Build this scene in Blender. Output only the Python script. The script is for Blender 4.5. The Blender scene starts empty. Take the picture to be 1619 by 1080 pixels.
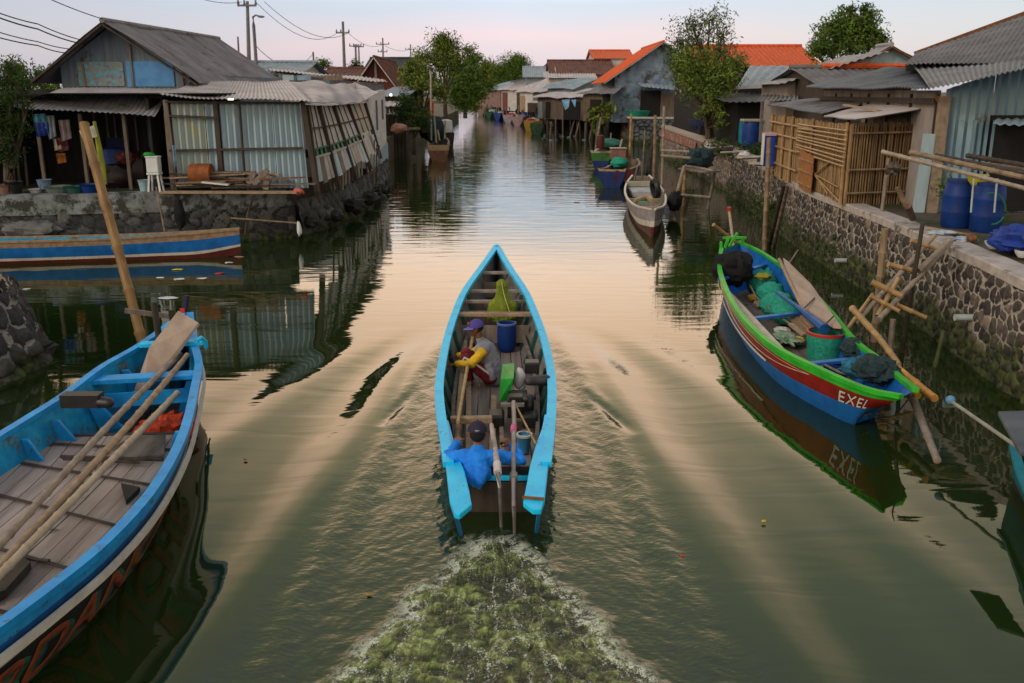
import bpy, bmesh, math, random
import numpy as np
from mathutils import Vector, Matrix, noise
R = math.radians
rnd = random.Random(7)
sc = bpy.context.scene
COL = sc.collection

# ---------------------------------------------------------------- camera
F = 1460.0; CH = 4.3; TILT = math.atan((540-145)/F)
cam = bpy.data.cameras.new('camera'); camo = bpy.data.objects.new('camera', cam); COL.objects.link(camo)
cam.sensor_width = 36; cam.lens = F/1619*36; cam.clip_start = .1; cam.clip_end = 6000
camo.location = (0, 0, CH); camo.rotation_euler = (math.pi/2-TILT, 0, 0)
cam.dof.use_dof = True; cam.dof.focus_distance = 11.5; cam.dof.aperture_fstop = 3.2
sc.camera = camo
sc.view_settings.view_transform = 'Standard'; sc.view_settings.look = 'None'
sc.view_settings.exposure = 0.35; sc.view_settings.gamma = 1
sc.cycles.max_bounces = 6; sc.cycles.diffuse_bounces = 3; sc.cycles.glossy_bounces = 3
sc.cycles.transparent_max_bounces = 8; sc.cycles.caustics_reflective = False; sc.cycles.caustics_refractive = False

# ---------------------------------------------------------------- world: dusk sky
SUN_EL, SUN_AZ = R(9), R(-128)
w = bpy.data.worlds.new('World'); sc.world = w; w.use_nodes = True
nt = w.node_tree; nt.nodes.clear(); N = nt.nodes.new; LK = nt.links.new
out = N('ShaderNodeOutputWorld'); sky = N('ShaderNodeTexSky'); sky.sky_type = 'NISHITA'
sky.sun_disc = False; sky.sun_elevation = SUN_EL; sky.sun_rotation = SUN_AZ
bg1 = N('ShaderNodeBackground'); bg1.inputs[1].default_value = .05; LK(sky.outputs[0], bg1.inputs[0])
tc = N('ShaderNodeTexCoord'); sx = N('ShaderNodeSeparateXYZ'); LK(tc.outputs['Generated'], sx.inputs[0])
mp = N('ShaderNodeMapping'); mp.inputs['Scale'].default_value = (1.6, 1.6, 9); LK(tc.outputs['Generated'], mp.inputs[0])
ns = N('ShaderNodeTexNoise'); ns.inputs['Scale'].default_value = 1.7; ns.inputs['Detail'].default_value = 5; LK(mp.outputs[0], ns.inputs[0])
ma = N('ShaderNodeMath'); ma.operation = 'MULTIPLY_ADD'; ma.inputs[1].default_value = .07; ma.inputs[2].default_value = -.035; LK(ns.outputs[0], ma.inputs[0])
ad = N('ShaderNodeMath'); ad.operation = 'ADD'; LK(sx.outputs[2], ad.inputs[0]); LK(ma.outputs[0], ad.inputs[1])
rp = N('ShaderNodeValToRGB'); LK(ad.outputs[0], rp.inputs[0]); cr = rp.color_ramp
SKY = [(0, (.43, .38, .47)), (.028, (.48, .40, .51)), (.05, (.56, .42, .51)), (.085, (.40, .43, .57)), (.13, (.54, .60, .70)),
       (.17, (1.72, 1.20, .84)), (.26, (1.98, 1.28, .76)), (.36, (1.0, .74, .38)), (.48, (.46, .45, .24)), (.7, (.40, .40, .40)), (1, (.42, .44, .50))]
while len(cr.elements) < len(SKY): cr.elements.new(.5)
for e, (p, c) in zip(cr.elements, SKY): e.position = p; e.color = (*c, 1)
# darker towards the sides (west glow ahead)
ax = N('ShaderNodeMath'); ax.operation = 'ABSOLUTE'; LK(sx.outputs[0], ax.inputs[0])
mr = N('ShaderNodeMapRange'); mr.inputs[1].default_value = 0; mr.inputs[2].default_value = .8; mr.inputs[3].default_value = 1.0; mr.inputs[4].default_value = .52; LK(ax.outputs[0], mr.inputs[0])
sf = N('ShaderNodeMapRange'); sf.inputs[1].default_value = .12; sf.inputs[2].default_value = .5; sf.inputs[3].default_value = 0; sf.inputs[4].default_value = .85; LK(ax.outputs[0], sf.inputs[0])
zf_ = N('ShaderNodeMapRange'); zf_.inputs[1].default_value = .10; zf_.inputs[2].default_value = .15; zf_.inputs[3].default_value = 1; zf_.inputs[4].default_value = 0; LK(sx.outputs[2], zf_.inputs[0])
mf = N('ShaderNodeMath'); mf.operation = 'MULTIPLY'; LK(sf.outputs[0], mf.inputs[0]); LK(zf_.outputs[0], mf.inputs[1])
mxs = N('ShaderNodeMix'); mxs.data_type = 'RGBA'; LK(mf.outputs[0], mxs.inputs[0]); LK(rp.outputs[0], mxs.inputs[6]); mxs.inputs[7].default_value = (.44, .46, .60, 1)
bg2 = N('ShaderNodeBackground'); LK(mxs.outputs[2], bg2.inputs[0]); LK(mr.outputs[0], bg2.inputs[1])
ads = N('ShaderNodeAddShader'); LK(bg1.outputs[0], ads.inputs[0]); LK(bg2.outputs[0], ads.inputs[1]); LK(ads.outputs[0], out.inputs[0])
# ---------------------------------------------------------------- sun (soft, low)
sl = bpy.data.lights.new('sun', 'SUN'); so = bpy.data.objects.new('sun', sl); COL.objects.link(so)
sl.energy = 1.0; sl.angle = R(16); sl.color = (1, .86, .7)
sd = Vector((math.sin(SUN_AZ)*math.cos(R(32)), math.cos(SUN_AZ)*math.cos(R(32)), math.sin(R(32))))
so.rotation_euler = sd.to_track_quat('Z', 'Y').to_euler()

# ---------------------------------------------------------------- helpers
def ray(px, py):
    x = (px-809.5)/F; y = (540-py)/F
    return Vector((x, math.cos(TILT)+y*math.sin(TILT), -math.sin(TILT)+y*math.cos(TILT)))
def on(px, py, z=0.):
    d = ray(px, py); t = (z-CH)/d.z; return Vector((d.x*t, d.y*t, z))
def at(px, py, Y):
    d = ray(px, py); t = Y/d.y; return Vector((d.x*t, Y, CH+d.z*t))
V = Vector
def s2l(c): return tuple(((x/12.92) if x <= .04045 else ((x+.055)/1.055)**2.4) for x in c)

MATS = {}
def M(name, c1, c2=None, scale=6., stretch=(1, 1, 1), rough=.75, metal=0., bump=.15, c3=None, s3=1.2, t3=.55, spec=.3, detail=6, island=0., dist=.02):
    """procedural material: two tones mixed by noise, optional stains, bump"""
    if name in MATS: return MATS[name]
    m = bpy.data.materials.new(name); m.use_nodes = True; MATS[name] = m
    t = m.node_tree; b = t.nodes['Principled BSDF']; n = t.nodes.new; l = t.links.new
    b.inputs['Roughness'].default_value = rough; b.inputs['Metallic'].default_value = metal; b.inputs['Specular IOR Level'].default_value = spec
    if c2 is None: c2 = tuple(x*.7 for x in c1)
    tc = n('ShaderNodeTexCoord'); mp = n('ShaderNodeMapping'); mp.inputs['Scale'].default_value = stretch; l(tc.outputs['Object'], mp.inputs[0])
    nz = n('ShaderNodeTexNoise'); nz.inputs['Scale'].default_value = scale; nz.inputs['Detail'].default_value = detail; nz.inputs['Roughness'].default_value = .6; l(mp.outputs[0], nz.inputs[0])
    cr = n('ShaderNodeValToRGB'); cr.color_ramp.elements[0].position = .35; cr.color_ramp.elements[1].position = .65
    cr.color_ramp.elements[0].color = (*c2, 1); cr.color_ramp.elements[1].color = (*c1, 1); l(nz.outputs[0], cr.inputs[0])
    colr = cr.outputs[0]
    if c3 is not None:
        n3 = n('ShaderNodeTexNoise'); n3.inputs['Scale'].default_value = s3; n3.inputs['Detail'].default_value = 8; n3.inputs['Roughness'].default_value = .7; l(tc.outputs['Object'], n3.inputs[0])
        r3 = n('ShaderNodeMapRange'); r3.inputs[1].default_value = t3; r3.inputs[2].default_value = t3+.08; l(n3.outputs[0], r3.inputs[0])
        mx = n('ShaderNodeMix'); mx.data_type = 'RGBA'; l(r3.outputs[0], mx.inputs[0]); l(colr, mx.inputs[6]); mx.inputs[7].default_value = (*c3, 1); colr = mx.outputs[2]
    if island:
        g = n('ShaderNodeNewGeometry'); mi = n('ShaderNodeMapRange'); mi.inputs[3].default_value = 1-island; mi.inputs[4].default_value = 1+island; l(g.outputs['Random Per Island'], mi.inputs[0])
        hs = n('ShaderNodeHueSaturation'); l(mi.outputs[0], hs.inputs['Value']); l(colr, hs.inputs['Color']); colr = hs.outputs[0]
    l(colr, b.inputs['Base Color'])
    if bump:
        bp = n('ShaderNodeBump'); bp.inputs['Strength'].default_value = bump; bp.inputs['Distance'].default_value = dist; l(nz.outputs[0], bp.inputs['Height']); l(bp.outputs[0], b.inputs['Normal'])
    return m
def emis(name, c, s):
    m = bpy.data.materials.new(name); m.use_nodes = True; b = m.node_tree.nodes['Principled BSDF']
    b.inputs['Base Color'].default_value = (*c, 1); b.inputs['Emission Color'].default_value = (*c, 1); b.inputs['Emission Strength'].default_value = s; return m

def basis(d, up=None):
    d = d.normalized()
    if up is None: up = V((0, 0, 1)) if abs(d.z) < .95 else V((1, 0, 0))
    s = d.cross(up).normalized(); u = s.cross(d).normalized()
    return s, u
class MB:
    def __init__(self): self.v = []; self.f = []; self.m = []
    def quad(self, a, b, c, d, m=0):
        i = len(self.v); self.v += [tuple(a), tuple(b), tuple(c), tuple(d)]; self.f.append((i, i+1, i+2, i+3)); self.m.append(m); return self
    def poly(self, pts, m=0):
        i = len(self.v); self.v += [tuple(p) for p in pts]; self.f.append(tuple(range(i, i+len(pts)))); self.m.append(m); return self
    def prism(self, pts, d, m=0):
        """closed solid: polygon pts extruded by vector d"""
        n = len(pts); i = len(self.v); self.v += [tuple(p) for p in pts]+[tuple(V(p)+d) for p in pts]
        self.f.append(tuple(range(i, i+n))[::-1]); self.f.append(tuple(range(i+n, i+2*n)))
        for k in range(n): self.f.append((i+k, i+(k+1) % n, i+n+(k+1) % n, i+n+k))
        self.m += [m]*(n+2); return self
    def box(self, c, s, rz=0., m=0, M4=None):
        c = V(c); hx, hy, hz = s[0]/2, s[1]/2, s[2]/2
        rot = Matrix.Rotation(rz, 3, 'Z') if M4 is None else M4
        i = len(self.v)
        for sz in (-1, 1):
            for (a, b) in ((-1, -1), (1, -1), (1, 1), (-1, 1)): self.v.append(tuple(c+rot@V((a*hx, b*hy, sz*hz))))
        for f in ((3, 2, 1, 0), (4, 5, 6, 7), (0, 1, 5, 4), (1, 2, 6, 5), (2, 3, 7, 6), (3, 0, 4, 7)): self.f.append(tuple(i+k for k in f)); self.m.append(m)
        return self
    def sweep(self, pts, prof, up=None, cap=True, m=0, scales=None):
        """sweep closed profile [(side, up)] along pts"""
        pts = [V(p) for p in pts]; n = len(prof); i0 = len(self.v)
        for k, p in enumerate(pts):
            d = pts[min(k+1, len(pts)-1)]-pts[max(k-1, 0)]
            s, u = basis(d, up); sc_ = 1 if scales is None else scales[k]
            for a, b in prof: self.v.append(tuple(p+s*a*sc_+u*b*sc_))
        for k in range(len(pts)-1):
            for j in range(n):
                a = i0+k*n+j; b = i0+k*n+(j+1) % n; self.f.append((a, b, b+n, a+n)); self.m.append(m)
        if cap:
            self.f.append(tuple(i0+j for j in range(n))[::-1]); self.f.append(tuple(i0+(len(pts)-1)*n+j for j in range(n))); self.m += [m, m]
        return self
    def tube(self, pts, r, n=8, m=0, cap=True):
        if not isinstance(r, (list, tuple)): r = [r]*len(pts)
        prof = [(math.cos(2*math.pi*k/n), math.sin(2*math.pi*k/n)) for k in range(n)]
        return self.sweep(pts, prof, m=m, cap=cap, scales=r)
    def bar(self, a, b, w, h, up=None, m=0):
        return self.sweep([a, b], [(-w/2, -h/2), (w/2, -h/2), (w/2, h/2), (-w/2, h/2)], up=up, m=m)
    def strip(self, pts, w, h, up=None, m=0, off=0):
        return self.sweep(pts, [(-w/2+off, -h/2), (w/2+off, -h/2), (w/2+off, h/2), (-w/2+off, h/2)], up=up or V((0, 0, 1)), m=m)
    def bamboo(self, a, b, r, node=.38, bend=0., n=9, m=0, r2=None):
        a = V(a); b = V(b); L = (b-a).length; k = max(2, int(L/node)); pts = []; rs = []
        s, u = basis(b-a); r2 = r2 or r*.85
        for j in range(k):
            for (t, q) in ((0, 1.13), (.04, 1.13), (.08, .96), (.5, .95), (.92, .97)):
                tt = (j+t)/k; pts.append(a.lerp(b, tt)+u*bend*math.sin(tt*math.pi)+s*.3*bend*math.sin(tt*5)); rs.append((r+(r2-r)*tt)*q)
        pts.append(b); rs.append(r2); return self.tube(pts, rs, n, m)
    def lathe(self, c, prof, n=20, m=0, axis=V((0, 0, 1)), ref=None, sx=1., cap=True):
        """prof [(r, h)] about axis at c"""
        s, u = basis(axis, ref); ax = axis.normalized(); i0 = len(self.v); c = V(c)
        for r, h in prof:
            for k in range(n):
                a = 2*math.pi*k/n; self.v.append(tuple(c+ax*h+s*r*math.cos(a)*sx+u*r*math.sin(a)))
        for j in range(len(prof)-1):
            for k in range(n):
                a = i0+j*n+k; b = i0+j*n+(k+1) % n; self.f.append((a, b, b+n, a+n)); self.m.append(m)
        if cap:
            self.f.append(tuple(i0+k for k in range(n))[::-1]); self.f.append(tuple(i0+(len(prof)-1)*n+k for k in range(n))); self.m += [m, m]
        return self
    def ball(self, c, r, n=12, k=8, m=0, rot=None, nz=0., seed=0, nsc=3.):
        if not isinstance(r, (list, tuple)): r = (r, r, r)
        i0 = len(self.v); c = V(c)
        for j in range(k+1):
            th = math.pi*j/k
            for i in range(n):
                ph = 2*math.pi*i/n; d = V((math.sin(th)*math.cos(ph), math.sin(th)*math.sin(ph), math.cos(th)))
                q = 1+(nz*noise.fractal(d*nsc+V((seed*7.1, seed*3.3, 0)), .8, 2, 3) if nz else 0)
                p = V((d.x*r[0]*q, d.y*r[1]*q, d.z*r[2]*q))
                if rot is not None: p = rot@p
                self.v.append(tuple(c+p))
        for j in range(k):
            for i in range(n):
                a = i0+j*n+i; b = i0+j*n+(i+1) % n; self.f.append((a, a+n, b+n, b)); self.m.append(m)
        return self
    def cap(self, a, b, ra, rb, n=12, m=0):
        a = V(a); b = V(b); d = (b-a); L = d.length
        if L < 1e-5: return self.ball(a, ra, n, 6, m)
        d.normalize(); pts = []; rs = []
        for t in (85, 60, 35, 15): pts.append(a-d*ra*math.sin(R(t))); rs.append(ra*math.cos(R(t)))
        pts.append(a); rs.append(ra); pts.append(b); rs.append(rb)
        for t in (15, 35, 60, 85): pts.append(b+d*rb*math.sin(R(t))); rs.append(rb*math.cos(R(t)))
        return self.tube(pts, rs, n, m)
    def corr(self, p00, p10, p11, p01, pitch=.16, amp=.022, sag=0., m=0, seed=0, th=.006, steps=None, nj=9):
        """corrugated sheet: waves run across p00->p10, sheet runs p00->p01; closed thin solid"""
        p00, p10, p11, p01 = map(V, (p00, p10, p11, p01))
        W = max((p10-p00).length, (p11-p01).length); nw = max(2, int(W/pitch)); ni = nw*4
        nor = (p10-p00).cross(p01-p00).normalized(); i0 = len(self.v)
        for j in range(nj+1):
            t = j/nj
            for i in range(ni+1):
                s = i/ni; p = p00.lerp(p10, s).lerp(p01.lerp(p11, s), t)
                h = amp*math.sin(i*math.pi/2)
                if sag: h += sag*noise.noise(V((s*W*.45+seed*5, t*2.2+seed, seed*1.7)))
                if steps: h += .02*((t*steps) % 1.)
                self.v.append(tuple(p+nor*h))
        nrow = ni+1; cnt = nrow*(nj+1)
        for k in range(cnt): self.v.append(tuple(V(self.v[i0+k])-nor*th))
        for j in range(nj):
            for i in range(ni):
                a = i0+j*nrow+i; self.f.append((a, a+1, a+1+nrow, a+nrow)); b = a+cnt; self.f.append((b+nrow, b+1+nrow, b+1, b)); self.m += [m, m]
        for i in range(ni):
            a = i0+i; self.f.append((a+cnt, a+1+cnt, a+1, a)); a = i0+nj*nrow+i; self.f.append((a, a+1, a+1+cnt, a+cnt)); self.m += [m, m]
        return self
    def build(self, name, mats, parent=None, smooth=False, loc=None, bevel=0.):
        me = bpy.data.meshes.new(name); base = V((0, 0, 0))
        if parent is not None: base = WL[parent.name]
        elif loc is not None: base = V(loc)
        vv = [(x-base.x, y-base.y, z-base.z) for x, y, z in self.v]
        me.from_pydata(vv, [], self.f); me.update()
        if not isinstance(mats, (list, tuple)): mats = [mats]
        for m in mats: me.materials.append(m)
        if len(mats) > 1: me.polygons.foreach_set('material_index', self.m)
        if smooth: me.polygons.foreach_set('use_smooth', [True]*len(me.polygons))
        o = bpy.data.objects.new(name, me); COL.objects.link(o)
        if parent is not None: o.parent = parent; WL[o.name] = base.copy()
        else: o.location = base; WL[o.name] = base.copy()
        if smooth and smooth != 'all':
            try:
                me.set_sharp_from_angle(angle=R(40))
            except Exception: pass
        if bevel:
            b = o.modifiers.new('b', 'BEVEL'); b.width = bevel; b.segments = 2; b.limit_method = 'ANGLE'
        return o
WL = {}
def tag(o, label, cat, group=None, kind=None):
    if label: o['label'] = label
    if cat: o['category'] = cat
    if group: o['group'] = group
    if kind: o['kind'] = kind
    return o
def thing(name, loc, label, cat, group=None):
    o = bpy.data.objects.new(name, None); COL.objects.link(o); o.location = loc; WL[o.name] = V(loc); o.empty_display_size = .2
    return tag(o, label, cat, group)
def solo(name, mb, mat, label, cat, loc, group=None, smooth=False, bevel=0.):
    return tag(mb.build(name, mat, None, smooth, loc, bevel), label, cat, group)
def clone(o, loc=None, rz=None, label=None, parent=None, scale=None):
    c = o.copy(); COL.objects.link(c)
    if parent is not None: c.parent = parent
    if loc is not None: c.location = loc
    if rz is not None: c.rotation_euler = (0, 0, rz)
    if scale is not None: c.scale = scale if isinstance(scale, (tuple, list)) else (scale,)*3
    if label: c['label'] = label
    for ch in o.children: clone(ch, parent=c)
    return c

# ---------------------------------------------------------------- materials
concrete = M('concrete', (.44, .40, .385), (.30, .27, .26), 5, bump=.3, c3=(.11, .10, .09), s3=1.6, t3=.57)
concrete_dark = M('concrete_dark', (.24, .28, .31), (.10, .11, .115), 2, bump=.4, c3=(.035, .037, .035), s3=2.2, t3=.48)
plaster = M('plaster', (.50, .50, .52), (.36, .36, .38), 2, bump=.1, c3=(.22, .21, .2), s3=1.2, t3=.6)
plaster_old = M('plaster_old', (.19, .27, .38), (.09, .13, .19), 1.2, bump=.2, c3=(.045, .045, .05), s3=.55, t3=.5)
wood_grey = M('wood_grey', (.20, .165, .14), (.10, .082, .07), 9, (1, 1, .12), bump=.3, island=.25)
wood_deck = M('wood_deck', (.27, .215, .185), (.14, .11, .095), 7, (1, .1, 1), bump=.35, c3=(.07, .05, .045), s3=2.2, t3=.6, island=.16)
wood_deckL = M('wood_deckL', (.37, .305, .28), (.22, .18, .165), 7, (1, .13, 1), bump=.35, c3=(.07, .05, .045), s3=2.2, t3=.62, island=.16)
wood_dark = M('wood_dark', (.065, .05, .042), (.03, .024, .02), 8, (1, 1, .2), bump=.3)
wood_red = M('wood_red', (.22, .10, .05), (.10, .045, .025), 6, bump=.2)
wood_tan = M('wood_tan', (.36, .26, .17), (.22, .15, .10), 8, bump=.2, island=.2)
bamboo_m = M('bamboo', (.38, .25, .115), (.22, .135, .06), 5, (1, 1, .3), rough=.5, bump=.1, island=.15, c3=(.12, .075, .04), s3=2.5, t3=.63)
bamboo_old = M('bamboo_old', (.26, .19, .12), (.13, .095, .065), 5, (1, 1, .3), rough=.6, bump=.15, island=.2)
bamboo_grey = M('bamboo_grey', (.30, .25, .20), (.17, .14, .115), 6, rough=.65, bump=.15, island=.2)
bamboo_orange = M('bamboo_orange', (.55, .26, .05), (.32, .15, .04), 4, rough=.5, bump=.1, c3=(.65, .45, .08), s3=3, t3=.55)
bamboo_weave = M('bamboo_weave', (.30, .20, .105), (.14, .09, .05), 6, (1, 1, .3), rough=.65, bump=.2, island=.45)
tin_blue = M('tin_blue', (.36, .48, .56), (.27, .38, .46), 3, (1, 1, .3), rough=.5, metal=.1, bump=.1, c3=(.15, .18, .19), s3=.9, t3=.62)
tin_blue2 = M('tin_blue2', (.20, .32, .41), (.13, .22, .30), 2, (1, 1, .3), rough=.5, metal=.1, bump=.1, c3=(.09, .09, .09), s3=.9, t3=.6)
tin_yellow = M('tin_yellow', (.42, .40, .18), (.33, .38, .36), 2, rough=.5, bump=.1)
roof_grey = M('roof_grey', (.23, .22, .235), (.13, .125, .135), 1.2, (1, 1, 1), rough=.8, bump=.25, c3=(.075, .07, .07), s3=.8, t3=.57)
roof_light = M('roof_light', (.52, .48, .49), (.36, .33, .335), 1.2, rough=.8, bump=.2, c3=(.16, .13, .12), s3=.6, t3=.6)
roof_dark = M('roof_dark', (.075, .078, .085), (.045, .046, .05), 2, rough=.8, bump=.2, c3=(.15, .14, .14), s3=.9, t3=.6)
roof_blue = M('roof_blue', (.28, .34, .40), (.18, .23, .28), 1.2, rough=.6, bump=.15, c3=(.12, .13, .14), s3=.7, t3=.6)
tile_orange = M('tile_orange', (.66, .115, .03), (.42, .07, .025), 5, rough=.7, bump=.3)
tile_brown = M('tile_brown', (.19, .07, .05), (.08, .035, .03), 3, rough=.8, bump=.4, c3=(.035, .03, .028), s3=1.2, t3=.52)
brick_red = M('brick_red', (.13, .045, .035), (.085, .03, .026), 6, rough=.9, bump=.3)
white_wall = M('white_wall', (.62, .62, .64), (.46, .46, .49), 2, bump=.1, c3=(.28, .26, .25), s3=.8, t3=.62)
cream = M('cream', (.40, .36, .30), (.28, .25, .21), 2, bump=.15)
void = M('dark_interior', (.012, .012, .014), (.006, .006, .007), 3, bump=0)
glass_dark = M('window_glass', (.03, .035, .04), (.02, .022, .026), 3, rough=.1, bump=0, spec=.6)
green_paint = M('green_paint', (.03, .20, .085), (.02, .11, .05), 5, rough=.5, bump=.1)
blue_plastic = M('blue_plastic', (.006, .040, .22), (.004, .025, .14), 3, rough=.5, bump=.05, spec=.25)
blue_rim = M('blue_rim', (.12, .2, .5), (.07, .12, .35), 3, rough=.4, bump=0)
cyan_paint = M('cyan_paint', (.012, .60, .98), (.01, .46, .86), 4, rough=.45, bump=.12, spec=.3, c3=(.05, .22, .34), s3=8, t3=.585)
blue_paint = M('blue_paint', (.02, .20, .48), (.012, .12, .32), 4, rough=.45, bump=.1, c3=(.05, .10, .10), s3=4, t3=.64)
sky_paint = M('sky_paint', (.010, .33, .78), (.008, .22, .58), 4, rough=.45, bump=.1, c3=(.05, .10, .14), s3=7, t3=.585)
teal_worn = M('teal_worn', (.010, .36, .66), (.006, .20, .44), 5, rough=.55, bump=.15, c3=(.10, .11, .06), s3=2.6, t3=.52)
navy = M('navy_paint', (.012, .10, .33), (.008, .06, .22), 4, rough=.45, bump=.1)
royal = M('royal_paint', (.014, .16, .52), (.01, .10, .36), 4, rough=.4, bump=.08, c3=(.02, .07, .16), s3=3, t3=.62)
lime = M('lime_paint', (.035, .46, .03), (.02, .33, .025), 4, rough=.4, bump=.08)
red_paint = M('red_paint', (.26, .016, .012), (.15, .012, .010), 4, rough=.45, bump=.1)
maroon = M('maroon_paint', (.10, .018, .016), (.06, .012, .012), 4, rough=.55, bump=.1)
white_paint = M('white_paint', (.62, .60, .55), (.45, .42, .38), 4, rough=.5, bump=.1, c3=(.25, .2, .15), s3=4, t3=.62)
orange_paint = M('orange_paint', (.40, .17, .02), (.2, .2, .03), 3, rough=.5, bump=.1)
black_paint = M('black_paint', (.018, .02, .02), (.01, .011, .011), 4, rough=.5, bump=.1)
green_hull = M('green_hull', (.04, .16, .03), (.025, .09, .02), 4, rough=.5, bump=.1)
inner_green = M('inner_green', (.018, .085, .07), (.012, .05, .045), 5, rough=.7, bump=.2)
inner_grey = M('inner_grey', (.20, .19, .18), (.08, .08, .075), 6, (1, .3, 1), rough=.8, bump=.3)
black_cloth = M('black_cloth', (.012, .012, .014), (.006, .006, .008), 5, rough=.9, bump=.6, dist=.05)
net_teal = M('net_teal', (.02, .33, .23), (.012, .19, .14), 22, rough=.8, bump=.8, dist=.02)
net_dark = M('net_dark', (.02, .05, .06), (.01, .02, .025), 18, rough=.85, bump=.9, dist=.03)
red_net = M('red_net', (.66, .07, .02), (.42, .04, .015), 14, rough=.85, bump=.9, dist=.03)
red_plastic = M('red_plastic', (.48, .03, .03), (.32, .02, .02), 4, rough=.4, bump=0)
metal_black = M('metal_black', (.022, .022, .025), (.012, .012, .013), 6, rough=.45, metal=.3, bump=.1, spec=.5)
metal_grey = M('metal_grey', (.30, .29, .29), (.17, .16, .16), 8, rough=.45, metal=.5, bump=.1)
rust = M('rust', (.22, .09, .03), (.10, .04, .02), 8, rough=.8, bump=.3)
white_plastic = M('white_plastic', (.62, .66, .70), (.52, .56, .6), 3, rough=.4, bump=0)
pvc = M('pvc', (.42, .5, .52), (.3, .36, .38), 3, rough=.4, bump=0)
green_plastic = M('green_plastic', (.02, .30, .04), (.015, .2, .03), 5, rough=.4, bump=.1)
yellow_m = M('yellow_plastic', (.75, .55, .03), (.6, .4, .02), 5, rough=.5, bump=0)
rope_m = M('rope', (.25, .2, .13), (.12, .1, .07), 20, bump=.3)
wire_m = M('wire_black', (.02, .02, .024), (.015, .015, .018), 5, bump=0)
pole_m = M('pole_concrete', (.17, .175, .19), (.12, .12, .13), 3, bump=.1)
bark = M('bark', (.10, .08, .06), (.05, .04, .03), 8, (1, 1, .3), bump=.5)
tarp_blue = M('tarp_blue', (.012, .045, .30), (.008, .025, .18), 4, rough=.5, bump=.4, dist=.05)
paper = M('paper', (.55, .56, .48), (.45, .46, .4), 6, bump=0)
def leafmat(name, c1, c2, isl=.55):
    m = M(name, c1, c2, .9, rough=.7, bump=0, island=isl, spec=.2)
    return m
leaf_a = leafmat('leaf_mid', (.10, .17, .022), (.035, .075, .012))
leaf_b = leafmat('leaf_bright', (.15, .20, .030), (.045, .075, .012))
leaf_c = leafmat('leaf_dark', (.045, .085, .018), (.016, .038, .009))
leaf_d = leafmat('leaf_blue', (.11, .16, .06), (.04, .07, .03))
# ================================================================ water, ground, stone banks
def vnoise(x, y, seed=0):
    rs = np.random.RandomState(seed); G = rs.rand(256, 256)*2-1
    xi = np.floor(x).astype(int); yi = np.floor(y).astype(int); fx = x-xi; fy = y-yi
    fx = fx*fx*(3-2*fx); fy = fy*fy*(3-2*fy)
    g = lambda a, b: G[a % 256, b % 256]
    return (g(xi, yi)*(1-fx)+g(xi+1, yi)*fx)*(1-fy)+(g(xi, yi+1)*(1-fx)+g(xi+1, yi+1)*fx)*fy
def fbm(x, y, seed=0, o=4, lac=2.03, gain=.5):
    a = 1.; s = 0; t = 0
    for k in range(o):
        s = s+a*vnoise(x, y, seed+k); t += a; x = x*lac+3.1; y = y*lac+1.7; a *= gain
    return s/t
def grid_mesh(name, X, Y, Z, attrs, mat):
    ny, nx = X.shape; me = bpy.data.meshes.new(name)
    me.vertices.add(nx*ny); me.vertices.foreach_set('co', np.stack([X, Y, Z], -1).astype(np.float32).ravel())
    i = np.arange(nx*ny).reshape(ny, nx); q = np.stack([i[:-1, :-1], i[:-1, 1:], i[1:, 1:], i[1:, :-1]], -1).reshape(-1, 4)
    me.loops.add(q.size); me.loops.foreach_set('vertex_index', q.ravel().astype(np.int32))
    me.polygons.add(len(q)); me.polygons.foreach_set('loop_start', (np.arange(len(q))*4).astype(np.int32))
    me.polygons.foreach_set('use_smooth', np.ones(len(q), bool)); me.update(calc_edges=True)
    for k, a in attrs.items():
        at_ = me.attributes.new(k, 'FLOAT', 'POINT'); at_.data.foreach_set('value', a.astype(np.float32).ravel())
    me.materials.append(mat); o = bpy.data.objects.new(name, me); COL.objects.link(o); WL[o.name] = V((0, 0, 0)); return o

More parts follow.
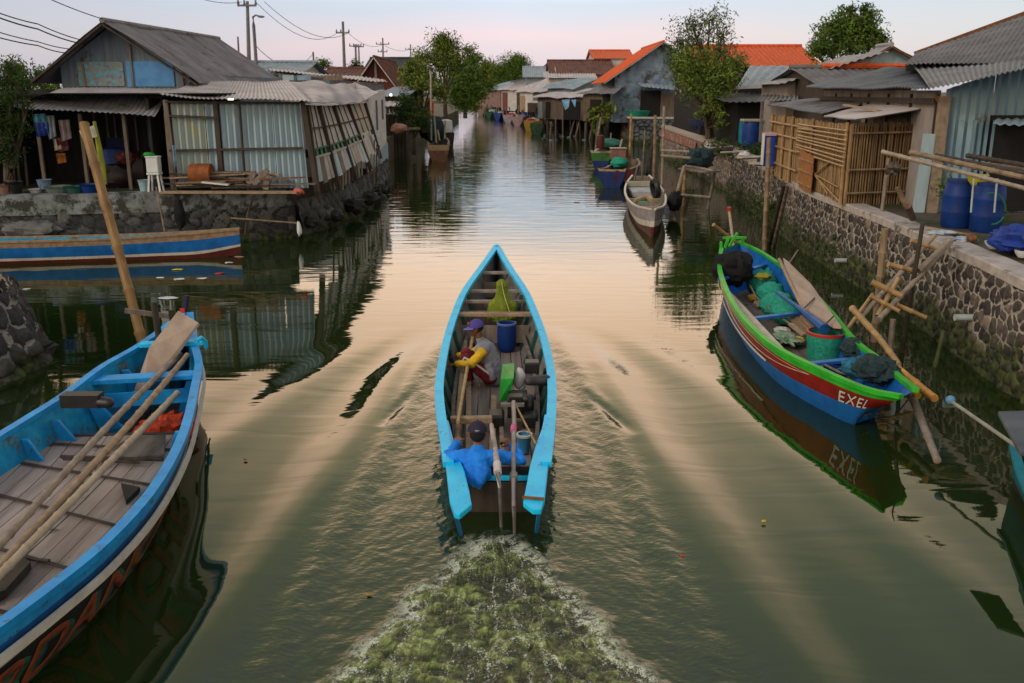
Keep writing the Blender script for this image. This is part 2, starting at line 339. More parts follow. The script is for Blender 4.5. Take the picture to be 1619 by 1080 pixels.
def growing(a, b, step, lo, hi, g=1.22):
    c = list(np.arange(a, b, step)); s = step; x = c[-1]
    while x < hi: s *= g; x += s; c.append(x)
    s = step; x = a; pre = []
    while x > lo: s *= g; x -= s; pre.append(x)
    return np.array(pre[::-1]+c)
gx = np.concatenate([growing(-5.2, -1.9, .042, -2500, -1.9), np.arange(-1.88, 1.6, .018), growing(1.62, 5.0, .042, 1.62, 2500)])
gy = np.concatenate([growing(4.9, 8.9, .018, -300, 8.9), growing(8.92, 21, .040, 8.92, 4200)]); gx = np.unique(gx); gy = np.unique(gy)
GX, GY = np.meshgrid(gx, gy)
def water_height(X, Y):
    cx = -.16; dx = X-cx; ad = np.abs(dx); side = np.sign(dx); jit = fbm(X*.9+5, Y*.35, 3)*.12
    yb = np.clip(17.2-Y, 0, 40)
    o = 1.0+.52*(1-np.exp(-yb/2.2))+.075*yb                    # bow wave arm
    d = ad-o+jit
    fade = np.clip((17.0-Y)/2.5, 0, 1)*np.clip((Y+6)/6, 0, 1)
    h = .042*np.exp(-(d/.75)**2)*np.cos(2*np.pi*(d+.1)/1.8)*fade
    d2 = ad-o-.95-.10*yb+jit*1.3
    h += .013*np.exp(-(d2/.75)**2)*np.cos(2*np.pi*d2/1.5)*fade
    d3 = ad-(.25+o*.62)+jit
    h += .018*np.exp(-(d3/.30)**2)*np.cos(2*np.pi*d3/.6)*fade
    # short dips shaped so their far walls reflect as dark slits
    for (x0, y0, x1, y1, A) in DARK_DIPS:
        ex, ey = x1-x0, y1-y0; L2 = ex*ex+ey*ey; t = ((X-x0)*ex+(Y-y0)*ey)/L2; tc_ = np.clip(t, 0, 1)
        dist = np.hypot(X-(x0+tc_*ex), Y-(y0+tc_*ey)); wd = .085
        h -= A*np.exp(-(dist/wd)**2)*np.sin(np.pi*np.clip(t, 0, 1))
    # chop between the arms
    hull = np.clip((d+.15)/-.35, 0, 1)*fade
    chop = fbm(X*5.2+side*Y*1.4, Y*3.1, 11, 4)*.0065+fbm(X*14+side*Y*3, Y*11, 15, 3)*.0035
    h += chop*hull
    # prop wash
    yw = np.clip(8.55-Y, 0, 30); hw = .26+.43*yw*(1-.008*yw)+fbm(Y*2.6+side*9, X*1.2, 21, 4)*.17
    e = (hw-ad-(.05*fbm(X*7,Y*7,44,2))); inside = np.clip(e/.24, 0, 1)**1.3*np.clip((8.6-Y)/.35, 0, 1)
    turb = inside
    big = fbm(X*2.6, Y*3.4, 31, 5, gain=.6); fin = fbm(X*9, Y*12, 37, 4, gain=.65)
    h = h*(1-turb)+turb*(big*.045+fin*.030+fbm(X*22, Y*26, 71, 2)*.010+.005)
    edge = np.exp(-((e-.09)/.085)**2)*(Y < 8.6)
    h += edge*.010*(1+fin)
    n1 = fbm(X*6, Y*7, 51, 5, gain=.7); n2 = fbm(X*17, Y*19, 57, 3, gain=.7)
    edge2 = np.exp(-((e-.12)/.15)**2)*(Y < 8.45)
    foam = np.clip(edge2*np.clip(1.2-yw*.10, .6, 1.2)*(.72+.9*n1+2.2*n2), 0, .9)
    streak = np.clip((fbm(X*3.8, Y*2.2, 61, 5, gain=.62)+.25*n2-.20)*5, 0, 1)*turb
    mid = np.exp(-((dx-.05-.12*np.sin(Y*2))/.10)**2)*np.clip((n1+n2*.8+.15)*2.2, 0, 1)*turb*(Y < 7.6)
    foam = np.clip(foam+.5*streak*np.clip(.3+n1*2, 0, 1)+mid*.5, 0, 1)
    near = np.exp(-((yw-.25)/.4)**2)*turb*.5
    return h, np.clip(foam+near*np.clip(n1*3+.4, 0, 1), 0, 1), turb, hull, np.clip(.5+(big*.7+fin*.9), 0, 1), dx/np.maximum(hw, .15)
DARK_DIPS = []
for (a, b, A) in (((600, 678), (660, 612), .030), ((922, 618), (1006, 692), .030)):
    p = on(*a); q = on(*b); DARK_DIPS.append((p.x, p.y, q.x, q.y, A))
GZ, FO, TU, CHP, HG, FU = water_height(GX, GY)
m = bpy.data.materials.new('river_water'); m.use_nodes = True; t = m.node_tree; b = t.nodes['Principled BSDF']; n = t.nodes.new; l = t.links.new
b.inputs['IOR'].default_value = 1.56; b.inputs['Roughness'].default_value = .03
a1 = n('ShaderNodeAttribute'); a1.attribute_name = 'foam'; a2 = n('ShaderNodeAttribute'); a2.attribute_name = 'turb'; a3 = n('ShaderNodeAttribute'); a3.attribute_name = 'chop'
tc = n('ShaderNodeTexCoord')
a4 = n('ShaderNodeAttribute'); a4.attribute_name = 'crest'
a5 = n('ShaderNodeAttribute'); a5.attribute_name = 'flow'; sy0 = n('ShaderNodeSeparateXYZ'); l(tc.outputs['Object'], sy0.inputs[0]); mpn = n('ShaderNodeCombineXYZ'); fu2 = n('ShaderNodeMath'); fu2.operation = 'MULTIPLY'; fu2.inputs[1].default_value = 1.5; l(a5.outputs['Fac'], fu2.inputs[0]); l(fu2.outputs[0], mpn.inputs[0]); fv2 = n('ShaderNodeMath'); fv2.operation = 'MULTIPLY'; fv2.inputs[1].default_value = .62; l(sy0.outputs[1], fv2.inputs[0]); l(fv2.outputs[0], mpn.inputs[1])
nz = n('ShaderNodeTexNoise'); nz.inputs['Scale'].default_value = 6; nz.inputs['Detail'].default_value = 12; nz.inputs['Roughness'].default_value = .70; nz.inputs['Distortion'].default_value = 2.6; l(mpn.outputs[0], nz.inputs[0])
mh = n('ShaderNodeMath'); mh.operation = 'MULTIPLY_ADD'; l(a4.outputs['Fac'], mh.inputs[0]); mh.inputs[1].default_value = .34; mh.inputs[2].default_value = -.17
mh2 = n('ShaderNodeMath'); mh2.operation = 'ADD'; l(mh.outputs[0], mh2.inputs[0]); l(nz.outputs[0], mh2.inputs[1])
rt = n('ShaderNodeValToRGB'); e_ = rt.color_ramp.elements; e_.new(.5); e_.new(.6)
for q_, (p_, c_) in zip(e_, ((.36, (.010, .018, .003)), (.50, (.034, .052, .008)), (.62, (.14, .19, .028)), (.78, (.42, .50, .18)))): q_.position = p_; q_.color = (*c_, 1)
l(mh2.outputs[0], rt.inputs[0])
m1 = n('ShaderNodeMix'); m1.data_type = 'RGBA'; l(a2.outputs['Fac'], m1.inputs[0]); m1.inputs[6].default_value = (.012, .025, .005, 1); l(rt.outputs[0], m1.inputs[7])
nf = n('ShaderNodeTexNoise'); nf.inputs['Scale'].default_value = 55; nf.inputs['Detail'].default_value = 6; nf.inputs['Roughness'].default_value = .75; l(tc.outputs['Object'], nf.inputs[0])
fm = n('ShaderNodeMath'); fm.operation = 'MULTIPLY_ADD'; l(nf.outputs[0], fm.inputs[0]); fm.inputs[1].default_value = 4.4; fm.inputs[2].default_value = -2.2
fa = n('ShaderNodeMath'); fa.operation = 'ADD'; l(a1.outputs['Fac'], fa.inputs[0]); l(fm.outputs[0], fa.inputs[1])
# thin foam filaments where two noise fields meet
vr = n('ShaderNodeTexVoronoi'); vr.feature = 'DISTANCE_TO_EDGE'; vr.inputs['Scale'].default_value = 3.4; 
mvd = n('ShaderNodeMix'); mvd.data_type = 'VECTOR'; mvd.inputs[0].default_value = .16; l(mpn.outputs[0], mvd.inputs[4]); l(nz.outputs['Color'], mvd.inputs[5]); l(mvd.outputs[1], vr.inputs[0])
vf = n('ShaderNodeMapRange'); vf.inputs[1].default_value = .0; vf.inputs[2].default_value = .05; vf.inputs[3].default_value = .55; vf.inputs[4].default_value = 0; l(vr.outputs[0], vf.inputs[0])
fb_ = n('ShaderNodeMath'); fb_.operation = 'ADD'; l(fa.outputs[0], fb_.inputs[0]); l(vf.outputs[0], fb_.inputs[1])
fr = n('ShaderNodeMapRange'); fr.inputs[1].default_value = .40; fr.inputs[2].default_value = 1.0; l(fb_.outputs[0], fr.inputs[0])
fx = n('ShaderNodeMath'); fx.operation = 'MULTIPLY'; l(fr.outputs[0], fx.inputs[0]); l(a2.outputs['Fac'], fx.inputs[1])
m2 = n('ShaderNodeMix'); m2.data_type = 'RGBA'; l(fx.outputs[0], m2.inputs[0]); l(m1.outputs[2], m2.inputs[6]); m2.inputs[7].default_value = (.80, .84, .72, 1)
l(m2.outputs[2], b.inputs['Base Color'])
ro = n('ShaderNodeMapRange'); ro.inputs[3].default_value = .03; ro.inputs[4].default_value = .45; l(fx.outputs[0], ro.inputs[0]); l(ro.outputs[0], b.inputs['Roughness'])
# ripples: broad gentle ones everywhere, finer ones growing with distance from the bridge
mp = n('ShaderNodeMapping'); mp.inputs['Scale'].default_value = (.35, 1.5, 1); l(tc.outputs['Object'], mp.inputs[0])
r1 = n('ShaderNodeTexNoise'); r1.inputs['Scale'].default_value = 1.5; r1.inputs['Detail'].default_value = 2; r1.inputs['Distortion'].default_value = .6; l(mp.outputs[0], r1.inputs[0])
sy = n('ShaderNodeSeparateXYZ'); l(tc.outputs['Object'], sy.inputs[0])
far = n('ShaderNodeMapRange'); far.inputs[1].default_value = 13; far.inputs[2].default_value = 60; far.inputs[3].default_value = .08; far.inputs[4].default_value = .42; l(sy.outputs[1], far.inputs[0])
b1 = n('ShaderNodeBump'); b1.inputs['Distance'].default_value = .045; l(far.outputs[0], b1.inputs['Strength']); l(r1.outputs[0], b1.inputs['Height'])
r2 = n('ShaderNodeTexNoise'); r2.inputs['Scale'].default_value = 26; r2.inputs['Detail'].default_value = 3; mp2 = n('ShaderNodeMapping'); mp2.inputs['Scale'].default_value = (.6, 1, 1); l(tc.outputs['Object'], mp2.inputs[0]); l(mp2.outputs[0], r2.inputs[0])
st = n('ShaderNodeMath'); st.operation = 'MULTIPLY_ADD'; l(a3.outputs['Fac'], st.inputs[0]); st.inputs[1].default_value = .3; st.inputs[2].default_value = .008
b2 = n('ShaderNodeBump'); b2.inputs['Distance'].default_value = .012; l(st.outputs[0], b2.inputs['Strength']); l(r2.outputs[0], b2.inputs['Height']); l(b1.outputs[0], b2.inputs['Normal'])
b3 = n('ShaderNodeBump'); b3.inputs['Distance'].default_value = .05; l(a2.outputs['Fac'], b3.inputs['Strength']); l(nz.outputs[0], b3.inputs['Height']); l(b2.outputs[0], b3.inputs['Normal']); l(b3.outputs[0], b.inputs['Normal'])
water = grid_mesh('water', GX, GY, GZ, {'foam': FO, 'turb': TU, 'chop': CHP, 'crest': HG, 'flow': FU}, m); water['kind'] = 'structure'

# land
LZ, RZ = 1.50, 1.66
earth = M('earth', (.10, .085, .065), (.05, .042, .034), 2.5, bump=.5, c3=(.035, .05, .02), s3=.6, t3=.5)
def land(name, pts, z, bot=-1.5):
    mb = MB(); mb.prism([V((x, y, bot)) for x, y in pts], V((0, 0, z-bot))); o = mb.build(name, earth); o['kind'] = 'structure'; return o
land('ground', [(-2200, 3900), (-2200, 26.3), (-14.9, 26.3), (-9.6, 27.4), (-7.3, 28.6), (-6.6, 34), (-7.4, 50), (-8.0, 66), (-7.9, 100), (-8.4, 150), (-13, 222), (-40, 270), (-300, 420), (-900, 3900)][::-1], LZ)
land('ground', [(2200, -60), (8.3, -60), (7.75, 5), (8.15, 16), (8.65, 25.6), (9.4, 33), (10.2, 41), (11.3, 68), (14.5, 70), (14.5, 79.5), (11.2, 80.5), (11.4, 105), (9.2, 124), (3.5, 180), (-3.5, 232), (-30, 300), (-280, 450), (-850, 3900), (2200, 3900)], RZ)

# rubble-stone masonry as real relief: jittered cells, mortar joints proud of dark stones
def masonry_mat(name, stones, mortar, moss=True, mossz=.55):
    m = bpy.data.materials.new(name); m.use_nodes = True; t = m.node_tree; b = t.nodes['Principled BSDF']; n = t.nodes.new; l = t.links.new
    b.inputs['Roughness'].default_value = .85; b.inputs['Specular IOR Level'].default_value = .25
    e = n('ShaderNodeAttribute'); e.attribute_name = 'joint'; r = n('ShaderNodeAttribute'); r.attribute_name = 'tone'
    cr = n('ShaderNodeValToRGB'); els = cr.color_ramp.elements
    while len(els) < len(stones): els.new(.5)
    for i, c in enumerate(stones): els[i].position = i/(len(stones)-1); els[i].color = (*c, 1)
    l(r.outputs['Fac'], cr.inputs[0]); tc = n('ShaderNodeTexCoord')
    nz = n('ShaderNodeTexNoise'); nz.inputs['Scale'].default_value = 14; nz.inputs['Detail'].default_value = 8; l(tc.outputs['Object'], nz.inputs[0])
    mu = n('ShaderNodeMix'); mu.data_type = 'RGBA'; mu.blend_type = 'MULTIPLY'; mu.inputs[0].default_value = .8; l(cr.outputs[0], mu.inputs[6])
    c2 = n('ShaderNodeMapRange'); c2.inputs[1].default_value = .3; c2.inputs[2].default_value = .7; c2.inputs[3].default_value = .45; c2.inputs[4].default_value = 1.35; l(nz.outputs[0], c2.inputs[0]); l(c2.outputs[0], mu.inputs[7])
    jj = n('ShaderNodeMath'); jj.operation = 'MULTIPLY_ADD'; l(nz.outputs[0], jj.inputs[0]); jj.inputs[1].default_value = .5; jj.inputs[2].default_value = -.25
    ja = n('ShaderNodeMath'); ja.operation = 'ADD'; l(e.outputs['Fac'], ja.inputs[0]); l(jj.outputs[0], ja.inputs[1])
    jr = n('ShaderNodeMapRange'); jr.inputs[1].default_value = .40; jr.inputs[2].default_value = .60; l(ja.outputs[0], jr.inputs[0])
    mj = n('ShaderNodeMix'); mj.data_type = 'RGBA'; l(jr.outputs[0], mj.inputs[0]); l(mu.outputs[2], mj.inputs[6]); mj.inputs[7].default_value = (*mortar, 1)
    # dark wet and mossy tide band near the water
    sz = n('ShaderNodeSeparateXYZ'); l(tc.outputs['Object'], sz.inputs[0])
    n3 = n('ShaderNodeTexNoise'); n3.inputs['Scale'].default_value = 1.6; n3.inputs['Detail'].default_value = 7; l(tc.outputs['Object'], n3.inputs[0])
    za = n('ShaderNodeMath'); za.operation = 'MULTIPLY_ADD'; l(n3.outputs[0], za.inputs[0]); za.inputs[1].default_value = -1.5; l(sz.outputs[2], za.inputs[2])
    zr = n('ShaderNodeMapRange'); zr.inputs[1].default_value = mossz-.75-.18; zr.inputs[2].default_value = mossz-.75+.14; zr.inputs[3].default_value = 1 if moss else .0; zr.inputs[4].default_value = 0; l(za.outputs[0], zr.inputs[0])
    n4 = n('ShaderNodeTexNoise'); n4.inputs['Scale'].default_value = 6; n4.inputs['Detail'].default_value = 6; l(tc.outputs['Object'], n4.inputs[0])
    mc = n('ShaderNodeValToRGB'); mc.color_ramp.elements[0].position = .42; mc.color_ramp.elements[1].position = .66; mc.color_ramp.elements[0].color = (.010, .013, .008, 1); mc.color_ramp.elements[1].color = (.065, .09, .018, 1); l(n4.outputs[0], mc.inputs[0])
    mm = n('ShaderNodeMix'); mm.data_type = 'RGBA'; zc = n('ShaderNodeMath'); zc.operation = 'MULTIPLY'; zc.inputs[1].default_value = .88; l(zr.outputs[0], zc.inputs[0]); l(zc.outputs[0], mm.inputs[0]); l(mj.outputs[2], mm.inputs[6]); l(mc.outputs[0], mm.inputs[7])
    l(mm.outputs[2], b.inputs['Base Color'])
    bp = n('ShaderNodeBump'); bp.inputs['Strength'].default_value = .5; bp.inputs['Distance'].default_value = .02; l(nz.outputs[0], bp.inputs['Height']); l(bp.outputs[0], b.inputs['Normal'])
    return m
def stone_face(name, path, ztop, zbot, mat, parent, res=.03, cell=(.26, .21), jw=.04, batter=.10, seed=1, depth=.05, warp=.03):
    """path [(x,y)], outward normal on the left of travel; ztop may be list"""
    P = [V((x, y, 0)) for x, y in path]; segs = [(P[i+1]-P[i]).length for i in range(len(P)-1)]; L = sum(segs)
    nu = int(L/res)+1; H = (max(ztop) if isinstance(ztop, list) else ztop)-zbot; nv = int(H/res)+1
    u = np.linspace(0, L, nu); v = np.linspace(0, 1, nv); cum = np.concatenate([[0], np.cumsum(segs)])
    xs = np.interp(u, cum, [p.x for p in P]); ys = np.interp(u, cum, [p.y for p in P])
    zt = np.interp(u, cum, ztop) if isinstance(ztop, list) else np.full(nu, ztop)
    nxs = -np.gradient(ys, u); nys = np.gradient(xs, u); q = np.hypot(nxs, nys); nxs /= q; nys /= q
    U, W = np.meshgrid(u, v*H); Uw = U+warp*fbm(U*5, W*5, seed+5, 3)*2; Ww = W+warp*fbm(U*5+9, W*5, seed+8, 3)*2
    cu, cv = cell; rs = np.random.RandomState(seed); nU = int(L/cu)+5; nV = int(H/cv)+5
    jx = rs.rand(nV, nU)*.8+.1; jy = rs.rand(nV, nU)*.8+.1; tone = rs.rand(nV, nU)
    ci = np.floor(Uw/cu).astype(int); cj = np.floor(Ww/cv).astype(int)
    d1 = np.full(U.shape, 9.); d2 = np.full(U.shape, 9.); tn = np.zeros(U.shape)
    for dj in range(-2, 3):
        for di in range(-2, 3):
            a = np.clip(ci+di+2, 0, nU-1); bb = np.clip(cj+dj+2, 0, nV-1)
            px = (ci+di+jx[bb, a]+.5*((cj+dj) % 2))*cu; py = (cj+dj+jy[bb, a])*cv; d = np.hypot(Uw-px, (Ww-py)*1.08)
            c = d < d1; d2 = np.where(c, d1, np.minimum(d2, d)); tn = np.where(c, tone[bb, a], tn); d1 = np.where(c, d, d1)
    ed = d2-d1; joint = np.clip(1-(ed-jw*.4)/(jw*1.2), 0, 1)
    bulge = np.clip(ed/(jw*3.2), 0, 1)**.6*depth+fbm(U*9, W*9, seed+20, 3)*.012+(tn-.5)*depth*.8*(joint < .5)
    off = bulge+batter*(1-W/H)
    Xg = xs[None, :]+nxs[None, :]*off; Yg = ys[None, :]+nys[None, :]*off; Zg = zbot+(zt-zbot)[None, :]*v[:, None]
    o = grid_mesh(name, Xg, Yg, Zg, {'joint': joint, 'tone': tn}, mat)
    if parent is not None:
        bx = WL[parent.name]; me = o.data; co = np.stack([Xg-bx.x, Yg-bx.y, Zg-bx.z], -1).astype(np.float32).ravel(); me.vertices.foreach_set('co', co); o.parent = parent; WL[o.name] = bx.copy()
    return o
mas_r = masonry_mat('masonry_right', [(.016, .016, .018), (.05, .045, .044), (.10, .085, .08), (.03, .03, .034), (.065, .055, .05), (.20, .16, .14)], (.30, .27, .235), mossz=.62)
mas_rf = masonry_mat('masonry_far', [(.10, .09, .085), (.15, .12, .11), (.2, .16, .14)], (.36, .30, .26), mossz=.35)
mas_l = masonry_mat('masonry_left', [(.03, .032, .036), (.06, .065, .07), (.11, .115, .12)], (.025, .027, .025), mossz=.25)
mas_o = masonry_mat('masonry_outcrop', [(.03, .03, .035), (.05, .05, .058), (.08, .08, .09)], (.24, .23, .23), mossz=.1)
# right river wall: outer face path runs away from camera with the river on its left
RW = [(7.55, 1.), (7.45, 8.), (7.42, 13.1), (7.75, 16.3), (8.0, 19.9), (8.2, 25.6), (8.95, 33), (9.65, 41.), (10.45, 66)]
RZT = [1.7, 1.7, 1.7, 1.7, 1.7, 1.7, 1.78, 1.86, 2.05]
def wall_cap(pts, zt, wd, h, mat, name, parent, seg=.7, over=.06):
    P = []; 
    for i in range(len(pts)-1):
        a = V((pts[i][0], pts[i][1], zt[i])); b_ = V((pts[i+1][0], pts[i+1][1], zt[i+1])); k = max(1, int((b_-a).length/seg))
        for j in range(k): P.append(a.lerp(b_, j/k))
    P.append(V((pts[-1][0], pts[-1][1], zt[-1])))
    r_ = random.Random(4); P = [p+V((r_.uniform(-.012, .012), 0, r_.uniform(-.01, .01))) for p in P]
    return MB().sweep(P, [(-over, -h), (wd, -h), (wd, 0), (-over+.015, 0), (-over, -.02)], up=V((0, 0, 1))).build(name, mat, parent)
rw = thing('retaining_wall', (8, 14, 0), 'long river wall of dark rounded stones in pale mortar with moss at its foot, right bank', 'wall')
stone_face('stone_facing', RW[:8], [z-.14 for z in RZT[:8]], -.35, mas_r, rw, res=.026, cell=(.225, .225), jw=.033)
wall_cap(RW[:8], RZT[:8], .42, .16, concrete, 'coping', rw)
rw2 = thing('retaining_wall', (10, 50, 0), 'red-painted stretch of river wall with a pale coping behind the mooring stakes', 'wall')
stone_face('stone_facing', RW[7:], [z-.14 for z in RZT[7:]], -.35, mas_rf, rw2, res=.07, cell=(.35, .3), seed=5)
a, b2_ = V((RW[7][0], RW[7][1], 0)), V((RW[8][0], RW[8][1], 0))
pts = [a.lerp(b2_, k/8) for k in range(9)]
MB().strip([p+V((-.14, 0, 1.52)) for p in pts[3:]], .04, .42).build('painted_band', M('faded_red', (.30, .07, .05), (.22, .12, .10), 3, bump=.2, c3=(.30, .24, .2), s3=1.3, t3=.5), rw2)
wall_cap(RW[7:], RZT[7:], .5, .16, M('coping_far', (.42, .33, .27), (.32, .26, .22), 3, bump=.2), 'coping', rw2)
rw3 = thing('retaining_wall', (10.5, 85, 0), 'far pale stone wall at the inlet below the blue-grey mural house', 'wall')
stone_face('stone_facing', [(14.4, 79.3), (10.3, 79.6)][::-1], 2.05, -.35, masonry_mat('masonry_inlet', [(.10, .12, .14), (.16, .18, .2)], (.02, .025, .03), mossz=.5), rw3, res=.08, cell=(.5, .36), seed=7, jw=.08)
stone_face('river_facing', [(10.35, 79.8), (10.6, 105)], 2.05, -.35, mas_rf, rw3, res=.10, cell=(.4, .35), seed=8)
MB().strip([(10.2, 79.5, 2.15), (10.5, 92, 2.2), (10.6, 105, 2.2)], .6, .2).build('coping', concrete, rw3)
solo('pipe', MB().tube([at(993, 187, 79), at(1142, 188, 76)], .14, 10), metal_grey, 'long grey pipe bridging the inlet between the two right river walls', 'pipe', at(993, 187, 79), smooth=True)
# left wall under the shed
lw = thing('retaining_wall', (-9, 27, 0), 'dark wet stone wall with concrete upper band under the grey tin shed', 'wall')
LP = [(-6.7, 28.35), (-6.95, 28.0), (-9.46, 26.8), (-14.4, 25.7), (-60, 25.2)][::-1]
stone_face('stone_facing', [(x, y) for x, y in LP][::-1], .98, -.35, mas_l, lw, res=.06, cell=(.42, .30), seed=9, batter=.2, depth=.08)
# ================================================================ boats
def cr_interp(pts, n):
    """Catmull-Rom resample of a list of vectors (any length) to n points"""
    P = [np.array(p, float) for p in pts]; k = len(P)-1; outp = []
    for i in range(n):
        t = i/(n-1)*k; j = min(int(t), k-1); f = t-j
        p1, p2 = P[j], P[j+1]; p0 = P[j-1] if j > 0 else 2*p1-p2; p3 = P[j+2] if j+2 <= k else 2*p2-p1
        outp.append(.5*((2*p1)+(-p0+p2)*f+(2*p0-5*p1+4*p2-p3)*f*f+(-p0+3*p1-3*p2+p3)*f**3))
    return outp
class Hull:
    """stations: (Lx,Ly,Rx,Ry,z, bottomfrac, keelz, bottom shift along y) from one end to the other"""
    def __init__(s, sts, th=.045, n=44): s.S = cr_interp(sts, n); s.n = n; s.th = th
    def st(s, u):
        t = max(0, min(1, u))*(s.n-1); j = min(int(t), s.n-2); f = t-j; return s.S[j]*(1-f)+s.S[j+1]*f
    def top(s, side, u):
        a = s.st(u); return V((a[0], a[1], a[4])) if side < 0 else V((a[2], a[3], a[4]))
    def ctr(s, u):
        a = s.st(u); return V(((a[0]+a[2])/2, (a[1]+a[3])/2, a[4]))
    def pt(s, side, u, t, off=0.):
        a = s.st(u); T = s.top(side, u); C = s.ctr(u); fb = a[5]; zk = a[6]
        w = T-C; w.z = 0; L = max(w.length, 1e-4)
        g = 1-(1-fb)*t**1.5; p = C+w*g+w/L*off; p.z = T.z+(zk-T.z)*t
        dr = s.ctr(min(1, u+.02))-s.ctr(max(0, u-.02)); dr.z = 0; dr.normalize()
        return p+dr*(a[7]*t)
    def inner(s, side, u, t): return s.pt(side, u, t, -min(s.th, max(.002, ((s.top(side, u)-s.ctr(u)).length-.01))))
    def build(s, name, parent, bands, mats, tf=.86, capm=None):
        """bands [(t_end, mat index)] for the outer sides; last mats entry = inside"""
        mb = MB(); ts = [k/10 for k in range(11)]; im = len(mats)-1
        ring = [(-1, t, 0) for t in ts]+[(1, t, 0) for t in ts[::-1]]+[(1, t*tf, 1) for t in ts]+[(-1, t*tf, 1) for t in ts[::-1]]
        nr = len(ring); us = [i/(s.n-1) for i in range(s.n)]
        for u in us:
            for sd, t, inn in ring: mb.v.append(tuple(s.inner(sd, min(.99, max(.01, u)), t) if inn else s.pt(sd, u, t)))
        def band(t):
            for te, mi in bands:
                if t <= te+1e-6: return mi
            return bands[-1][1]
        for i in range(s.n-1):
            for j in range(nr):
                k = (j+1) % nr; a, b_ = i*nr+j, i*nr+k; mb.f.append((a, b_, b_+nr, a+nr))
                (s1, t1, i1), (s2, t2, i2) = ring[j], ring[k]
                mb.m.append(im if (i1 or i2) else (bands[-1][1] if s1 != s2 else band((t1+t2)/2)))
        for e in (0, s.n-1):                       # end caps: solid transom over the inside outline
            for j in range(10):
                for inn in (0,):
                    L0 = e*nr+j; L1 = e*nr+j+1; R0 = e*nr+21-j; R1 = e*nr+20-j
                    mb.f.append((L0, L1, R1, R0)); mb.m.append(capm if (capm is not None and e) else band((j+.5)/10))
        # inner end caps
        for e in (0, s.n-1):
            for j in range(10):
                R0 = e*nr+22+j; R1 = R0+1; L0 = e*nr+43-j; L1 = L0-1
                mb.f.append((R0, R1, L1, L0)); mb.m.append(im)
        return mb.build(name, mats, parent, True)
    def rail(s, name, parent, mat, side, w=.09, h=.05, u0=0, u1=1, off=0., dz=.02, n=50):
        pts = []
        for k in range(n):
            u = u0+(u1-u0)*k/(n-1); p = s.pt(side, u, 0, off); p.z += dz; pts.append(p)
        return MB().strip(pts, w, h).build(name, mat, parent, True)
    def floor(s, name, parent, mat, z, u0, u1, plank=.16, gap=.012, inset=.05, th=.02):
        """longitudinal planks clipped to the inside width, z may be a function of u"""
        zf = z if callable(z) else (lambda u: z)
        def half(u):
            a = s.st(u); t = min(1, max(0, (a[4]-zf(u))/(a[4]-a[6]))); L = s.pt(-1, u, t, -inset); R_ = s.pt(1, u, t, -inset); return L, R_
        mb = MB(); N_ = 30; wmax = max((half(u0+(u1-u0)*k/N_)[1]-half(u0+(u1-u0)*k/N_)[0]).length for k in range(N_+1)); np_ = int(wmax/plank)+1
        for q in range(np_):
            o0 = (q-np_/2)*plank+gap/2; o1 = o0+plank-gap; dz = rnd.uniform(-.004, .004); run = []
            for k in range(N_+1):
                u = u0+(u1-u0)*k/N_; L, R_ = half(u); c = (L+R_)/2; c.z = zf(u)+dz; d = (R_-L); hw = d.length/2; d.z = 0; d.normalize()
                a = max(o0, -hw); e = min(o1, hw)
                if e-a > .015: run.append((c+d*a, c+d*e))
                else:
                    if len(run) > 1: s._pl(mb, run, th)
                    run = []
            if len(run) > 1: s._pl(mb, run, th)
        return mb.build(name, mat, parent)
    def _pl(s, mb, run, th):
        i = len(mb.v); up = V((0, 0, th))
        for a, b_ in run: mb.v += [tuple(a), tuple(b_), tuple(b_-up), tuple(a-up)]
        for k in range(len(run)-1):
            for j in range(4): mb.f.append((i+k*4+j, i+k*4+(j+1) % 4, i+k*4+4+(j+1) % 4, i+k*4+4+j)); mb.m.append(0)
        mb.f.append((i+3, i+2, i+1, i)); e = i+(len(run)-1)*4; mb.f.append((e, e+1, e+2, e+3)); mb.m += [0, 0]
    def thwart(s, name, parent, mat, u, dz=-.06, w=.2, h=.04, ext=0.):
        a, b_ = s.top(-1, u), s.top(1, u); d = (b_-a).normalized(); a = a+d*(.03-ext); b_ = b_-d*(.03-ext)
        return MB().bar(a+V((0, 0, dz)), b_+V((0, 0, dz)), w, h, up=V((0, 0, 1))).build(name, mat, parent, bevel=.006)
    def ribs(s, name, parent, mat, us, w=.06, h=.05, t0=.06, t1=.8, sides=(-1, 1)):
        for u in us:
            for sd in sides:
                pts = [s.pt(sd, u, t0+(t1-t0)*k/6, -s.th-h/2) for k in range(7)]
                al = s.ctr(min(1, u+.02))-s.ctr(max(0, u-.02))
                MB().sweep(pts, [(-h/2, -w/2), (h/2, -w/2), (h/2, w/2), (-h/2, w/2)], up=al).build(name, mat, parent)
    def text(s, name, parent, mat, side, string, u0, u1, t0, t1, off=.006, shear=0., bold=.0, flip=False, font_gap=1.0):
        cu = bpy.data.curves.new('txt', 'FONT'); cu.body = string; cu.size = 1; cu.space_character = font_gap; cu.offset = bold; cu.shear = shear
        ob = bpy.data.objects.new('txt', cu); COL.objects.link(ob); dg = bpy.context.evaluated_depsgraph_get(); me = bpy.data.meshes.new_from_object(ob.evaluated_get(dg))
        bpy.data.objects.remove(ob); bm = bmesh.new(); bm.from_mesh(me)
        bmesh.ops.triangulate(bm, faces=bm.faces[:])
        for _ in range(2):
            ed = [e for e in bm.edges if e.calc_length() > .22]
            if ed: bmesh.ops.subdivide_edges(bm, edges=ed, cuts=2); bmesh.ops.triangulate(bm, faces=bm.faces[:])
        xs = [v.co.x for v in bm.verts]; ys = [v.co.y for v in bm.verts]; x0, x1 = min(xs), max(xs); y0, y1 = min(ys), max(ys)
        base = WL[parent.name]
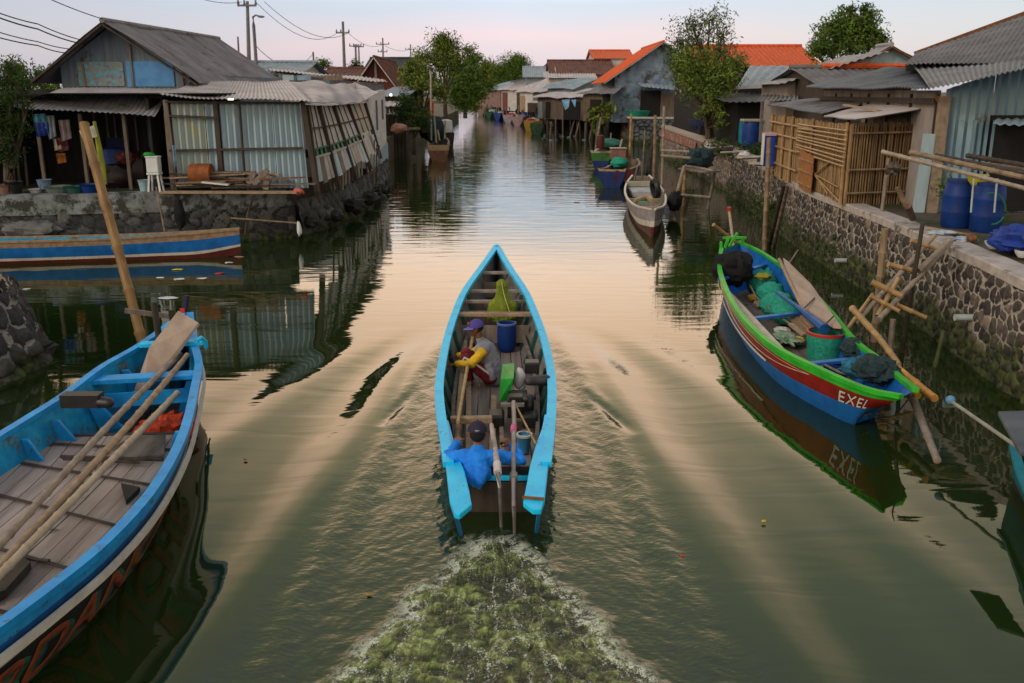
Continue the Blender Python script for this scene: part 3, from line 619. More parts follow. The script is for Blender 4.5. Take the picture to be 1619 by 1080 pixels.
        for v in bm.verts:
            fx = (v.co.x-x0)/(x1-x0); fy = (v.co.y-y0)/(y1-y0)
            v.co = s.pt(side, u0+(u1-u0)*fx, t1+(t0-t1)*fy, off)-base
        ext = bmesh.ops.solidify(bm, geom=bm.faces[:], thickness=.004)
        bm.to_mesh(me); bm.free(); me.materials.clear(); me.materials.append(mat); o = bpy.data.objects.new(name, me); COL.objects.link(o); o.parent = parent; WL[o.name] = base.copy(); return o

# ---------------------------------------------------------------- 1. the cyan boat under way, mid river
mb_ = thing('longtail_boat', (-.15, 13, 0), 'long bright cyan-edged wooden boat motoring up the middle of the river with people aboard', 'boat')
ML = [((781, 393), (788, 391), 1.1), ((761, 424), (806, 424), .95), ((734, 462), (831, 462), .8), ((719, 496), (846.5, 496), .68), ((706, 536), (861, 536), .58), ((696, 584), (872, 584), .52), ((692, 620), (875, 620), .5), ((695, 663), (874, 663), .5), ((702, 708), (870, 708), .5), ((706, 738), (866, 738), .5)]
sts = []
for i, (l_, r_, z) in enumerate(ML):
    a, b_ = on(*l_, z), on(*r_, z)
    if i == 0: a = V((-.345, 19.5, 1.12)); b_ = V((-.305, 19.5, 1.12))
    fb = [.3, .3, .42, .52, .6, .64, .66, .66, .64, .62][i]; zk = [.30, -.02, -.14, -.18, -.2, -.2, -.2, -.2, -.18, -.15][i]; sh = [.0, .2, .25, .15, 0, 0, 0, 0, 0, 0][i]
    sts.append((a.x, a.y, b_.x, b_.y, z, fb, zk, sh))
H1 = Hull(sts)
H1.build('hull', mb_, [(.25, 0), (1, 1)], [cyan_paint, navy, void, inner_grey], capm=2)
for sd in (-1, 1): H1.rail('gunwale', mb_, cyan_paint, sd, w=.115, h=.06, off=-.02, dz=.025)
uy = lambda Y: next(i/(300) for i in range(301) if H1.ctr(i/300).y <= Y)
H1.floor('floor_boards', mb_, wood_deck, lambda u: .05+.30*max(0, (.36-u)/.36)**1.5, .16, .99, plank=.17)
H1.ribs('rib', mb_, inner_green, [.22, .30, .40, .475, .545, .615, .685, .755], w=.13, h=.05)
MB().ball((-.33, 19.45, 1.13), (.05, .12, .045), 12, 8).build('stem_cap', cyan_paint, mb_, True)
for Y, dz, wd in ((15.25, -.02, .17),): H1.thwart('thwart', mb_, wood_tan, uy(Y), dz, wd, .05)
for Y in (17.85, 16.65, 16.05): H1.thwart('thwart', mb_, M('wood_pale', (.30, .26, .23), (.18, .15, .13), 8, bump=.2), uy(Y), -.07, .10, .05)
for Y in (15.12, 16.5, 15.95, 17.7):     # bulkhead boards under the forward thwarts
    u = uy(Y); a, b_ = H1.inner(-1, u, .3), H1.inner(1, u, .3); MB().bar(a+V((.02, 0, -.06)), b_+V((-.02, 0, -.06)), .03, .30, up=V((0, 0, 1))).build('bulkhead', wood_grey, mb_)
# cross beam behind the squatting man, in front of the helmsman
pb = [at(712, 664, 10.62), at(778, 663, 10.66)]
MB().bar(pb[0]+V((0, 0, 0)), pb[1], .10, .08, up=V((0, 0, 1))).build('cross_beam', wood_tan, mb_, bevel=.01)
# inner stringers
for sd in (-1, 1):
    MB().strip([H1.pt(sd, .34+.5*k/20, .42, -.13) for k in range(21)], .05, .06).build('stringer', wood_grey, mb_)
# transom bar and stern wings
tb = .38; MB().bar((-.50, 9.02, tb), (.25, 9.02, tb), .09, .05, up=V((0, 0, 1))).build('transom_bar', cyan_paint, mb_, bevel=.008)
MB().box((-.13, 9.0, .14), (.86, .05, .40)).build('transom_board', wood_dark, mb_)
def wing(outer, inner_, name):
    zt = .53; P = [on(x, y, zt) for x, y in outer]+[on(x, y, zt) for x, y in inner_[::-1]]
    return MB().prism([p-V((0, 0, .06)) for p in P], V((0, 0, .06))).build(name, cyan_paint, mb_, bevel=.012)
wing([(697, 664), (701, 700), (706, 745), (711, 790), (718, 811), (727, 813)], [(709, 664), (716, 690), (722, 712), (735, 745), (742, 775), (746, 797)], 'stern_deck')
wing([(873, 652), (871, 700), (866, 745), (861, 790), (856, 805), (842, 805)], [(861, 655), (857, 676), (848, 700), (838, 735), (832, 768), (827, 793)], 'stern_deck')
for (a, b_) in (((720, 812), (731, 834)), ((853, 806), (847, 829))):
    MB().bar(on(*a, .46), on(*b_, .02)+V((0, 0, -.15)), .035, .05, up=V((0, 1, 0))).build('stern_post', M('post_blue', (.02, .25, .62), (.02, .18, .5), 5, bump=0), mb_)
MB().strip([on(826, 786, .545), on(860, 789, .545)], .03, .02).build('worn_patch', rust, mb_)

# engine and long-tail shaft (things aboard)
def w3(px, py, z): return on(px, py, z)
en = thing('boat_engine', on(822, 640, .1), 'black boat motor with side silencer and long drive shaft near the stern', 'engine')
ec = on(818, 628, .45)
MB().box((ec.x, ec.y+.08, .33), (.26, .42, .26)).box((ec.x-.02, ec.y-.12, .42), (.18, .16, .2)).build('engine_block', metal_black, en, bevel=.015)
MB().lathe((ec.x+.16, ec.y+.02, .34), [(.05, -.06), (.13, -.05), (.14, -.02), (.14, .02), (.12, .04), (.04, .06)], 22, axis=V((1, 0, 0))).build('flywheel', metal_black, en, True)
q = at(841, 583, 12.35); MB().box((q.x, q.y, .60), (.20, .22, .16)).build('air_filter', metal_black, en, bevel=.02)
q0 = w3(836, 602, .55); q1 = w3(863, 601, .52); MB().cap(q0, q1, .065, .075, 14).build('silencer', M('silencer_m', (.10, .085, .09), (.05, .045, .05), 5, rough=.6, metal=.4), en, True)
MB().tube([w3(832, 600, .5), w3(828, 612, .44), w3(818, 622, .42)], .022, 8).build('exhaust_pipe', metal_grey, en, True)
MB().bar(w3(792, 640, .42), w3(829, 640, .42), .05, .05).build('engine_bracket', metal_grey, en, bevel=.005)
MB().tube([w3(812, 636, .50), w3(813, 668, .56), w3(812, 700, .60), w3(812, 760, .48), w3(812.5, 800, .30), w3(813, 862, -.12)], [.030, .026, .026, .022, .022, .018], 10).build('drive_shaft', M('shaft_m', (.30, .26, .25), (.2, .17, .16), 6, rough=.5, metal=.3), en, True)
MB().tube([w3(812, 674, .565), w3(812, 683, .58)], .036, 10).build('shaft_joint', M('pink_m', (.6, .12, .3), (.4, .08, .2), 5), en, True)
MB().tube([w3(812, 750, .50), w3(812, 758, .48)], .045, 10).build('shaft_collar', metal_grey, en, True)
for dx in (-.27, .16):
    q = w3(818, 662, .22); MB().box((q.x+dx, q.y, .22), (.20, .30, .18)).build('mounting_block', metal_black, en, bevel=.03)
# tiller pole: pale wood, from hands back past the transom, with dark lower blade shaft
ti = thing('steering_oar', w3(780, 700, .5), 'pale wooden tiller pole in the helmsman\'s hand with rod trailing astern', 'oar')
MB().tube([w3(777, 672, .52), w3(781, 698, .60), w3(786, 733, .62)], [.026, .028, .032], 9).build('handle', M('pale_wood', (.46, .38, .33), (.32, .25, .21), 6, bump=.1), ti, True)
MB().tube([w3(786, 732, .62), w3(787, 748, .58)], .042, 9).build('grip_block', M('pale_block', (.52, .50, .50), (.4, .38, .38), 5), ti, True)
MB().tube([w3(787, 747, .58), w3(790, 770, .45), w3(793, 850, -.12)], [.03, .02, .014], 8).build('rod', metal_grey, ti, True)
# green and white cover/jerrycan beside the engine
jc = thing('jerrycan', w3(805, 610, .4), 'green plastic sheet and white can propped against the boat engine', 'can')
g = w3(799, 592, .62)
def pillow(c, s, nz, seed, n=18): return MB().ball(c, s, n, 12, nz=nz, seed=seed, nsc=2.2)
mbx = MB(); top = [w3(794, 576, .66), w3(813, 574, .70), w3(812, 598, .66), w3(792, 600, .60)]; bot = [w3(790, 606, .3), w3(805, 606, .3), w3(805, 634, .30), w3(790, 634, .3)]
mbx.poly(top); [mbx.quad(top[k], top[(k+1) % 4], bot[(k+1) % 4]+V((0, 0, 0)), bot[k]) for k in range(4)]; mbx.poly(bot[::-1])
mbx.build('green_sheet', green_plastic, jc, bevel=.03)
q = w3(822, 592, .58); pillow((q.x-.01, q.y, .52), (.085, .12, .15), .12, 3).build('can_body', M('white_can', (.55, .52, .55), (.40, .38, .42), 4, rough=.5, bump=0), jc, True)
# barrel
bp = w3(801, 553, .08); br = thing('barrel', (bp.x, bp.y, .07), 'open-topped blue plastic barrel standing behind the cross seat of the cyan boat', 'barrel')
MB().lathe((bp.x, bp.y, .07), [(.12, 0), (.14, .02), (.158, .12), (.162, .25), (.158, .40), (.152, .47), (.145, .47), (.148, .38), (.15, .2), (.13, .04), (0.001, .03)], 28, cap=False).build('drum', blue_plastic, br, True)
MB().lathe((bp.x, bp.y, .07), [(.145, .455), (.166, .455), (.168, .485), (.145, .49)], 28, cap=False).build('rim', blue_rim, br, True)
# small bucket
bq = w3(829, 712, .1); bk = thing('bucket', (bq.x, bq.y, .08), 'small blue bucket with white rim beside the drive shaft at the stern', 'bucket')
MB().lathe((bq.x, bq.y, .08), [(.06, 0), (.088, .22), (.082, .22), (.055, .02), (.001, .02)], 20, cap=False).build('bucket_body', M('pale_blue_plastic', (.05, .26, .5), (.04, .2, .4), 4, rough=.4, bump=0), bk, True)
MB().lathe((bq.x, bq.y, .08), [(.082, .205), (.098, .205), (.098, .235), (.080, .235)], 20, cap=False).build('rim', white_plastic, bk, True)
MB().ball((bq.x, bq.y, .26), (.07, .07, .03), 12, 6, nz=.3).build('contents', M('scraps', (.55, .5, .4), (.3, .15, .1), 20, bump=.3), bk, True)
# poles lying aboard
solo('bamboo_pole', MB().bamboo(w3(747, 532, .42), w3(724, 668, .50), .028), bamboo_m, 'yellow bamboo pole lying along the left side of the cyan boat', 'pole', w3(735, 600, .4), smooth=True)
solo('wooden_pole', MB().tube([w3(736, 540, .30), w3(729, 600, .30), w3(722, 700, .26)], .035, 8), wood_tan, 'grey wooden pole beside the port ribs of the cyan boat', 'pole', w3(729, 600, .3), smooth=True)
solo('wooden_plank', MB().bar(w3(741, 590, .16), w3(741, 722, .14), .07, .03, up=V((0, 0, 1))), wood_tan, 'narrow pale plank lying on the boards left of the seated man in the cyan boat', 'plank', w3(741, 650, .15))
solo('wooden_plank', MB().bar(w3(781, 626, .14), w3(778, 720, .12), .07, .03, up=V((0, 0, 1))).bar(w3(792, 650, .16), w3(794, 720, .14), .05, .03, up=V((0, 0, 1))), wood_tan, 'narrow plank pair on the boards between the cross beam and the motor', 'plank', w3(781, 660, .15))
solo('bamboo_stick', MB().bamboo(w3(815, 640, .5), w3(846, 700, .56), .014), bamboo_m, 'thin bamboo stick leaning across the stern beside the small bucket', 'stick', w3(830, 670, .5), smooth=True)

# ---------------------------------------------------------------- 2. large blue boat, lower left
lb = thing('fishing_boat', (-4.5, 9, 0), 'large weathered blue wooden boat with lettering on its side, nearest on the left', 'boat')
GLz = .72
Lpts = [(222, 549), (160, 585), (100, 630), (40, 668), (-30, 712), (-130, 780), (-260, 870), (-420, 1000)]
Rpts = [(309, 545), (317, 578), (312, 615), (294, 690), (250, 775), (175, 862), (75, 945), (-60, 1045)]
zs = [.86, .80, .76, .73, .71, .70, .72, .78]
sts = []
for i, (l_, r_) in enumerate(zip(Lpts, Rpts)):
    a, b_ = on(*l_, zs[i]), on(*r_, zs[i]); sts.append([a.x, a.y, b_.x, b_.y, zs[i], [.35, .45, .55, .62, .66, .68, .66, .6][i], -.22, 0])
print('LBOAT', [[round(x, 2) for x in s_[:4]] for s_ in sts])
H2 = Hull([(-4.98, 13.55, -4.86, 13.62, 1.02, .3, -.1, 0)]+sts, th=.06)
H2.build('hull', lb, [(.10, 3), (.22, 1), (.30, 0), (.72, 2), (1, 4)], [white_paint, navy, black_paint, sky_paint, M('hull_wood', (.10, .075, .05), (.05, .04, .03), 6), teal_worn])
for sd in (-1, 1): H2.rail('gunwale', lb, sky_paint, sd, w=.10, h=.06, off=-.02, dz=.03)
H2.rail('rub_rail', lb, white_paint, 1, w=.035, h=.06, off=.035, dz=-.16)
H2.text('lettering', lb, M('letter_rust', (.30, .075, .03), (.18, .05, .025), 8, bump=0), 1, 'RDANCHR', .97, .47, .36, .74, shear=.3, bold=.025)
H2.text('letter_shadow', lb, M('letter_green', (.02, .13, .09), (.01, .06, .05), 8, bump=0), 1, 'RDANCHR', .96, .46, .39, .77, off=.003, shear=.3, bold=.03)
for (u0, u1, mt) in ((.60, .63, green_paint), (.63, .66, red_paint), (.40, .415, red_paint), (.385, .40, green_paint)):
    MB().strip([H2.pt(1, u0+(u1-u0)*k/4, .26, .006) for k in range(5)], .008, .075).build('paint_stripe', mt, lb)
# deck
def deckz(u): return .30
H2.floor('deck_boards', lb, wood_deckL, .40, .42, .99, plank=.19, gap=.010)
H2.floor('bilge_boards', lb, wood_dark, .05, .06, .43, plank=.2)
for u in (.47, .56, .66, .76, .86):
    t = (H2.st(u)[4]-.42)/(H2.st(u)[4]+.22); a, b_ = H2.pt(-1, u, t, -.10), H2.pt(1, u, t, -.10); MB().bar(a, b_, .04, .008, up=V((0, 0, 1))).build('batten', wood_dark, lb)
def knee(u, sd, wd=.05, reach=.32):
    a = H2.pt(sd, u, .10, -.08); b_ = H2.pt(sd, u, .55, -.08); C = H2.ctr(u); d = (C-a); d.z = 0; d.normalize(); al = (H2.ctr(u+.01)-H2.ctr(u-.01)).normalized()
    return MB().prism([a-al*wd/2, b_-al*wd/2, b_+d*reach-al*wd/2-V((0, 0, .02)), b_+d*reach*.75-al*wd/2+V((0, 0, .05)), a+d*.09-al*wd/2], al*wd).build('knee', sky_paint, lb, bevel=.008)
for u in (.21, .335, .445, .535): knee(u, -1)
for u in (.29, .47, .60): knee(u, 1, reach=.12)
H2.thwart('thwart', lb, sky_paint, .285, -.04, .24, .06); a, b_ = H2.inner(-1, .31, .25), H2.inner(1, .31, .25)
MB().bar(a, b_, .04, .18, up=V((0, 0, 1))).build('thwart_board', sky_paint, lb)
a, b_ = H2.inner(-1, .425, .5), H2.inner(1, .425, .5); MB().bar(a, b_, .05, .30, up=V((0, 0, 1))).build('bulkhead', wood_dark, lb)
fp = [H2.top(-1, 0), H2.top(-1, .08), H2.top(1, .08), H2.top(1, 0)]
MB().prism([p+V((0, 0, -.0)) for p in fp], V((0, 0, .035))).build('foredeck', sky_paint, lb, bevel=.008)
MB().bar(on(222, 545, .92), on(322, 541, .92), .16, .06, up=V((0, 0, 1))).build('bow_beam', cyan_paint, lb, bevel=.01)
def post(a, b_, r, mat, name): return MB().tube([a, b_], r, 10).build(name, mat, lb, True)
a = on(253, 545, .9); post(a, at(243, 478, a.y+.02), .045, wood_dark, 'mooring_post')
a = on(278, 540, .9); post(a, at(271, 490, a.y+.02), .045, wood_dark, 'mooring_post')
MB().bar(at(197, 491, 13.3), at(276, 501, 13.55), .05, .07, up=V((0, 0, 1))).build('bow_crossbar', wood_grey, lb)
a = at(290, 503, 13.7); b_ = at(295, 467, 13.75)
MB().bar(a, b_, .10, .07).build('stem_head', M('dark_navy', (.02, .025, .06), (.015, .018, .04), 5), lb, bevel=.01)
MB().bar(at(291, 515, 13.68), at(290, 487, 13.71), .115, .08).build('stem_band', red_plastic, lb, bevel=.01)
MB().tube([on(310, 540, 1.0), on(318, 534, 1.02), on(325, 540, .95), on(326, 550, .85)], .03, 8).build('bow_hook', cyan_paint, lb, True)
# cargo of the blue boat
z = GLz
solo('bamboo_pole', MB().bamboo(at(285, 561, 12.4), on(-60, 925, .82), .040, bend=.04), bamboo_grey, 'long grey bamboo pole, upper left of the pair laid over the blue boat', 'pole', on(150, 750, .8), 'poles lying over the blue boat', True)
solo('bamboo_pole', MB().bamboo(at(296, 562, 12.2), on(-60, 965, .80), .038, bend=-.03, r2=.042), wood_tan, 'long orange-brown pole, middle one of three laid over the blue boat', 'pole', on(150, 780, .8), 'poles lying over the blue boat', True)
solo('bamboo_pole', MB().bamboo(at(280, 622, 10.9), on(-50, 960, .88), .040, node=.30), M('bamboo_pale', (.42, .34, .24), (.28, .21, .14), 6, rough=.5, bump=.1, island=.1), 'knotted yellowish bamboo pole, shortest and nearest to the edge of the blue boat', 'pole', on(150, 800, .8), 'poles lying over the blue boat', True)
ld = [at(284, 494, 12.55), at(316, 513, 12.5), at(270, 577, 12.0), at(228, 624, 11.6), at(213, 625, 11.58), at(238, 553, 12.0)]
solo('oar_board', MB().prism([p for p in ld], V((-.01, -.02, .03))), M('wood_blade', (.44, .34, .27), (.32, .24, .19), 5, (1, 1, .3), bump=.2), 'broad tapered wooden board standing up at the bow of the blue boat', 'board', at(260, 560, 12.4))
bb = on(136, 640, .86)
pb_ = thing('engine_pump', bb, 'oily black cylinder lying on the blue seat of the left boat', 'engine part')
MB().bar(on(100, 632, .9), on(160, 632, .9), .17, .15).build('casing', metal_black, pb_, True); MB().cap(on(160, 636, .88), on(172, 637, .88), .07, .06, 12).build('nozzle', metal_black, pb_, True)
rn = on(252, 680, .2)
solo('fishing_net', MB().ball((rn.x+.02, rn.y+.05, .14), (.36, .50, .20), 32, 16, nz=.35, seed=4), red_net, 'heap of bright red netting beside the seat of the blue boat', 'net', (rn.x, rn.y, .1), smooth=True)
pn = [on(178, 712, .44), on(206, 695, .46), on(262, 690, .46), on(260, 722, .44), on(200, 728, .42)]
solo('engine_cover', MB().prism(pn, V((0, 0, .03))), M('grey_board', (.16, .14, .13), (.05, .045, .04), 5, (1, .3, 1), bump=.2), 'grey worn board lid next to the red net in the blue boat', 'board', pn[0])
solo('wooden_stick', MB().bar(on(96, 722, .48), on(258, 727, .48), .035, .03).bar(on(100, 726, .46), on(220, 732, .46), .025, .02), wood_dark, 'dark thin sticks laid across the hold of the blue boat', 'stick', on(150, 725, .48))
q = [on(190, 770, .42), on(192, 782, .46), on(218, 778, .46), on(202, 800, .42)]
solo('metal_bracket', MB().prism([on(192, 771, .415), on(200, 799, .415), on(222, 777, .415)], V((0, 0, .05))), black_paint, 'black triangular bracket on the deck near the right edge of the blue boat', 'bracket', q[0])
solo('wooden_rod', MB().tube([on(36, 883, .45), on(78, 886, .47)], .014, 7), wood_dark, 'short dark rod by the dark hatch in the blue boat', 'rod', on(50, 885, .45), smooth=True)
hb = [on(-20, 905, .425), on(28, 885, .425), on(50, 900, .425), on(10, 945, .425), on(-30, 960, .425)]
solo('wooden_block', MB().prism(hb, V((0, 0, .07))), wood_dark, 'dark wooden hatch block at the left picture edge in the blue boat', 'block', hb[0])
solo('wooden_bar', MB().bar(on(160, 600, .5), on(205, 622, .35), .05, .04), wood_dark, 'dark bar lying in the front hold of the blue boat', 'bar', on(180, 610, .4))

# ---------------------------------------------------------------- 3. green-edged boat on the right
gb = thing('fishing_boat', (4.8, 16, 0), 'bright green-edged red and blue boat with white lettering, loaded with nets', 'boat')
Gs = [((1140, 396), (1168, 384), 1.0, .35, -.05), ((1137, 425), (1205, 402), .82, .42, -.18), ((1148, 462), (1258, 440), .70, .55, -.2), ((1172, 503), (1308, 490), .62, .62, -.2), ((1222, 550), (1350, 540), .58, .66, -.2), ((1300, 590), (1392, 573), .60, .62, -.2), ((1368, 619), (1425, 602), .64, .5, -.10), ((1424, 631), (1448, 620), .70, .3, .0)]
sts = []
for l_, r_, z, fb, zk in Gs:
    a, b_ = on(*l_, z), on(*r_, z); sts.append((a.x, a.y, b_.x, b_.y, z, fb, zk, -.0))
sts[-1] = (*sts[-1][:7], -1.15); sts[-2] = (*sts[-2][:7], -.5); sts[-3] = (*sts[-3][:7], -.15)
print('GBOAT', [[round(x, 2) for x in s_[:5]] for s_ in sts])
H3 = Hull(sts)
H3.build('hull', gb, [(.10, 0), (.42, 1), (1, 2)], [lime, red_paint, royal, royal])
for sd in (-1, 1): H3.rail('gunwale', gb, lime, sd, w=.085, h=.055, off=-.01, dz=.03)
MB().prism([H3.pt(-1, u, .14, .008) for u in [.18+.5*k/12 for k in range(13)]]+[H3.pt(-1, u, .14+.19*math.sin((u-.18)/.5*math.pi), .010) for u in [.68-.5*k/12 for k in range(13)]], V((-.004, -.002, 0))).build('painted_panel', M('panel_white', (.55, .47, .38), (.4, .34, .26), 4, bump=.05), gb)
MB().strip([H3.pt(-1, .05+.2*k/8, .2, .007) for k in range(9)], .008, .12).build('painted_band', orange_paint, gb)
H3.rail('rub_stripe', gb, white_paint, -1, w=.012, h=.025, u0=.1, u1=.55, off=.004, dz=-.27)
H3.text('lettering', gb, white_paint, -1, 'EXEL', .775, .90, .165, .385, off=.008, bold=.0, font_gap=1.15)
H3.text('letter_shadow', gb, black_paint, -1, 'EXEL', .772, .897, .155, .375, off=.004, bold=.02, font_gap=1.15)
H3.floor('floor_boards', gb, wood_deck, .14, .14, .86, plank=.17)
H3.ribs('rib', gb, royal, [.2, .32, .44, .56, .68, .8], w=.06, h=.05)
for u in (.17, .40, .62): H3.thwart('thwart', gb, royal, u, -.14, .12, .05)
a = H3.top(-1, 0); 
for (x0, y0, x1, y1) in ((1146, 392, 1152, 375), (1153, 390, 1166, 368), (1172, 388, 1176, 374), (1140, 395, 1140, 382)): MB().bar(on(x0, y0, 1.0), at(x1, y1, on(x0, y0, 1.0).y), .06, .05).build('stem_rack', lime, gb)
MB().bar(on(1143, 376, 1.15), on(1180, 376, 1.15), .05, .05).build('stem_rack', lime, gb)
solo('bamboo_stick', MB().bamboo(at(1128, 355, 20.6), on(1170, 388, .9), .04), bamboo_m, 'short orange bamboo stick poking out of the green boat\'s far end', 'stick', on(1150, 375, 1), smooth=True)
pl = solo('flag_pole', MB().tube([on(1161, 398, .5), at(1153, 334, on(1161, 398, .5).y)], .035, 8), M('pale_pole', (.5, .42, .36), (.36, .3, .25), 6), 'pale upright pole with a red tip at the far end of the green boat', 'pole', on(1161, 398, .5), smooth=True)
q = at(1153, 334, on(1161, 398, .5).y); tp = MB().tube([q, q+V((-.01, 0, .1))], .05, 8).build('red_tip', red_plastic); tp.parent = pl; tp.location = -V(on(1161, 398, .5)) 
bc = on(1160, 415, .9)
solo('black_tarpaulin', MB().ball((bc.x, bc.y, .78), (.42, .40, .34), 28, 16, nz=.28, seed=8), black_cloth, 'black cloth bundle hung over the far end of the green boat', 'tarpaulin', bc, smooth=True)
bc2 = on(1146, 430, .7); WLb = MB().ball((bc2.x+.0, bc2.y, .60), (.14, .25, .26), 18, 10, nz=.3, seed=12).build('hanging_fold', black_cloth, None, True)
WLb.parent = bpy.data.objects['black_tarpaulin']; WLb.location = -V(bc)
tw = [((1205, 448), .30, .30, 'dark green-topped net bundle, farthest of the teal bundles in the green boat'), ((1224, 436), .34, .26, 'wide teal net bundle with a yellow tie beside the far seat of the green boat'), ((1219, 466), .28, .27, 'round teal net bundle second from the near end of the row in the green boat'), ((1232, 482), .33, .26, 'large round teal net bundle in the middle of the green boat'), ((1246, 494), .30, .20, 'low teal net bundle nearest to the loose firewood in the green boat')]
for i, (p, rr, hz, lab) in enumerate(tw):
    c_ = on(*p, .42); solo('net_bundle', MB().ball((c_.x, c_.y, .40), (rr*1.05, rr*1.15, hz), 24, 14, nz=.16, seed=20+i), net_teal, lab, 'net bundle', c_, 'teal net bundles in the green boat', True)
c_ = on(1207, 434, .7); solo('yellow_tie', MB().ball((c_.x, c_.y, .66), (.16, .12, .07), 16, 8, nz=.4, seed=3), M('mustard', (.32, .26, .03), (.15, .2, .03), 6), 'mustard cloth tie on top of the far net bundle', 'cloth', c_, smooth=True)
# plank hull piece (long board) and sticks
pk = [on(1238, 410, .84), on(1246, 416, .84), on(1282, 452, .78), on(1330, 520, .70), on(1318, 519, .70), on(1272, 489, .72), on(1243, 440, .78)]
solo('long_board', MB().prism(pk, V((0, 0, .035))), M('board_pink', (.44, .34, .27), (.32, .23, .18), 5, (1, .2, 1), bump=.15), 'long pale tapered board lying in the green boat against its right side', 'board', pk[0])
for a, b_ in (((1272, 487), (1288, 471)), ((1304, 514), (1318, 500))): solo('tie_cord', MB().bar(on(*a, .80), on(*b_, .80), .02, .015), black_paint, 'dark cord tied round the '+('upper' if a[0] < 1290 else 'lower')+' part of the pale board in the green boat', 'cord', on(*a, .8))
solo('brown_pole', MB().tube([on(1232, 410, .86), on(1250, 448, .80), on(1272, 492, .70)], .035, 8), wood_tan, 'brown pole leaning along the pale board in the green boat', 'pole', on(1250, 450, .8), smooth=True)
solo('driftwood_stick', MB().tube([on(1262, 395, 1.1), on(1240, 428, .7)], .018, 6), wood_grey, 'thin grey stick standing up above the pale board tip', 'stick', on(1240, 428, .7), smooth=True)
for i, (a, b_) in enumerate((((1250, 503), (1278, 528)), ((1258, 500), (1284, 524)), ((1268, 500), (1290, 522)), ((1249, 512), (1272, 530)), ((1226, 456), (1240, 462)))):
    solo('firewood', MB().bar(on(*a, .40+.04*i), on(*b_, .34+.03*i), .08, .04), wood_tan, ['leftmost stick of the firewood heap beside the teal basket', 'second firewood stick beside the teal basket', 'third firewood stick, topmost of the heap by the teal basket', 'lowest firewood stick by the teal basket', 'short driftwood piece on the large teal net bundle'][i], 'firewood', on(*a, .4), 'firewood in the green boat')
solo('oar', MB().tube([on(1228, 462, .72), on(1262, 486, .70), on(1304, 520, .62)], [.03, .04, .09], 8), navy, 'blue-bladed oar lying over the net bundles of the green boat', 'oar', on(1260, 485, .7), smooth=True)
kc = on(1303, 560, .2); bs = thing('fish_basket', (kc.x, kc.y, .14), 'round teal mesh basket with a red rim in the green boat', 'basket')
MB().lathe((kc.x, kc.y, .14), [(.27, 0), (.28, .10), (.275, .22), (.30, .30), (.29, .42), (.275, .42), (.27, .22), (.26, .03), (.001, .03)], 30, cap=False).build('mesh_side', net_teal, bs, True)
MB().lathe((kc.x, kc.y, .14), [(.272, .40), (.305, .40), (.308, .44), (.275, .445)], 30, cap=False).build('rim', red_plastic, bs, True)
c_ = on(1326, 575, .4); solo('blue_tub', MB().lathe((c_.x-.05, c_.y-.05, .15), [(.16, 0), (.19, .28), (.18, .28), (.15, .03), (.001, .03)], 20, cap=False), blue_plastic, 'dark blue tub between the teal basket and the black net', 'tub', c_, smooth=True)
c_ = on(1385, 586, .6); solo('black_net', MB().ball((c_.x, c_.y, .62), (.32, .38, .17), 28, 14, nz=.3, seed=31), net_dark, 'coiled black net at the near end of the green boat', 'net', c_, smooth=True)
c_ = on(1352, 553, .5); solo('dark_net', MB().ball((c_.x, c_.y, .5), (.2, .36, .15), 24, 12, nz=.35, seed=33), net_dark, 'narrow dark net heap between the basket and the coiled black net', 'net', c_, smooth=True)
c_ = on(1378, 572, .7); solo('blue_cloth', MB().ball((c_.x-.1, c_.y+.05, .60), (.3, .22, .13), 24, 12, nz=.4, seed=35), M('teal_cloth', (.02, .16, .24), (.01, .07, .12), 8), 'teal-blue cloth spread under the coiled black net', 'cloth', c_, smooth=True)
c_ = on(1322, 545, .3); solo('white_rags', MB().ball(on(1245, 535, .26), (.22, .34, .08), 24, 12, nz=.5, seed=36), M('rags', (.4, .42, .3), (.06, .2, .12), 9), 'pale crumpled rags in front of the teal basket', 'rags', on(1245, 535, .26), smooth=True)
# bamboo outriggers at the near end
solo('bamboo_pole', MB().bamboo(at(1348, 488, 14.6), at(1420, 578, 12.6), .055, bend=.05), bamboo_m, 'curved orange bamboo pole lying against the right gunwale of the green boat', 'pole', at(1380, 530, 13.6), smooth=True)
solo('bamboo_pole', MB().bamboo(at(1418, 583, 12.2), at(1478, 630, 11.1), .060), bamboo_orange, 'thick orange banded bamboo pole sticking out past the end of the green boat', 'pole', at(1450, 610, 11.7), smooth=True)
solo('bamboo_pole', MB().bamboo(at(1400, 592, 12.3), at(1452, 626, 11.4), .055), M('bamboo_yellow', (.62, .42, .04), (.4, .25, .03), 5, rough=.5, bump=.05), 'shorter yellow bamboo pole under the orange banded one', 'pole', at(1430, 610, 11.9), smooth=True)
solo('bamboo_pole', MB().bamboo(at(1440, 622, 11.8), on(1482, 728, .10), .055, node=.5), bamboo_grey, 'grey-tan bamboo pole slanting from the green boat\'s end down to the water', 'pole', at(1450, 650, 11.4), smooth=True)
solo('twig', MB().tube([on(1445, 620, .8), on(1418, 655, .1)], .010, 5), wood_grey, 'thin twig dangling at the near tip of the green boat', 'twig', on(1430, 640, .5))

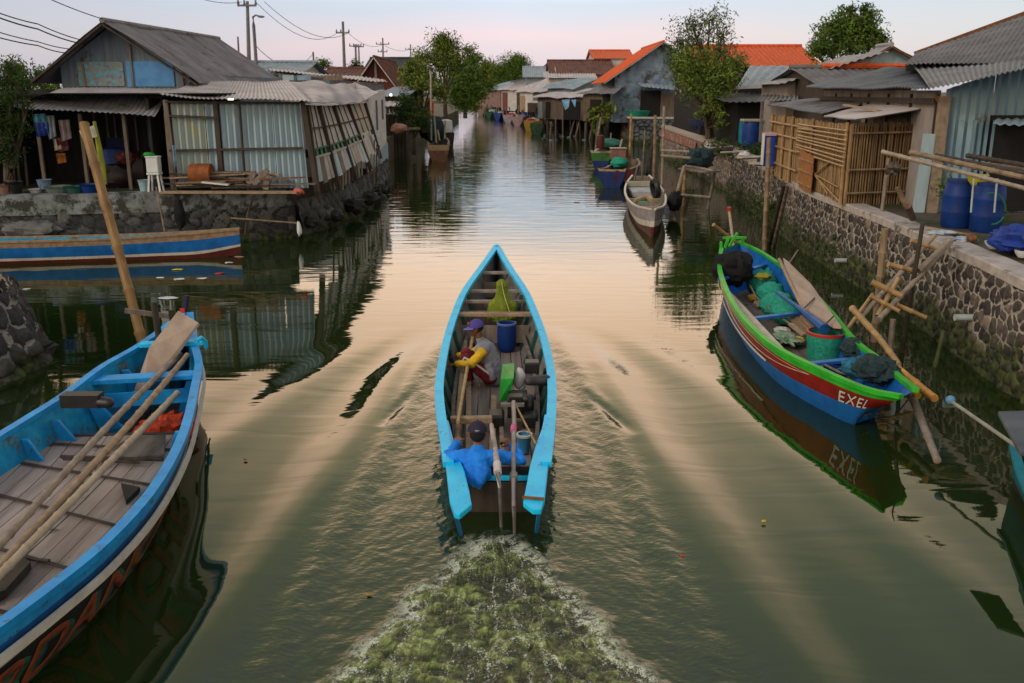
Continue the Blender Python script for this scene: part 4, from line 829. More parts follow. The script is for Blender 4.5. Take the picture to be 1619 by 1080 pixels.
# ---------------------------------------------------------------- 4. boats moored further up
def small_boat(name, label, L0, R0, L1, R1, zb, zs_, bands, mats, rail, n=6, keel=-.12, group=None, tip=.06, fb=.55, railw=.07, flat=False):
    """hull between a far end (L0,R0) and a near end (L1,R1), pointed at the near end when tip is small"""
    c0 = (V(L0)+V(R0))/2; c1 = (V(L1)+V(R1))/2; w0 = (V(R0)-V(L0)).length/2; w1 = (V(R1)-V(L1)).length/2
    d = c1-c0; d.z = 0; L = d.length; dn = d.normalized(); s_ = V((-dn.y, dn.x, 0)); sts = []
    if s_.x > 0: s_ = -s_
    for k in range(n+1):
        t = k/n; shp = math.sin(min(1, (t*.93+.07)*1.0)*math.pi)**.55; w_ = (w0+(w1-w0)*t)*shp; w_ = max(w_, tip)
        if k == n: w_ = w1*.88 if flat else max(tip, w1*tip*2)
        if flat and k == n-1: w_ = w1*.97
        c = c0+d*t; z = zs_+(zb-zs_)*abs(2*t-1)**2.4
        L_, R_ = c+s_*w_, c-s_*w_; sts.append((L_.x, L_.y, R_.x, R_.y, z, fb if 0 < k < n or (flat and k == n) else .35, keel if 0 < k < n else keel+.2, 0))
    b = thing(name, (c0.x/2+c1.x/2, c0.y/2+c1.y/2, 0), label, 'boat', group); h = Hull(sts, n=26)
    h.build('hull', b, bands, mats)
    for sd in (-1, 1): h.rail('gunwale', b, rail, sd, w=railw, h=.05, off=-.01, dz=.02, n=26)
    return b, h
# long blue boat moored under the left wall (side on)
b, h = small_boat('moored_boat', 'long low blue boat with a cream stripe moored side-on below the left stone wall', on(375, 372, .6)+V((0, .45, 0)), on(375, 372, .6)-V((0, .0, 0)), on(-220, 385, .6)+V((0, .6, 0)), on(-220, 385, .6)-V((0, .6, 0)), .72, .58, [(.18, 0), (.55, 1), (.68, 2), (1, 3)], [wood_tan, royal, white_paint, maroon, teal_worn], wood_tan, n=9)
h.floor('floor_boards', b, wood_grey, .2, .1, .9)
for u in (.2, .35, .5): h.thwart('thwart', b, wood_grey, u, -.08, .15, .04)
q = on(0, 352, .7); solo('red_cloth', MB().ball((q.x+.2, q.y+.3, .75), (.5, .3, .16), 16, 8, nz=.4), red_plastic, 'red cloth heap in the long blue boat at the left picture edge', 'cloth', q, smooth=True)
solo('grey_tarpaulin', MB().ball(on(42, 365, .6)+V((0, .2, 0)), (.8, .35, .25), 20, 10, nz=.35, seed=4), M('grey_tarp', (.14, .15, .15), (.07, .075, .08), 4), 'grey tarpaulin draped over the long blue boat near its left end', 'tarpaulin', on(42, 365, .6), smooth=True)
# white-grey boat with curved end (right, 1015,310)
b, h = small_boat('moored_boat', 'grey-white wooden boat with a pale deck box and pointed near end by the stakes', on(982, 280, .8), on(1044, 280, .8), on(1000, 340, .7), on(1064, 340, .7), .85, .62, [(.4, 0), (.6, 1), (1, 2)], [M('hull_lilac', (.34, .31, .34), (.2, .18, .2), 4), white_paint, maroon, wood_grey], white_paint, keel=-.2)
h.floor('floor_boards', b, wood_deck, .25, .1, .9); h.thwart('thwart', b, wood_tan, .5, -.1, .2, .05); h.thwart('thwart', b, wood_tan, .75, -.08, .3, .05)
q = on(1018, 300, .55); MB().box((q.x, q.y, .45), (1.1, 1.6, .25)).build('deck_box', M('box_grey', (.42, .45, .45), (.3, .32, .32), 3), b, bevel=.03)
MB().box((q.x-.02, q.y+.85, .7), (1.2, .12, .22)).build('box_lip', cream, b, bevel=.02)
c_ = on(1023, 320, .6); MB().box((c_.x, c_.y, .62), (.7, .5, .04), .2).build('green_board', M('pale_green', (.15, .36, .2), (.1, .25, .14), 4), b)
MB().tube([on(1003, 318, .65), on(1024, 312, .75), on(1032, 318, .7)], .1, 8).build('rope_coil', wood_tan, b, True)
for i, (a, b2) in enumerate((((1003, 285), (1008, 262)), ((1016, 285), (1014, 255)), ((1045, 318), (1052, 300)))): MB().tube([on(*a, .8), at(*b2, on(*a, .8).y)], .04, 7).build('upright', wood_grey, b)
c_ = on(1036, 300, .7); solo('tyre_fender', MB().lathe((c_.x, c_.y, .75), [(.22, -.08), (.34, -.1), (.40, 0), (.34, .1), (.22, .08), (.2, 0), (.22, -.08)], 18, axis=V((1, .2, .2)), cap=False), black_paint, 'black tyre fender standing on the right edge of the grey-white boat', 'tyre', c_, smooth=True)
# blue/red boat (970-1000, 265-290)
b, h = small_boat('moored_boat', 'dark blue boat with a red flank and flat end moored behind the grey-white boat', on(978, 250, .9), on(1020, 250, .9), on(943, 273, .7), on(992, 273, .7), .85, .7, [(.12, 0), (1, 1)], [wood_tan, M('deep_blue', (.015, .035, .16), (.01, .02, .09), 4), wood_grey], wood_tan, tip=.2, keel=-.25, railw=.12, flat=True)
c_ = on(975, 268, .8); MB().box((c_.x+.35, c_.y-.6, .55), (.9, .05, .5)).build('red_panel', maroon, b)
c_ = on(979, 259, .8); solo('net_heap', MB().ball((c_.x, c_.y, .85), (.42, .45, .28), 18, 10, nz=.3, seed=2), net_teal, 'green net heap in the dark blue boat', 'net', c_, smooth=True)
c_ = on(977, 247, 1.1); solo('crate', MB().box((c_.x, c_.y, 1.2), (.75, .6, .55)), M('rusty_box', (.26, .13, .10), (.15, .08, .07), 4), 'rust-brown crate with a pale lid standing in the dark blue boat', 'crate', c_, bevel=.03)
solo('tarp_lid', MB().box((c_.x, c_.y, 1.51), (.85, .7, .05)), cream, 'pale lid lying on the rust-brown crate', 'lid', c_, bevel=.02)
# green boat (935-960, 240-262)
b, h = small_boat('moored_boat', 'green boat with a dark blue bottom, farthest of the three along the right bank stakes', on(950, 230, 1), on(985, 230, 1), on(932, 243, .9), on(968, 243, .9), 1.05, .85, [(.12, 0), (.45, 1), (1, 2)], [cream, green_hull, M('deep_blue', (.015, .035, .16)), wood_grey], cream, tip=.2, keel=-.25, railw=.14, flat=True)
c_ = on(965, 232, 1.2); solo('net_heap', MB().ball((c_.x, c_.y, 1.35), (.8, .7, .3), 18, 10, nz=.3, seed=5), M('net_mid', (.03, .16, .12), (.02, .08, .07), 12, bump=.6), 'teal net heap in the farthest green boat by the stakes', 'net', c_, smooth=True)
c_ = on(949, 232, 1.3); solo('red_can', MB().lathe((c_.x, c_.y, 1.2), [(.22, 0), (.24, .4), (.2, .7), (.08, .75)], 14), maroon, 'dark red fuel can in the farthest green boat by the stakes', 'can', c_, smooth=True)
# left far boat (693,225) with mast
b, h = small_boat('moored_boat', 'brown wooden boat with masts and poles moored by the left mangroves', on(678, 215, .9), on(708, 215, .9), on(674, 233, .9), on(712, 233, .9), 1.05, .8, [(.25, 0), (1, 1)], [wood_tan, M('hull_rust', (.22, .10, .06), (.12, .06, .04), 3), wood_grey], wood_tan, tip=.2, keel=-.3, railw=.14, flat=True)
for a, z0, b2 in (((682, 222), 1, (681, 112)), ((690, 226), 1, (686, 180)), ((695, 222), 1, (692, 205)), ((703, 220), 1, (704, 190))): p = on(*a, z0); MB().tube([p, at(*b2, p.y)], .07, 6).build('mast', M('mast_pale', (.36, .36, .3), (.25, .24, .2), 4), b)
c_ = on(679, 198, 1.5); solo('orange_flag', MB().ball(at(679, 172, c_.y-8), (.35, .2, .8), 12, 8, nz=.3), M('flag_orange', (.7, .10, .03), (.5, .07, .02), 4), 'orange cloth flag on the left mangrove boat\'s mast', 'flag', at(679, 172, c_.y-8), smooth=True)
c_ = on(684, 215, 1.2); solo('black_bundle', MB().ball((c_.x, c_.y, 1.7), (.9, .8, .9), 16, 10, nz=.35), net_dark, 'dark net bundle piled in the brown left-bank boat', 'net', c_, smooth=True)
b, h = small_boat('moored_boat', 'dark boat with a white fuel tank just behind the brown boat on the left', on(700, 207, .9), on(716, 207, .9), on(703, 218, .9), on(721, 218, .9), 1.2, .9, [(1, 0)], [black_paint, wood_dark], black_paint, tip=.3, keel=-.3)
c_ = on(705, 203, 1.5); solo('white_tank', MB().lathe((c_.x, c_.y, 1.2), [(.5, 0), (.55, .5), (.5, .9), (.15, 1)], 14), white_plastic, 'white tank aboard the dark boat on the left', 'tank', c_, smooth=True)
# far boats on the right bank
FB = [((866, 196), .9, 'moss-green far boat with a tan bow ring below the stilt house', M('moss_hull', (.06, .12, .07), (.03, .06, .04), 3), (3.4, 2.4)), ((850, 186), .9, 'orange and yellow striped far boat left of the stilt house', orange_paint, (3.6, 1.9)),
      ((812, 183), .9, 'pinkish-grey far boat with seated figures mid row', M('pink_hull', (.36, .26, .27), (.24, .17, .18), 3), (6, 2.8)), ((790, 180), .9, 'pale lilac far boat between the blue tarp boat and the pinkish one', M('lilac_hull', (.33, .28, .33), (.2, .17, .2), 3), (5, 2.6)),
      ((773, 174), 1., 'blue far boat under a blue and white tarpaulin', tarp_blue, (6, 2.)), ((759, 173), 1., 'dark green far boat at the head of the right bank row', M('dkgreen', (.03, .09, .06), (.02, .05, .04), 3), (6, 2.)), ((755, 165), 1., 'grey far boat nearest to the river bend', wood_grey, (8, 2.4))]
for (px, z0, lab, mt, (Ln, Wd)) in FB:
    qx, qY = {866: (850, 99), 850: (836, 107), 812: (818, 124), 790: (803, 134), 773: (786, 146), 759: (772, 158), 755: (760, 176)}[px[0]]; d_ = ray(qx, 145); c_ = V((d_.x/d_.y*qY, qY, 0)); Ln = Ln*.7; a = c_+V((.35*Ln, Ln, 0)); e = c_
    b, h = small_boat('moored_boat', lab, a-V((Wd/2, 0, 0)), a+V((Wd/2, 0, 0)), e-V((Wd/2, 0, 0)), e+V((Wd/2, 0, 0)), 1.15, .8, [(1, 0)], [mt, wood_dark], wood_tan, group='boats moored along the far right bank', tip=.3, keel=-.3, railw=.16)
    c2_ = (a+e)/2; r3 = random.Random(px[0])
    k0 = px[0]; MB().ball((c2_.x, c2_.y, .9), (Wd*.34, Ln*.22, .55), 12, 8, nz=.5, seed=k0).build('cargo', [tarp_blue, net_dark, M('pale_cargo', (.5, .45, .45), (.3, .2, .2), 4), net_teal][k0 % 4], b, True)
    MB().box((c2_.x-Wd*.1, c2_.y-Ln*.3, 1.1), (Wd*.4, .6, .5), .3).build('crate', [orange_paint, white_paint, M('pale_cargo', (.5, .45, .45)), red_plastic][(k0//3) % 4], b); MB().tube([(c2_.x+Wd*.3, c2_.y-Ln*.2, .5), (c2_.x+Wd*.35, c2_.y-Ln*.2, 2.4)], .06, 6).build('pole', bamboo_grey, b)
for i, (px, py, r_, mt, lab) in enumerate(((1192, 470, .10, orange_paint, 'orange float beside the far net bundles in the green boat'), (1262, 538, .09, yellow_m, 'yellow float near the pale rags in the green boat'), (1238, 524, .12, white_paint, 'off-white sack piece left of the firewood in the green boat'), (1290, 528, .10, net_dark, 'small dark net ball in front of the red-rimmed basket'), (1206, 480, .13, wood_tan, 'tan coil at the foot of the large teal net bundle'), (1345, 570, .12, tarp_blue, 'royal blue cloth scrap behind the dark blue tub'))):
    c_ = on(px, py, .25); solo('boat_clutter', MB().ball(c_, (r_*1.3, r_, r_*.7), 14, 8, nz=.4, seed=i+40), mt, lab, 'gear', c_, smooth=True)
for i, pts_ in enumerate((((1180, 440), (1196, 470), (1230, 500), (1262, 520)), ((1300, 575), (1330, 590), (1362, 596), (1390, 606)))):
    solo('rope', MB().tube([on(x_, y_, .42+.03*(k_ % 2)) for k_, (x_, y_) in enumerate(pts_)], .018, 6), rope_m, ['tan rope trailing along the far floor of the green boat', 'tan rope lying by the coiled black net of the green boat'][i], 'rope', on(*pts_[0], .4), smooth=True)
# boat cut by the right picture edge
q = on(1600, 745, .3)
pg = [on(1577, 657, 1.0), on(1640, 655, 1.0), on(1680, 720, .95), on(1612, 722, .95)]
b = thing('moored_boat', on(1620, 720, 0), 'teal boat end with a slate-grey deck board cut by the right picture edge', 'boat')
sts = []
for (lx, ly), (rx, ry), z in (((1602, 708), (1650, 690), .5), ((1612, 745), (1700, 700), .42), ((1632, 790), (1750, 750), .4), ((1680, 860), (1810, 820), .4)):
    a, e = on(lx, ly, z), on(rx, ry, z); sts.append((a.x, a.y, e.x, e.y, z, .45, -.2, 0))
h = Hull(sts, n=16); h.build('hull', b, [(.5, 0), (1, 1)], [M('teal_hull', (.01, .13, .18), (.008, .08, .11), 4), black_paint, wood_dark])
for sd in (-1, 1): h.rail('gunwale', b, M('teal_rail', (.015, .22, .30), (.01, .14, .2), 4), sd, n=14)
MB().prism(pg, V((0, 0, .05))).build('deck_board', M('slate_board', (.10, .115, .14), (.06, .07, .085), 2, bump=.1), b, bevel=.01)
bp_ = thing('boat_pole', at(1510, 640, 10.6), 'thin grey pole with a light blue ball on its end at the lower right', 'pole')
MB().tube([at(1506, 636, 10.7), at(1619, 714, 9.2), at(1650, 735, 8.9)], .022, 8).build('shaft', M('pole_grey', (.30, .30, .27), (.2, .2, .17), 6), bp_, True)
MB().ball(at(1503, 633, 10.75), .06, 14, 10).build('ball_end', M('ball_blue', (.12, .28, .48), (.08, .2, .36), 4), bp_, True)
# ================================================================ people
skin = M('skin', (.20, .085, .045), (.15, .06, .032), 8, rough=.55, bump=.05)
skin_d = M('skin_dark', (.13, .055, .032), (.09, .038, .024), 8, rough=.55, bump=.05)
def organic(name, caps, mat, parent, xf, voxel=.010, smooth=3, balls=(), extra=None, wrinkle=0.):
    """union of tapered limbs and masses remeshed into ONE continuous surface"""
    mb = MB()
    for (a, b_, ra, rb) in caps: mb.cap(a, b_, ra, rb, 12)
    for (c, r, *rot) in balls: mb.ball(c, r, 16, 12, rot=rot[0] if rot else None)
    if extra: extra(mb)
    mb.v = [tuple(xf@V(p)) for p in mb.v]
    o = mb.build(name, mat, parent, 'all')
    rm = o.modifiers.new('r', 'REMESH'); rm.mode = 'VOXEL'; rm.voxel_size = voxel; rm.use_smooth_shade = True
    if smooth: sm = o.modifiers.new('s', 'SMOOTH'); sm.iterations = smooth; sm.factor = .5
    if wrinkle:
        tx = bpy.data.textures.get('folds') or bpy.data.textures.new('folds', 'CLOUDS'); tx.noise_scale = .085; tx.noise_depth = 2; dm = o.modifiers.new('w', 'DISPLACE'); dm.texture = tx; dm.strength = wrinkle; dm.mid_level = .5
    return o
def hand(w, d, palm, side, curl=.9, s=1.):
    """caps of palm, four curled fingers of unequal length and a thumb. w wrist, d pointing direction, palm = direction the palm faces"""
    d = V(d).normalized(); palm = V(palm).normalized(); palm = (palm-d*palm.dot(d)).normalized(); lat = d.cross(palm)*side; w = V(w); C = []
    for k, o_ in enumerate((-.030, -.010, .010, .030)): C.append((w+lat*o_*.6*s, w+d*.085*s+lat*o_*s, .015*s, .013*s))
    for o_, L in zip((-.031, -.010, .011, .031), (.060, .076, .082, .070)):
        b_ = w+d*.088*s+lat*o_*s; p1 = b_+(d*math.cos(curl*.5)+palm*math.sin(curl*.5))*L*.45*s; p2 = p1+(d*math.cos(curl*1.4)+palm*math.sin(curl*1.4))*L*.32*s; p3 = p2+(d*math.cos(curl*2.2)+palm*math.sin(curl*2.2))*L*.25*s
        C += [(b_, p1, .0095*s, .009*s), (p1, p2, .009*s, .0085*s), (p2, p3, .0085*s, .0075*s)]
    t0 = w+d*.03*s+lat*.030*s; t1 = t0+(lat*.8+d*.7+palm*.35).normalized()*.042*s; t2 = t1+(lat*.2+d*.9+palm*.7).normalized()*.032*s
    C += [(t0, t1, .013*s, .011*s), (t1, t2, .011*s, .009*s)]
    return C
def head(c, f, up, s=1.):
    """cranium, jaw, nose, ears, brow, lips, chin"""
    f = V(f).normalized(); up = V(up).normalized(); f = (f-up*f.dot(up)).normalized(); r = f.cross(up); c = V(c)
    P = lambda x, y, z: c+(r*x+f*y+up*z)*s
    C = [(P(0, -.018, .025), P(0, .018, .028), .083*s, .080*s), (P(0, .02, -.02), P(0, .030, -.085), .066*s, .036*s), (P(-.035, .01, -.03), P(-.022, .035, -.085), .04*s, .022*s), (P(.035, .01, -.03), P(.022, .035, -.085), .04*s, .022*s),
         (P(0, .092, .005), P(0, .108, -.032), .010*s, .015*s), (P(-.012, .098, -.036), P(.012, .098, -.036), .010*s, .010*s),
         (P(-.040, .080, .022), P(.040, .080, .022), .012*s, .012*s), (P(-.02, .086, -.060), P(.02, .086, -.060), .010*s, .010*s), (P(-.017, .083, -.073), P(.017, .083, -.073), .010*s, .010*s), (P(0, .070, -.10), P(0, .066, -.10), .02*s, .02*s),
         (P(-.082, -.006, .012), P(-.080, -.008, -.025), .015*s, .011*s), (P(.082, -.006, .012), P(.080, -.008, -.025), .015*s, .011*s)]
    return C, P
def eyes(P, parent, xf, s=1.):
    for x in (-.031, .031):
        MB().ball(xf@P(x, .082, 0), .0115*s, 10, 8).build('eye', M('eye_white', (.6, .58, .55), (.5, .48, .45), 3, bump=0), parent, True)
        MB().ball(xf@P(x*1.02, .0905, 0), .0052*s, 8, 6).build('iris', M('iris_dark', (.02, .012, .01), (.01, .01, .01), 3, bump=0), parent, True)
def cap_hat(P, xf, parent, crown, brim, front=1, patch=None):
    pr = []; mb = MB()
    for j in range(9):
        th = R(4+84*j/8); ring = []
        for i in range(24):
            a = 2*math.pi*i/24; ring.append(P(.094*math.sin(th)*math.cos(a), -.002+.104*math.sin(th)*math.sin(a), .030+.092*math.cos(th)))
        pr.append(ring)
    pr.append([P(.096*math.cos(2*math.pi*i/24), -.002+.106*math.sin(2*math.pi*i/24), .018) for i in range(24)])
    for rg in pr: mb.v += [tuple(xf@p) for p in rg]
    for j in range(len(pr)-1):
        for i in range(24): a = j*24+i; b_ = j*24+(i+1) % 24; mb.f.append((a, a+24, b_+24, b_)); mb.m.append(0)
    mb.f.append(tuple(range(24))); mb.m.append(0); o = mb.build('cap', crown, parent, True)
    b2 = MB(); n_ = 12; pt = []
    for i in range(n_+1):
        a = R(20+140*i/n_); pt.append((P(.092*math.cos(a), .0+.104*math.sin(a), .022), P(.098*math.cos(a), .005+(.104+.075*math.sin(R(180*i/n_)))*math.sin(a), .006-.0*i)))
    for i in range(n_):
        (a, b_), (c, d) = pt[i], pt[i+1]; u = P(0, 0, .006)-P(0, 0, 0)
        b2.quad(xf@a, xf@b_, xf@d, xf@c); b2.quad(xf@(a-u), xf@(c-u), xf@(d-u), xf@(b_-u)); b2.quad(xf@b_, xf@(b_-u), xf@(d-u), xf@d)
    br = b2.build('cap_brim', brim, parent, True)
    MB().ball(xf@P(0, 0, .124), .008, 8, 6).build('cap_button', brim, parent, True)
    return o
def frame(loc, rz): return Matrix.Translation(V(loc))@Matrix.Rotation(rz, 4, 'Z')

# --- man squatting in a grey shirt and red track trousers, facing left
o2 = on(776, 604, .10); xf = frame((o2.x+.02, o2.y+.02, .07), R(90))@Matrix.Scale(1.08, 4)
p2 = thing('person', (o2.x, o2.y, .07), 'man in purple cap, grey and yellow shirt and dark red striped trousers sitting in the boat facing left', 'person'); p2['label'] = 'man in purple cap, grey shirt with yellow sleeves and red trousers seated facing left'
hc = V((0, .21, .80)); HC, P = head(hc, (0, 1, -.25), (0, .15, 1))
legs = lambda s_, g=0: [((s_*.09, .02, .12), (s_*.14, .36, .40), .085+g, .058+g), ((s_*.14, .36, .40), (s_*.12, .33, .10), .056+g, .040+g)]
arm = lambda s_, g=0: [((s_*.18, .10, .54), (s_*.23, .27, .36), .050+g, .042+g), ((s_*.23, .27, .36), (s_*.20, .50, .34), .040+g, .030+g)]
body = HC+[((0, .15, .58), (0, .19, .72), .052, .050), ((0, 0, .12), (0, .03, .28), .13, .125), ((0, .03, .28), (0, .09, .46), .125, .135), ((-.14, .10, .53), (.14, .10, .53), .06, .06)]
for s_ in (-1, 1):
    body += legs(s_)+arm(s_)+[((s_*.12, .30, .06), (s_*.13, .50, .025), .038, .025), ((s_*.12, .28, .03), (s_*.12, .42, .02), .03, .03)]
    for t_ in range(5): body.append(((s_*(.10+.015*t_), .49-.008*t_, .02), (s_*(.10+.016*t_), .535-.012*t_, .015), .011, .009))
    body += hand((s_*.20, .50, .34), (-.05*s_, 1, -.25), (0, -.2, -1), s_, curl=.9)
organic('body', body, skin_d, p2, xf, .0085, 2); eyes(P, p2, xf)
MB().ball(xf@P(0, -.022, .02), (.088, .088, .09), 18, 12, rot=None).build('hair', black_cloth, p2, True)
grey_c = M('shirt_grey', (.22, .23, .28), (.15, .155, .19), 7, rough=.85, bump=.35, dist=.04); yel_c = M('sleeve_yellow', (.62, .40, .015), (.44, .27, .01), 7, rough=.85, bump=.3, dist=.04); red_c = M('trouser_red', (.17, .012, .022), (.10, .008, .014), 7, rough=.85, bump=.3, dist=.04)
organic('shirt', [((0, -.02, .10), (0, .02, .28), .155, .15), ((0, .02, .28), (0, .09, .47), .15, .155), ((-.135, .095, .53), (.135, .095, .53), .078, .078), ((0, .14, .58), (0, .155, .63), .07, .062), ((-.15, .0, .14), (-.13, .04, .3), .06, .07), ((.15, .0, .14), (.13, .04, .3), .06, .07)]+[((s_*.17, .10, .54), (s_*.19, .15, .49), .066, .062) for s_ in (-1, 1)], grey_c, p2, xf, .011, 4, wrinkle=.035)
for s_ in (-1, 1): organic('sleeve', [((s_*.185, .12, .52), (s_*.235, .27, .36), .066, .062), ((s_*.235, .27, .36), (s_*.205, .47, .345), .060, .046)], yel_c, p2, xf, .010, 4, wrinkle=.035)
organic('trousers', [((0, -.01, .10), (0, .02, .17), .15, .13)]+legs(-1, .022)+legs(1, .022), red_c, p2, xf, .011, 4, wrinkle=.035)
for s_ in (-1, 1):
    pts = [(s_*.185, .04, .20), (s_*.205, .16, .30), (s_*.225, .30, .405), (s_*.222, .37, .44), (s_*.205, .40, .38), (s_*.185, .385, .26), (s_*.175, .37, .14)]
    MB().strip([xf@V(p) for p in pts], .012, .028, up=xf.to_3x3()@V((0, .6, 1))).build('side_stripe', M('stripe_grey', (.5, .5, .52), (.4, .4, .42), 4), p2, True)
cap_hat(P, xf, p2, M('cap_purple', (.07, .055, .30), (.05, .04, .2), 5), M('cap_brim_blue', (.10, .13, .45), (.07, .09, .3), 5))
MB().ball(xf@P(.0, .098, .07), (.018, .035, .028), 12, 8).build('cap_badge', red_plastic, p2, True)

# --- helmsman in blue, seen from behind
o3 = on(752, 757, .12); X3, Y3 = -.385, 9.20; xf = frame((X3+.02, Y3-.03, .04), R(0))@Matrix.Scale(1.12, 4)
p3 = thing('person', (X3, Y3, .05), 'helmsman in bright blue long-sleeved shirt and dark cap at the stern, seen from behind', 'person')
hc = V((.0, .03, .68)); HC, P = head(hc, (0, 1, -.1), (0, .25, 1))
larm = [((-.19, -.02, .46), (-.30, .12, .40), .052, .044), ((-.30, .12, .40), (-.20, .36, .46), .042, .030)]
rarm = [((.19, -.02, .46), (.40, .04, .40), .052, .044), ((.40, .04, .40), (.33, .30, .46), .042, .032)]
thigh = lambda s_, g=0: [((s_*.10, .02, .08), (s_*.16, .40, .26), .085+g, .058+g)]
body = HC+[((0, 0, .50), (0, .03, .60), .052, .050), ((0, .0, .08), (0, -.02, .25), .13, .13), ((0, -.02, .25), (0, -.02, .40), .13, .14), ((-.14, -.02, .45), (.14, -.02, .45), .062, .062)]+larm+rarm
for s_ in (-1, 1): body += thigh(s_)+[((s_*.16, .40, .26), (s_*.14, .62, .05), .052, .036), ((s_*.14, .62, .05), (s_*.15, .80, .03), .034, .022)]
body += [((.02, .60, .10), (.02, .66, .46), .045, .040)]
for s_ in (-1, 1):
    for t_ in range(5): body.append(((s_*(.125+.013*t_), .79-.006*t_, .025), (s_*(.125+.014*t_), .835-.01*t_, .02), .010, .008))
body = [c for c in body if not (c[2] == .045 and c[3] == .040)]
body += hand((-.20, .36, .46), (-.25, 1, .1), (.2, 0, -1), -1, curl=.8)+hand((.33, .30, .46), (-.85, .45, .3), (0, .3, -1), 1, curl=1.1)
organic('body', body, skin, p3, xf, .0085, 2); eyes(P, p3, xf)
MB().ball(xf@P(0, -.022, .005), (.087, .092, .10), 18, 12).build('hair', black_cloth, p3, True)
blue_c = M('shirt_blue', (.015, .25, .88), (.010, .16, .66), 6, rough=.85, bump=.4, dist=.05)
g = .020
organic('shirt', [((0, -.02, .20), (0, -.03, .40), .155, .155), ((-.145, -.02, .455), (.145, -.02, .455), .080, .080), ((0, -.0, .48), (0, .01, .53), .075, .064), ((-.05, -.15, .36), (-.05, -.24, .34), .10, .07), ((.04, -.17, .36), (.02, -.29, .33), .10, .06), ((-.05, -.24, .34), (-.02, -.28, .30), .05, .04)]
        + [(a, b_, ra+g, rb+g) for a, b_, ra, rb in (larm[0], rarm[0])]+[(larm[1][0], V(larm[1][0]).lerp(V(larm[1][1]), .88), .058, .044), (rarm[1][0], V(rarm[1][0]).lerp(V(rarm[1][1]), .88), .060, .046)], blue_c, p3, xf, .011, 4, wrinkle=.035)
organic('shorts', [((0, .0, .08), (0, .02, .12), .15, .14)]+[(a, V(a).lerp(V(b_), .85), ra+.02, .078) for s_ in (-1, 1) for a, b_, ra, rb in thigh(s_)], M('shorts_dark', (.05, .04, .05), (.03, .025, .03), 6), p3, xf, .012, 3)
dark_cap = M('cap_navy', (.022, .018, .045), (.014, .012, .03), 6)
cap_hat(P, xf, p3, dark_cap, dark_cap)
MB().strip([xf@P(.048*math.sin(a), -.109*math.cos(a)-.0, .034) for a in [R(-38+76*k/8) for k in range(9)]], .008, .016, up=V((0, -.3, 1))).build('cap_strap', M('strap_grey', (.28, .28, .32), (.2, .2, .24), 4), p3, True)

# --- woman in olive-green hijab, seen from behind, near the bow
o1 = on(792, 491, .45); xf = frame((-.17, 15.75, .20), 0)
p1 = thing('person', (-.17, 15.75, .20), 'woman in olive-green hijab sitting in the front of the boat, seen from behind', 'person')
HC, P = head(V((0, .05, .80)), (0, 1, -.1), (0, .1, 1))
body = HC+[((0, 0, .62), (0, .03, .72), .05, .05), ((0, 0, .14), (0, .0, .50), .13, .13), ((-.12, 0, .56), (.12, 0, .56), .06, .06)]
for s_ in (-1, 1): body += [((s_*.16, 0, .56), (s_*.22, .10, .34), .048, .042), ((s_*.22, .10, .34), (s_*.10, .30, .30), .040, .028), ((s_*.09, .0, .12), (s_*.12, .42, .16), .085, .06), ((s_*.12, .42, .16), (s_*.12, .46, .0), .05, .04), ((s_*.12, .46, .0), (s_*.12, .60, .0), .035, .03)]+hand((s_*.10, .30, .30), (-s_*.3, 1, -.4), (0, 0, -1), s_, .7)
organic('body', body, skin, p1, xf, .010, 2); eyes(P, p1, xf)
hij = M('hijab_green', (.20, .25, .018), (.10, .135, .012), 5, (1, 1, .35), rough=.85, bump=.5, dist=.06)
def folds(mb):
    for k in range(9):
        a = R(-80+20*k); mb.cap((.11*math.sin(a), -.10*math.cos(a)+.0, .60), (.24*math.sin(a), -.17*math.cos(a)+.0, .30), .020, .028, 8)
organic('hijab', [((0, .03, .845), (0, .05, .835), .112, .105), ((0, .03, .80), (0, .01, .62), .108, .135), ((0, .0, .62), (0, -.01, .48), .135, .185), ((0, -.01, .50), (0, -.01, .28), .18, .19), ((-.13, 0, .52), (.13, 0, .52), .095, .095), ((-.17, 0, .50), (-.20, .02, .30), .08, .08), ((.17, 0, .50), (.20, .02, .30), .08, .08)], hij, p1, xf, .012, 3, wrinkle=.035, extra=folds)
MB().strip([xf@V(p) for p in ((-.005, -.065, .93), (.0, -.085, .86), (.03, -.13, .72), (.075, -.185, .58), (.13, -.215, .42))], .014, .010, up=V((0, -1, .2))).build('hijab_fold', M('hijab_pale', (.42, .42, .16), (.3, .32, .1), 5), p1, True)
organic('dress', [((0, 0, .10), (0, 0, .34), .19, .18), ((-.10, .05, .14), (-.13, .44, .15), .10, .09), ((.10, .05, .14), (.13, .44, .15), .10, .09), ((-.13, .44, .14), (-.13, .47, .03), .08, .08), ((.13, .44, .14), (.13, .47, .03), .08, .08)], M('dress_dark', (.05, .055, .05), (.03, .035, .03), 5), p1, xf, .014, 3)
# ================================================================ buildings
UP = V((0, 0, 1))
def P3(px, py, Y): return at(px, py, Y)
def post(mb, a, b_, r=.06, w=None): mb.bar(a, b_, r*2, r*2, up=V((0, 1, 0)) if abs((V(b_)-V(a)).normalized().z) > .7 else None); return mb

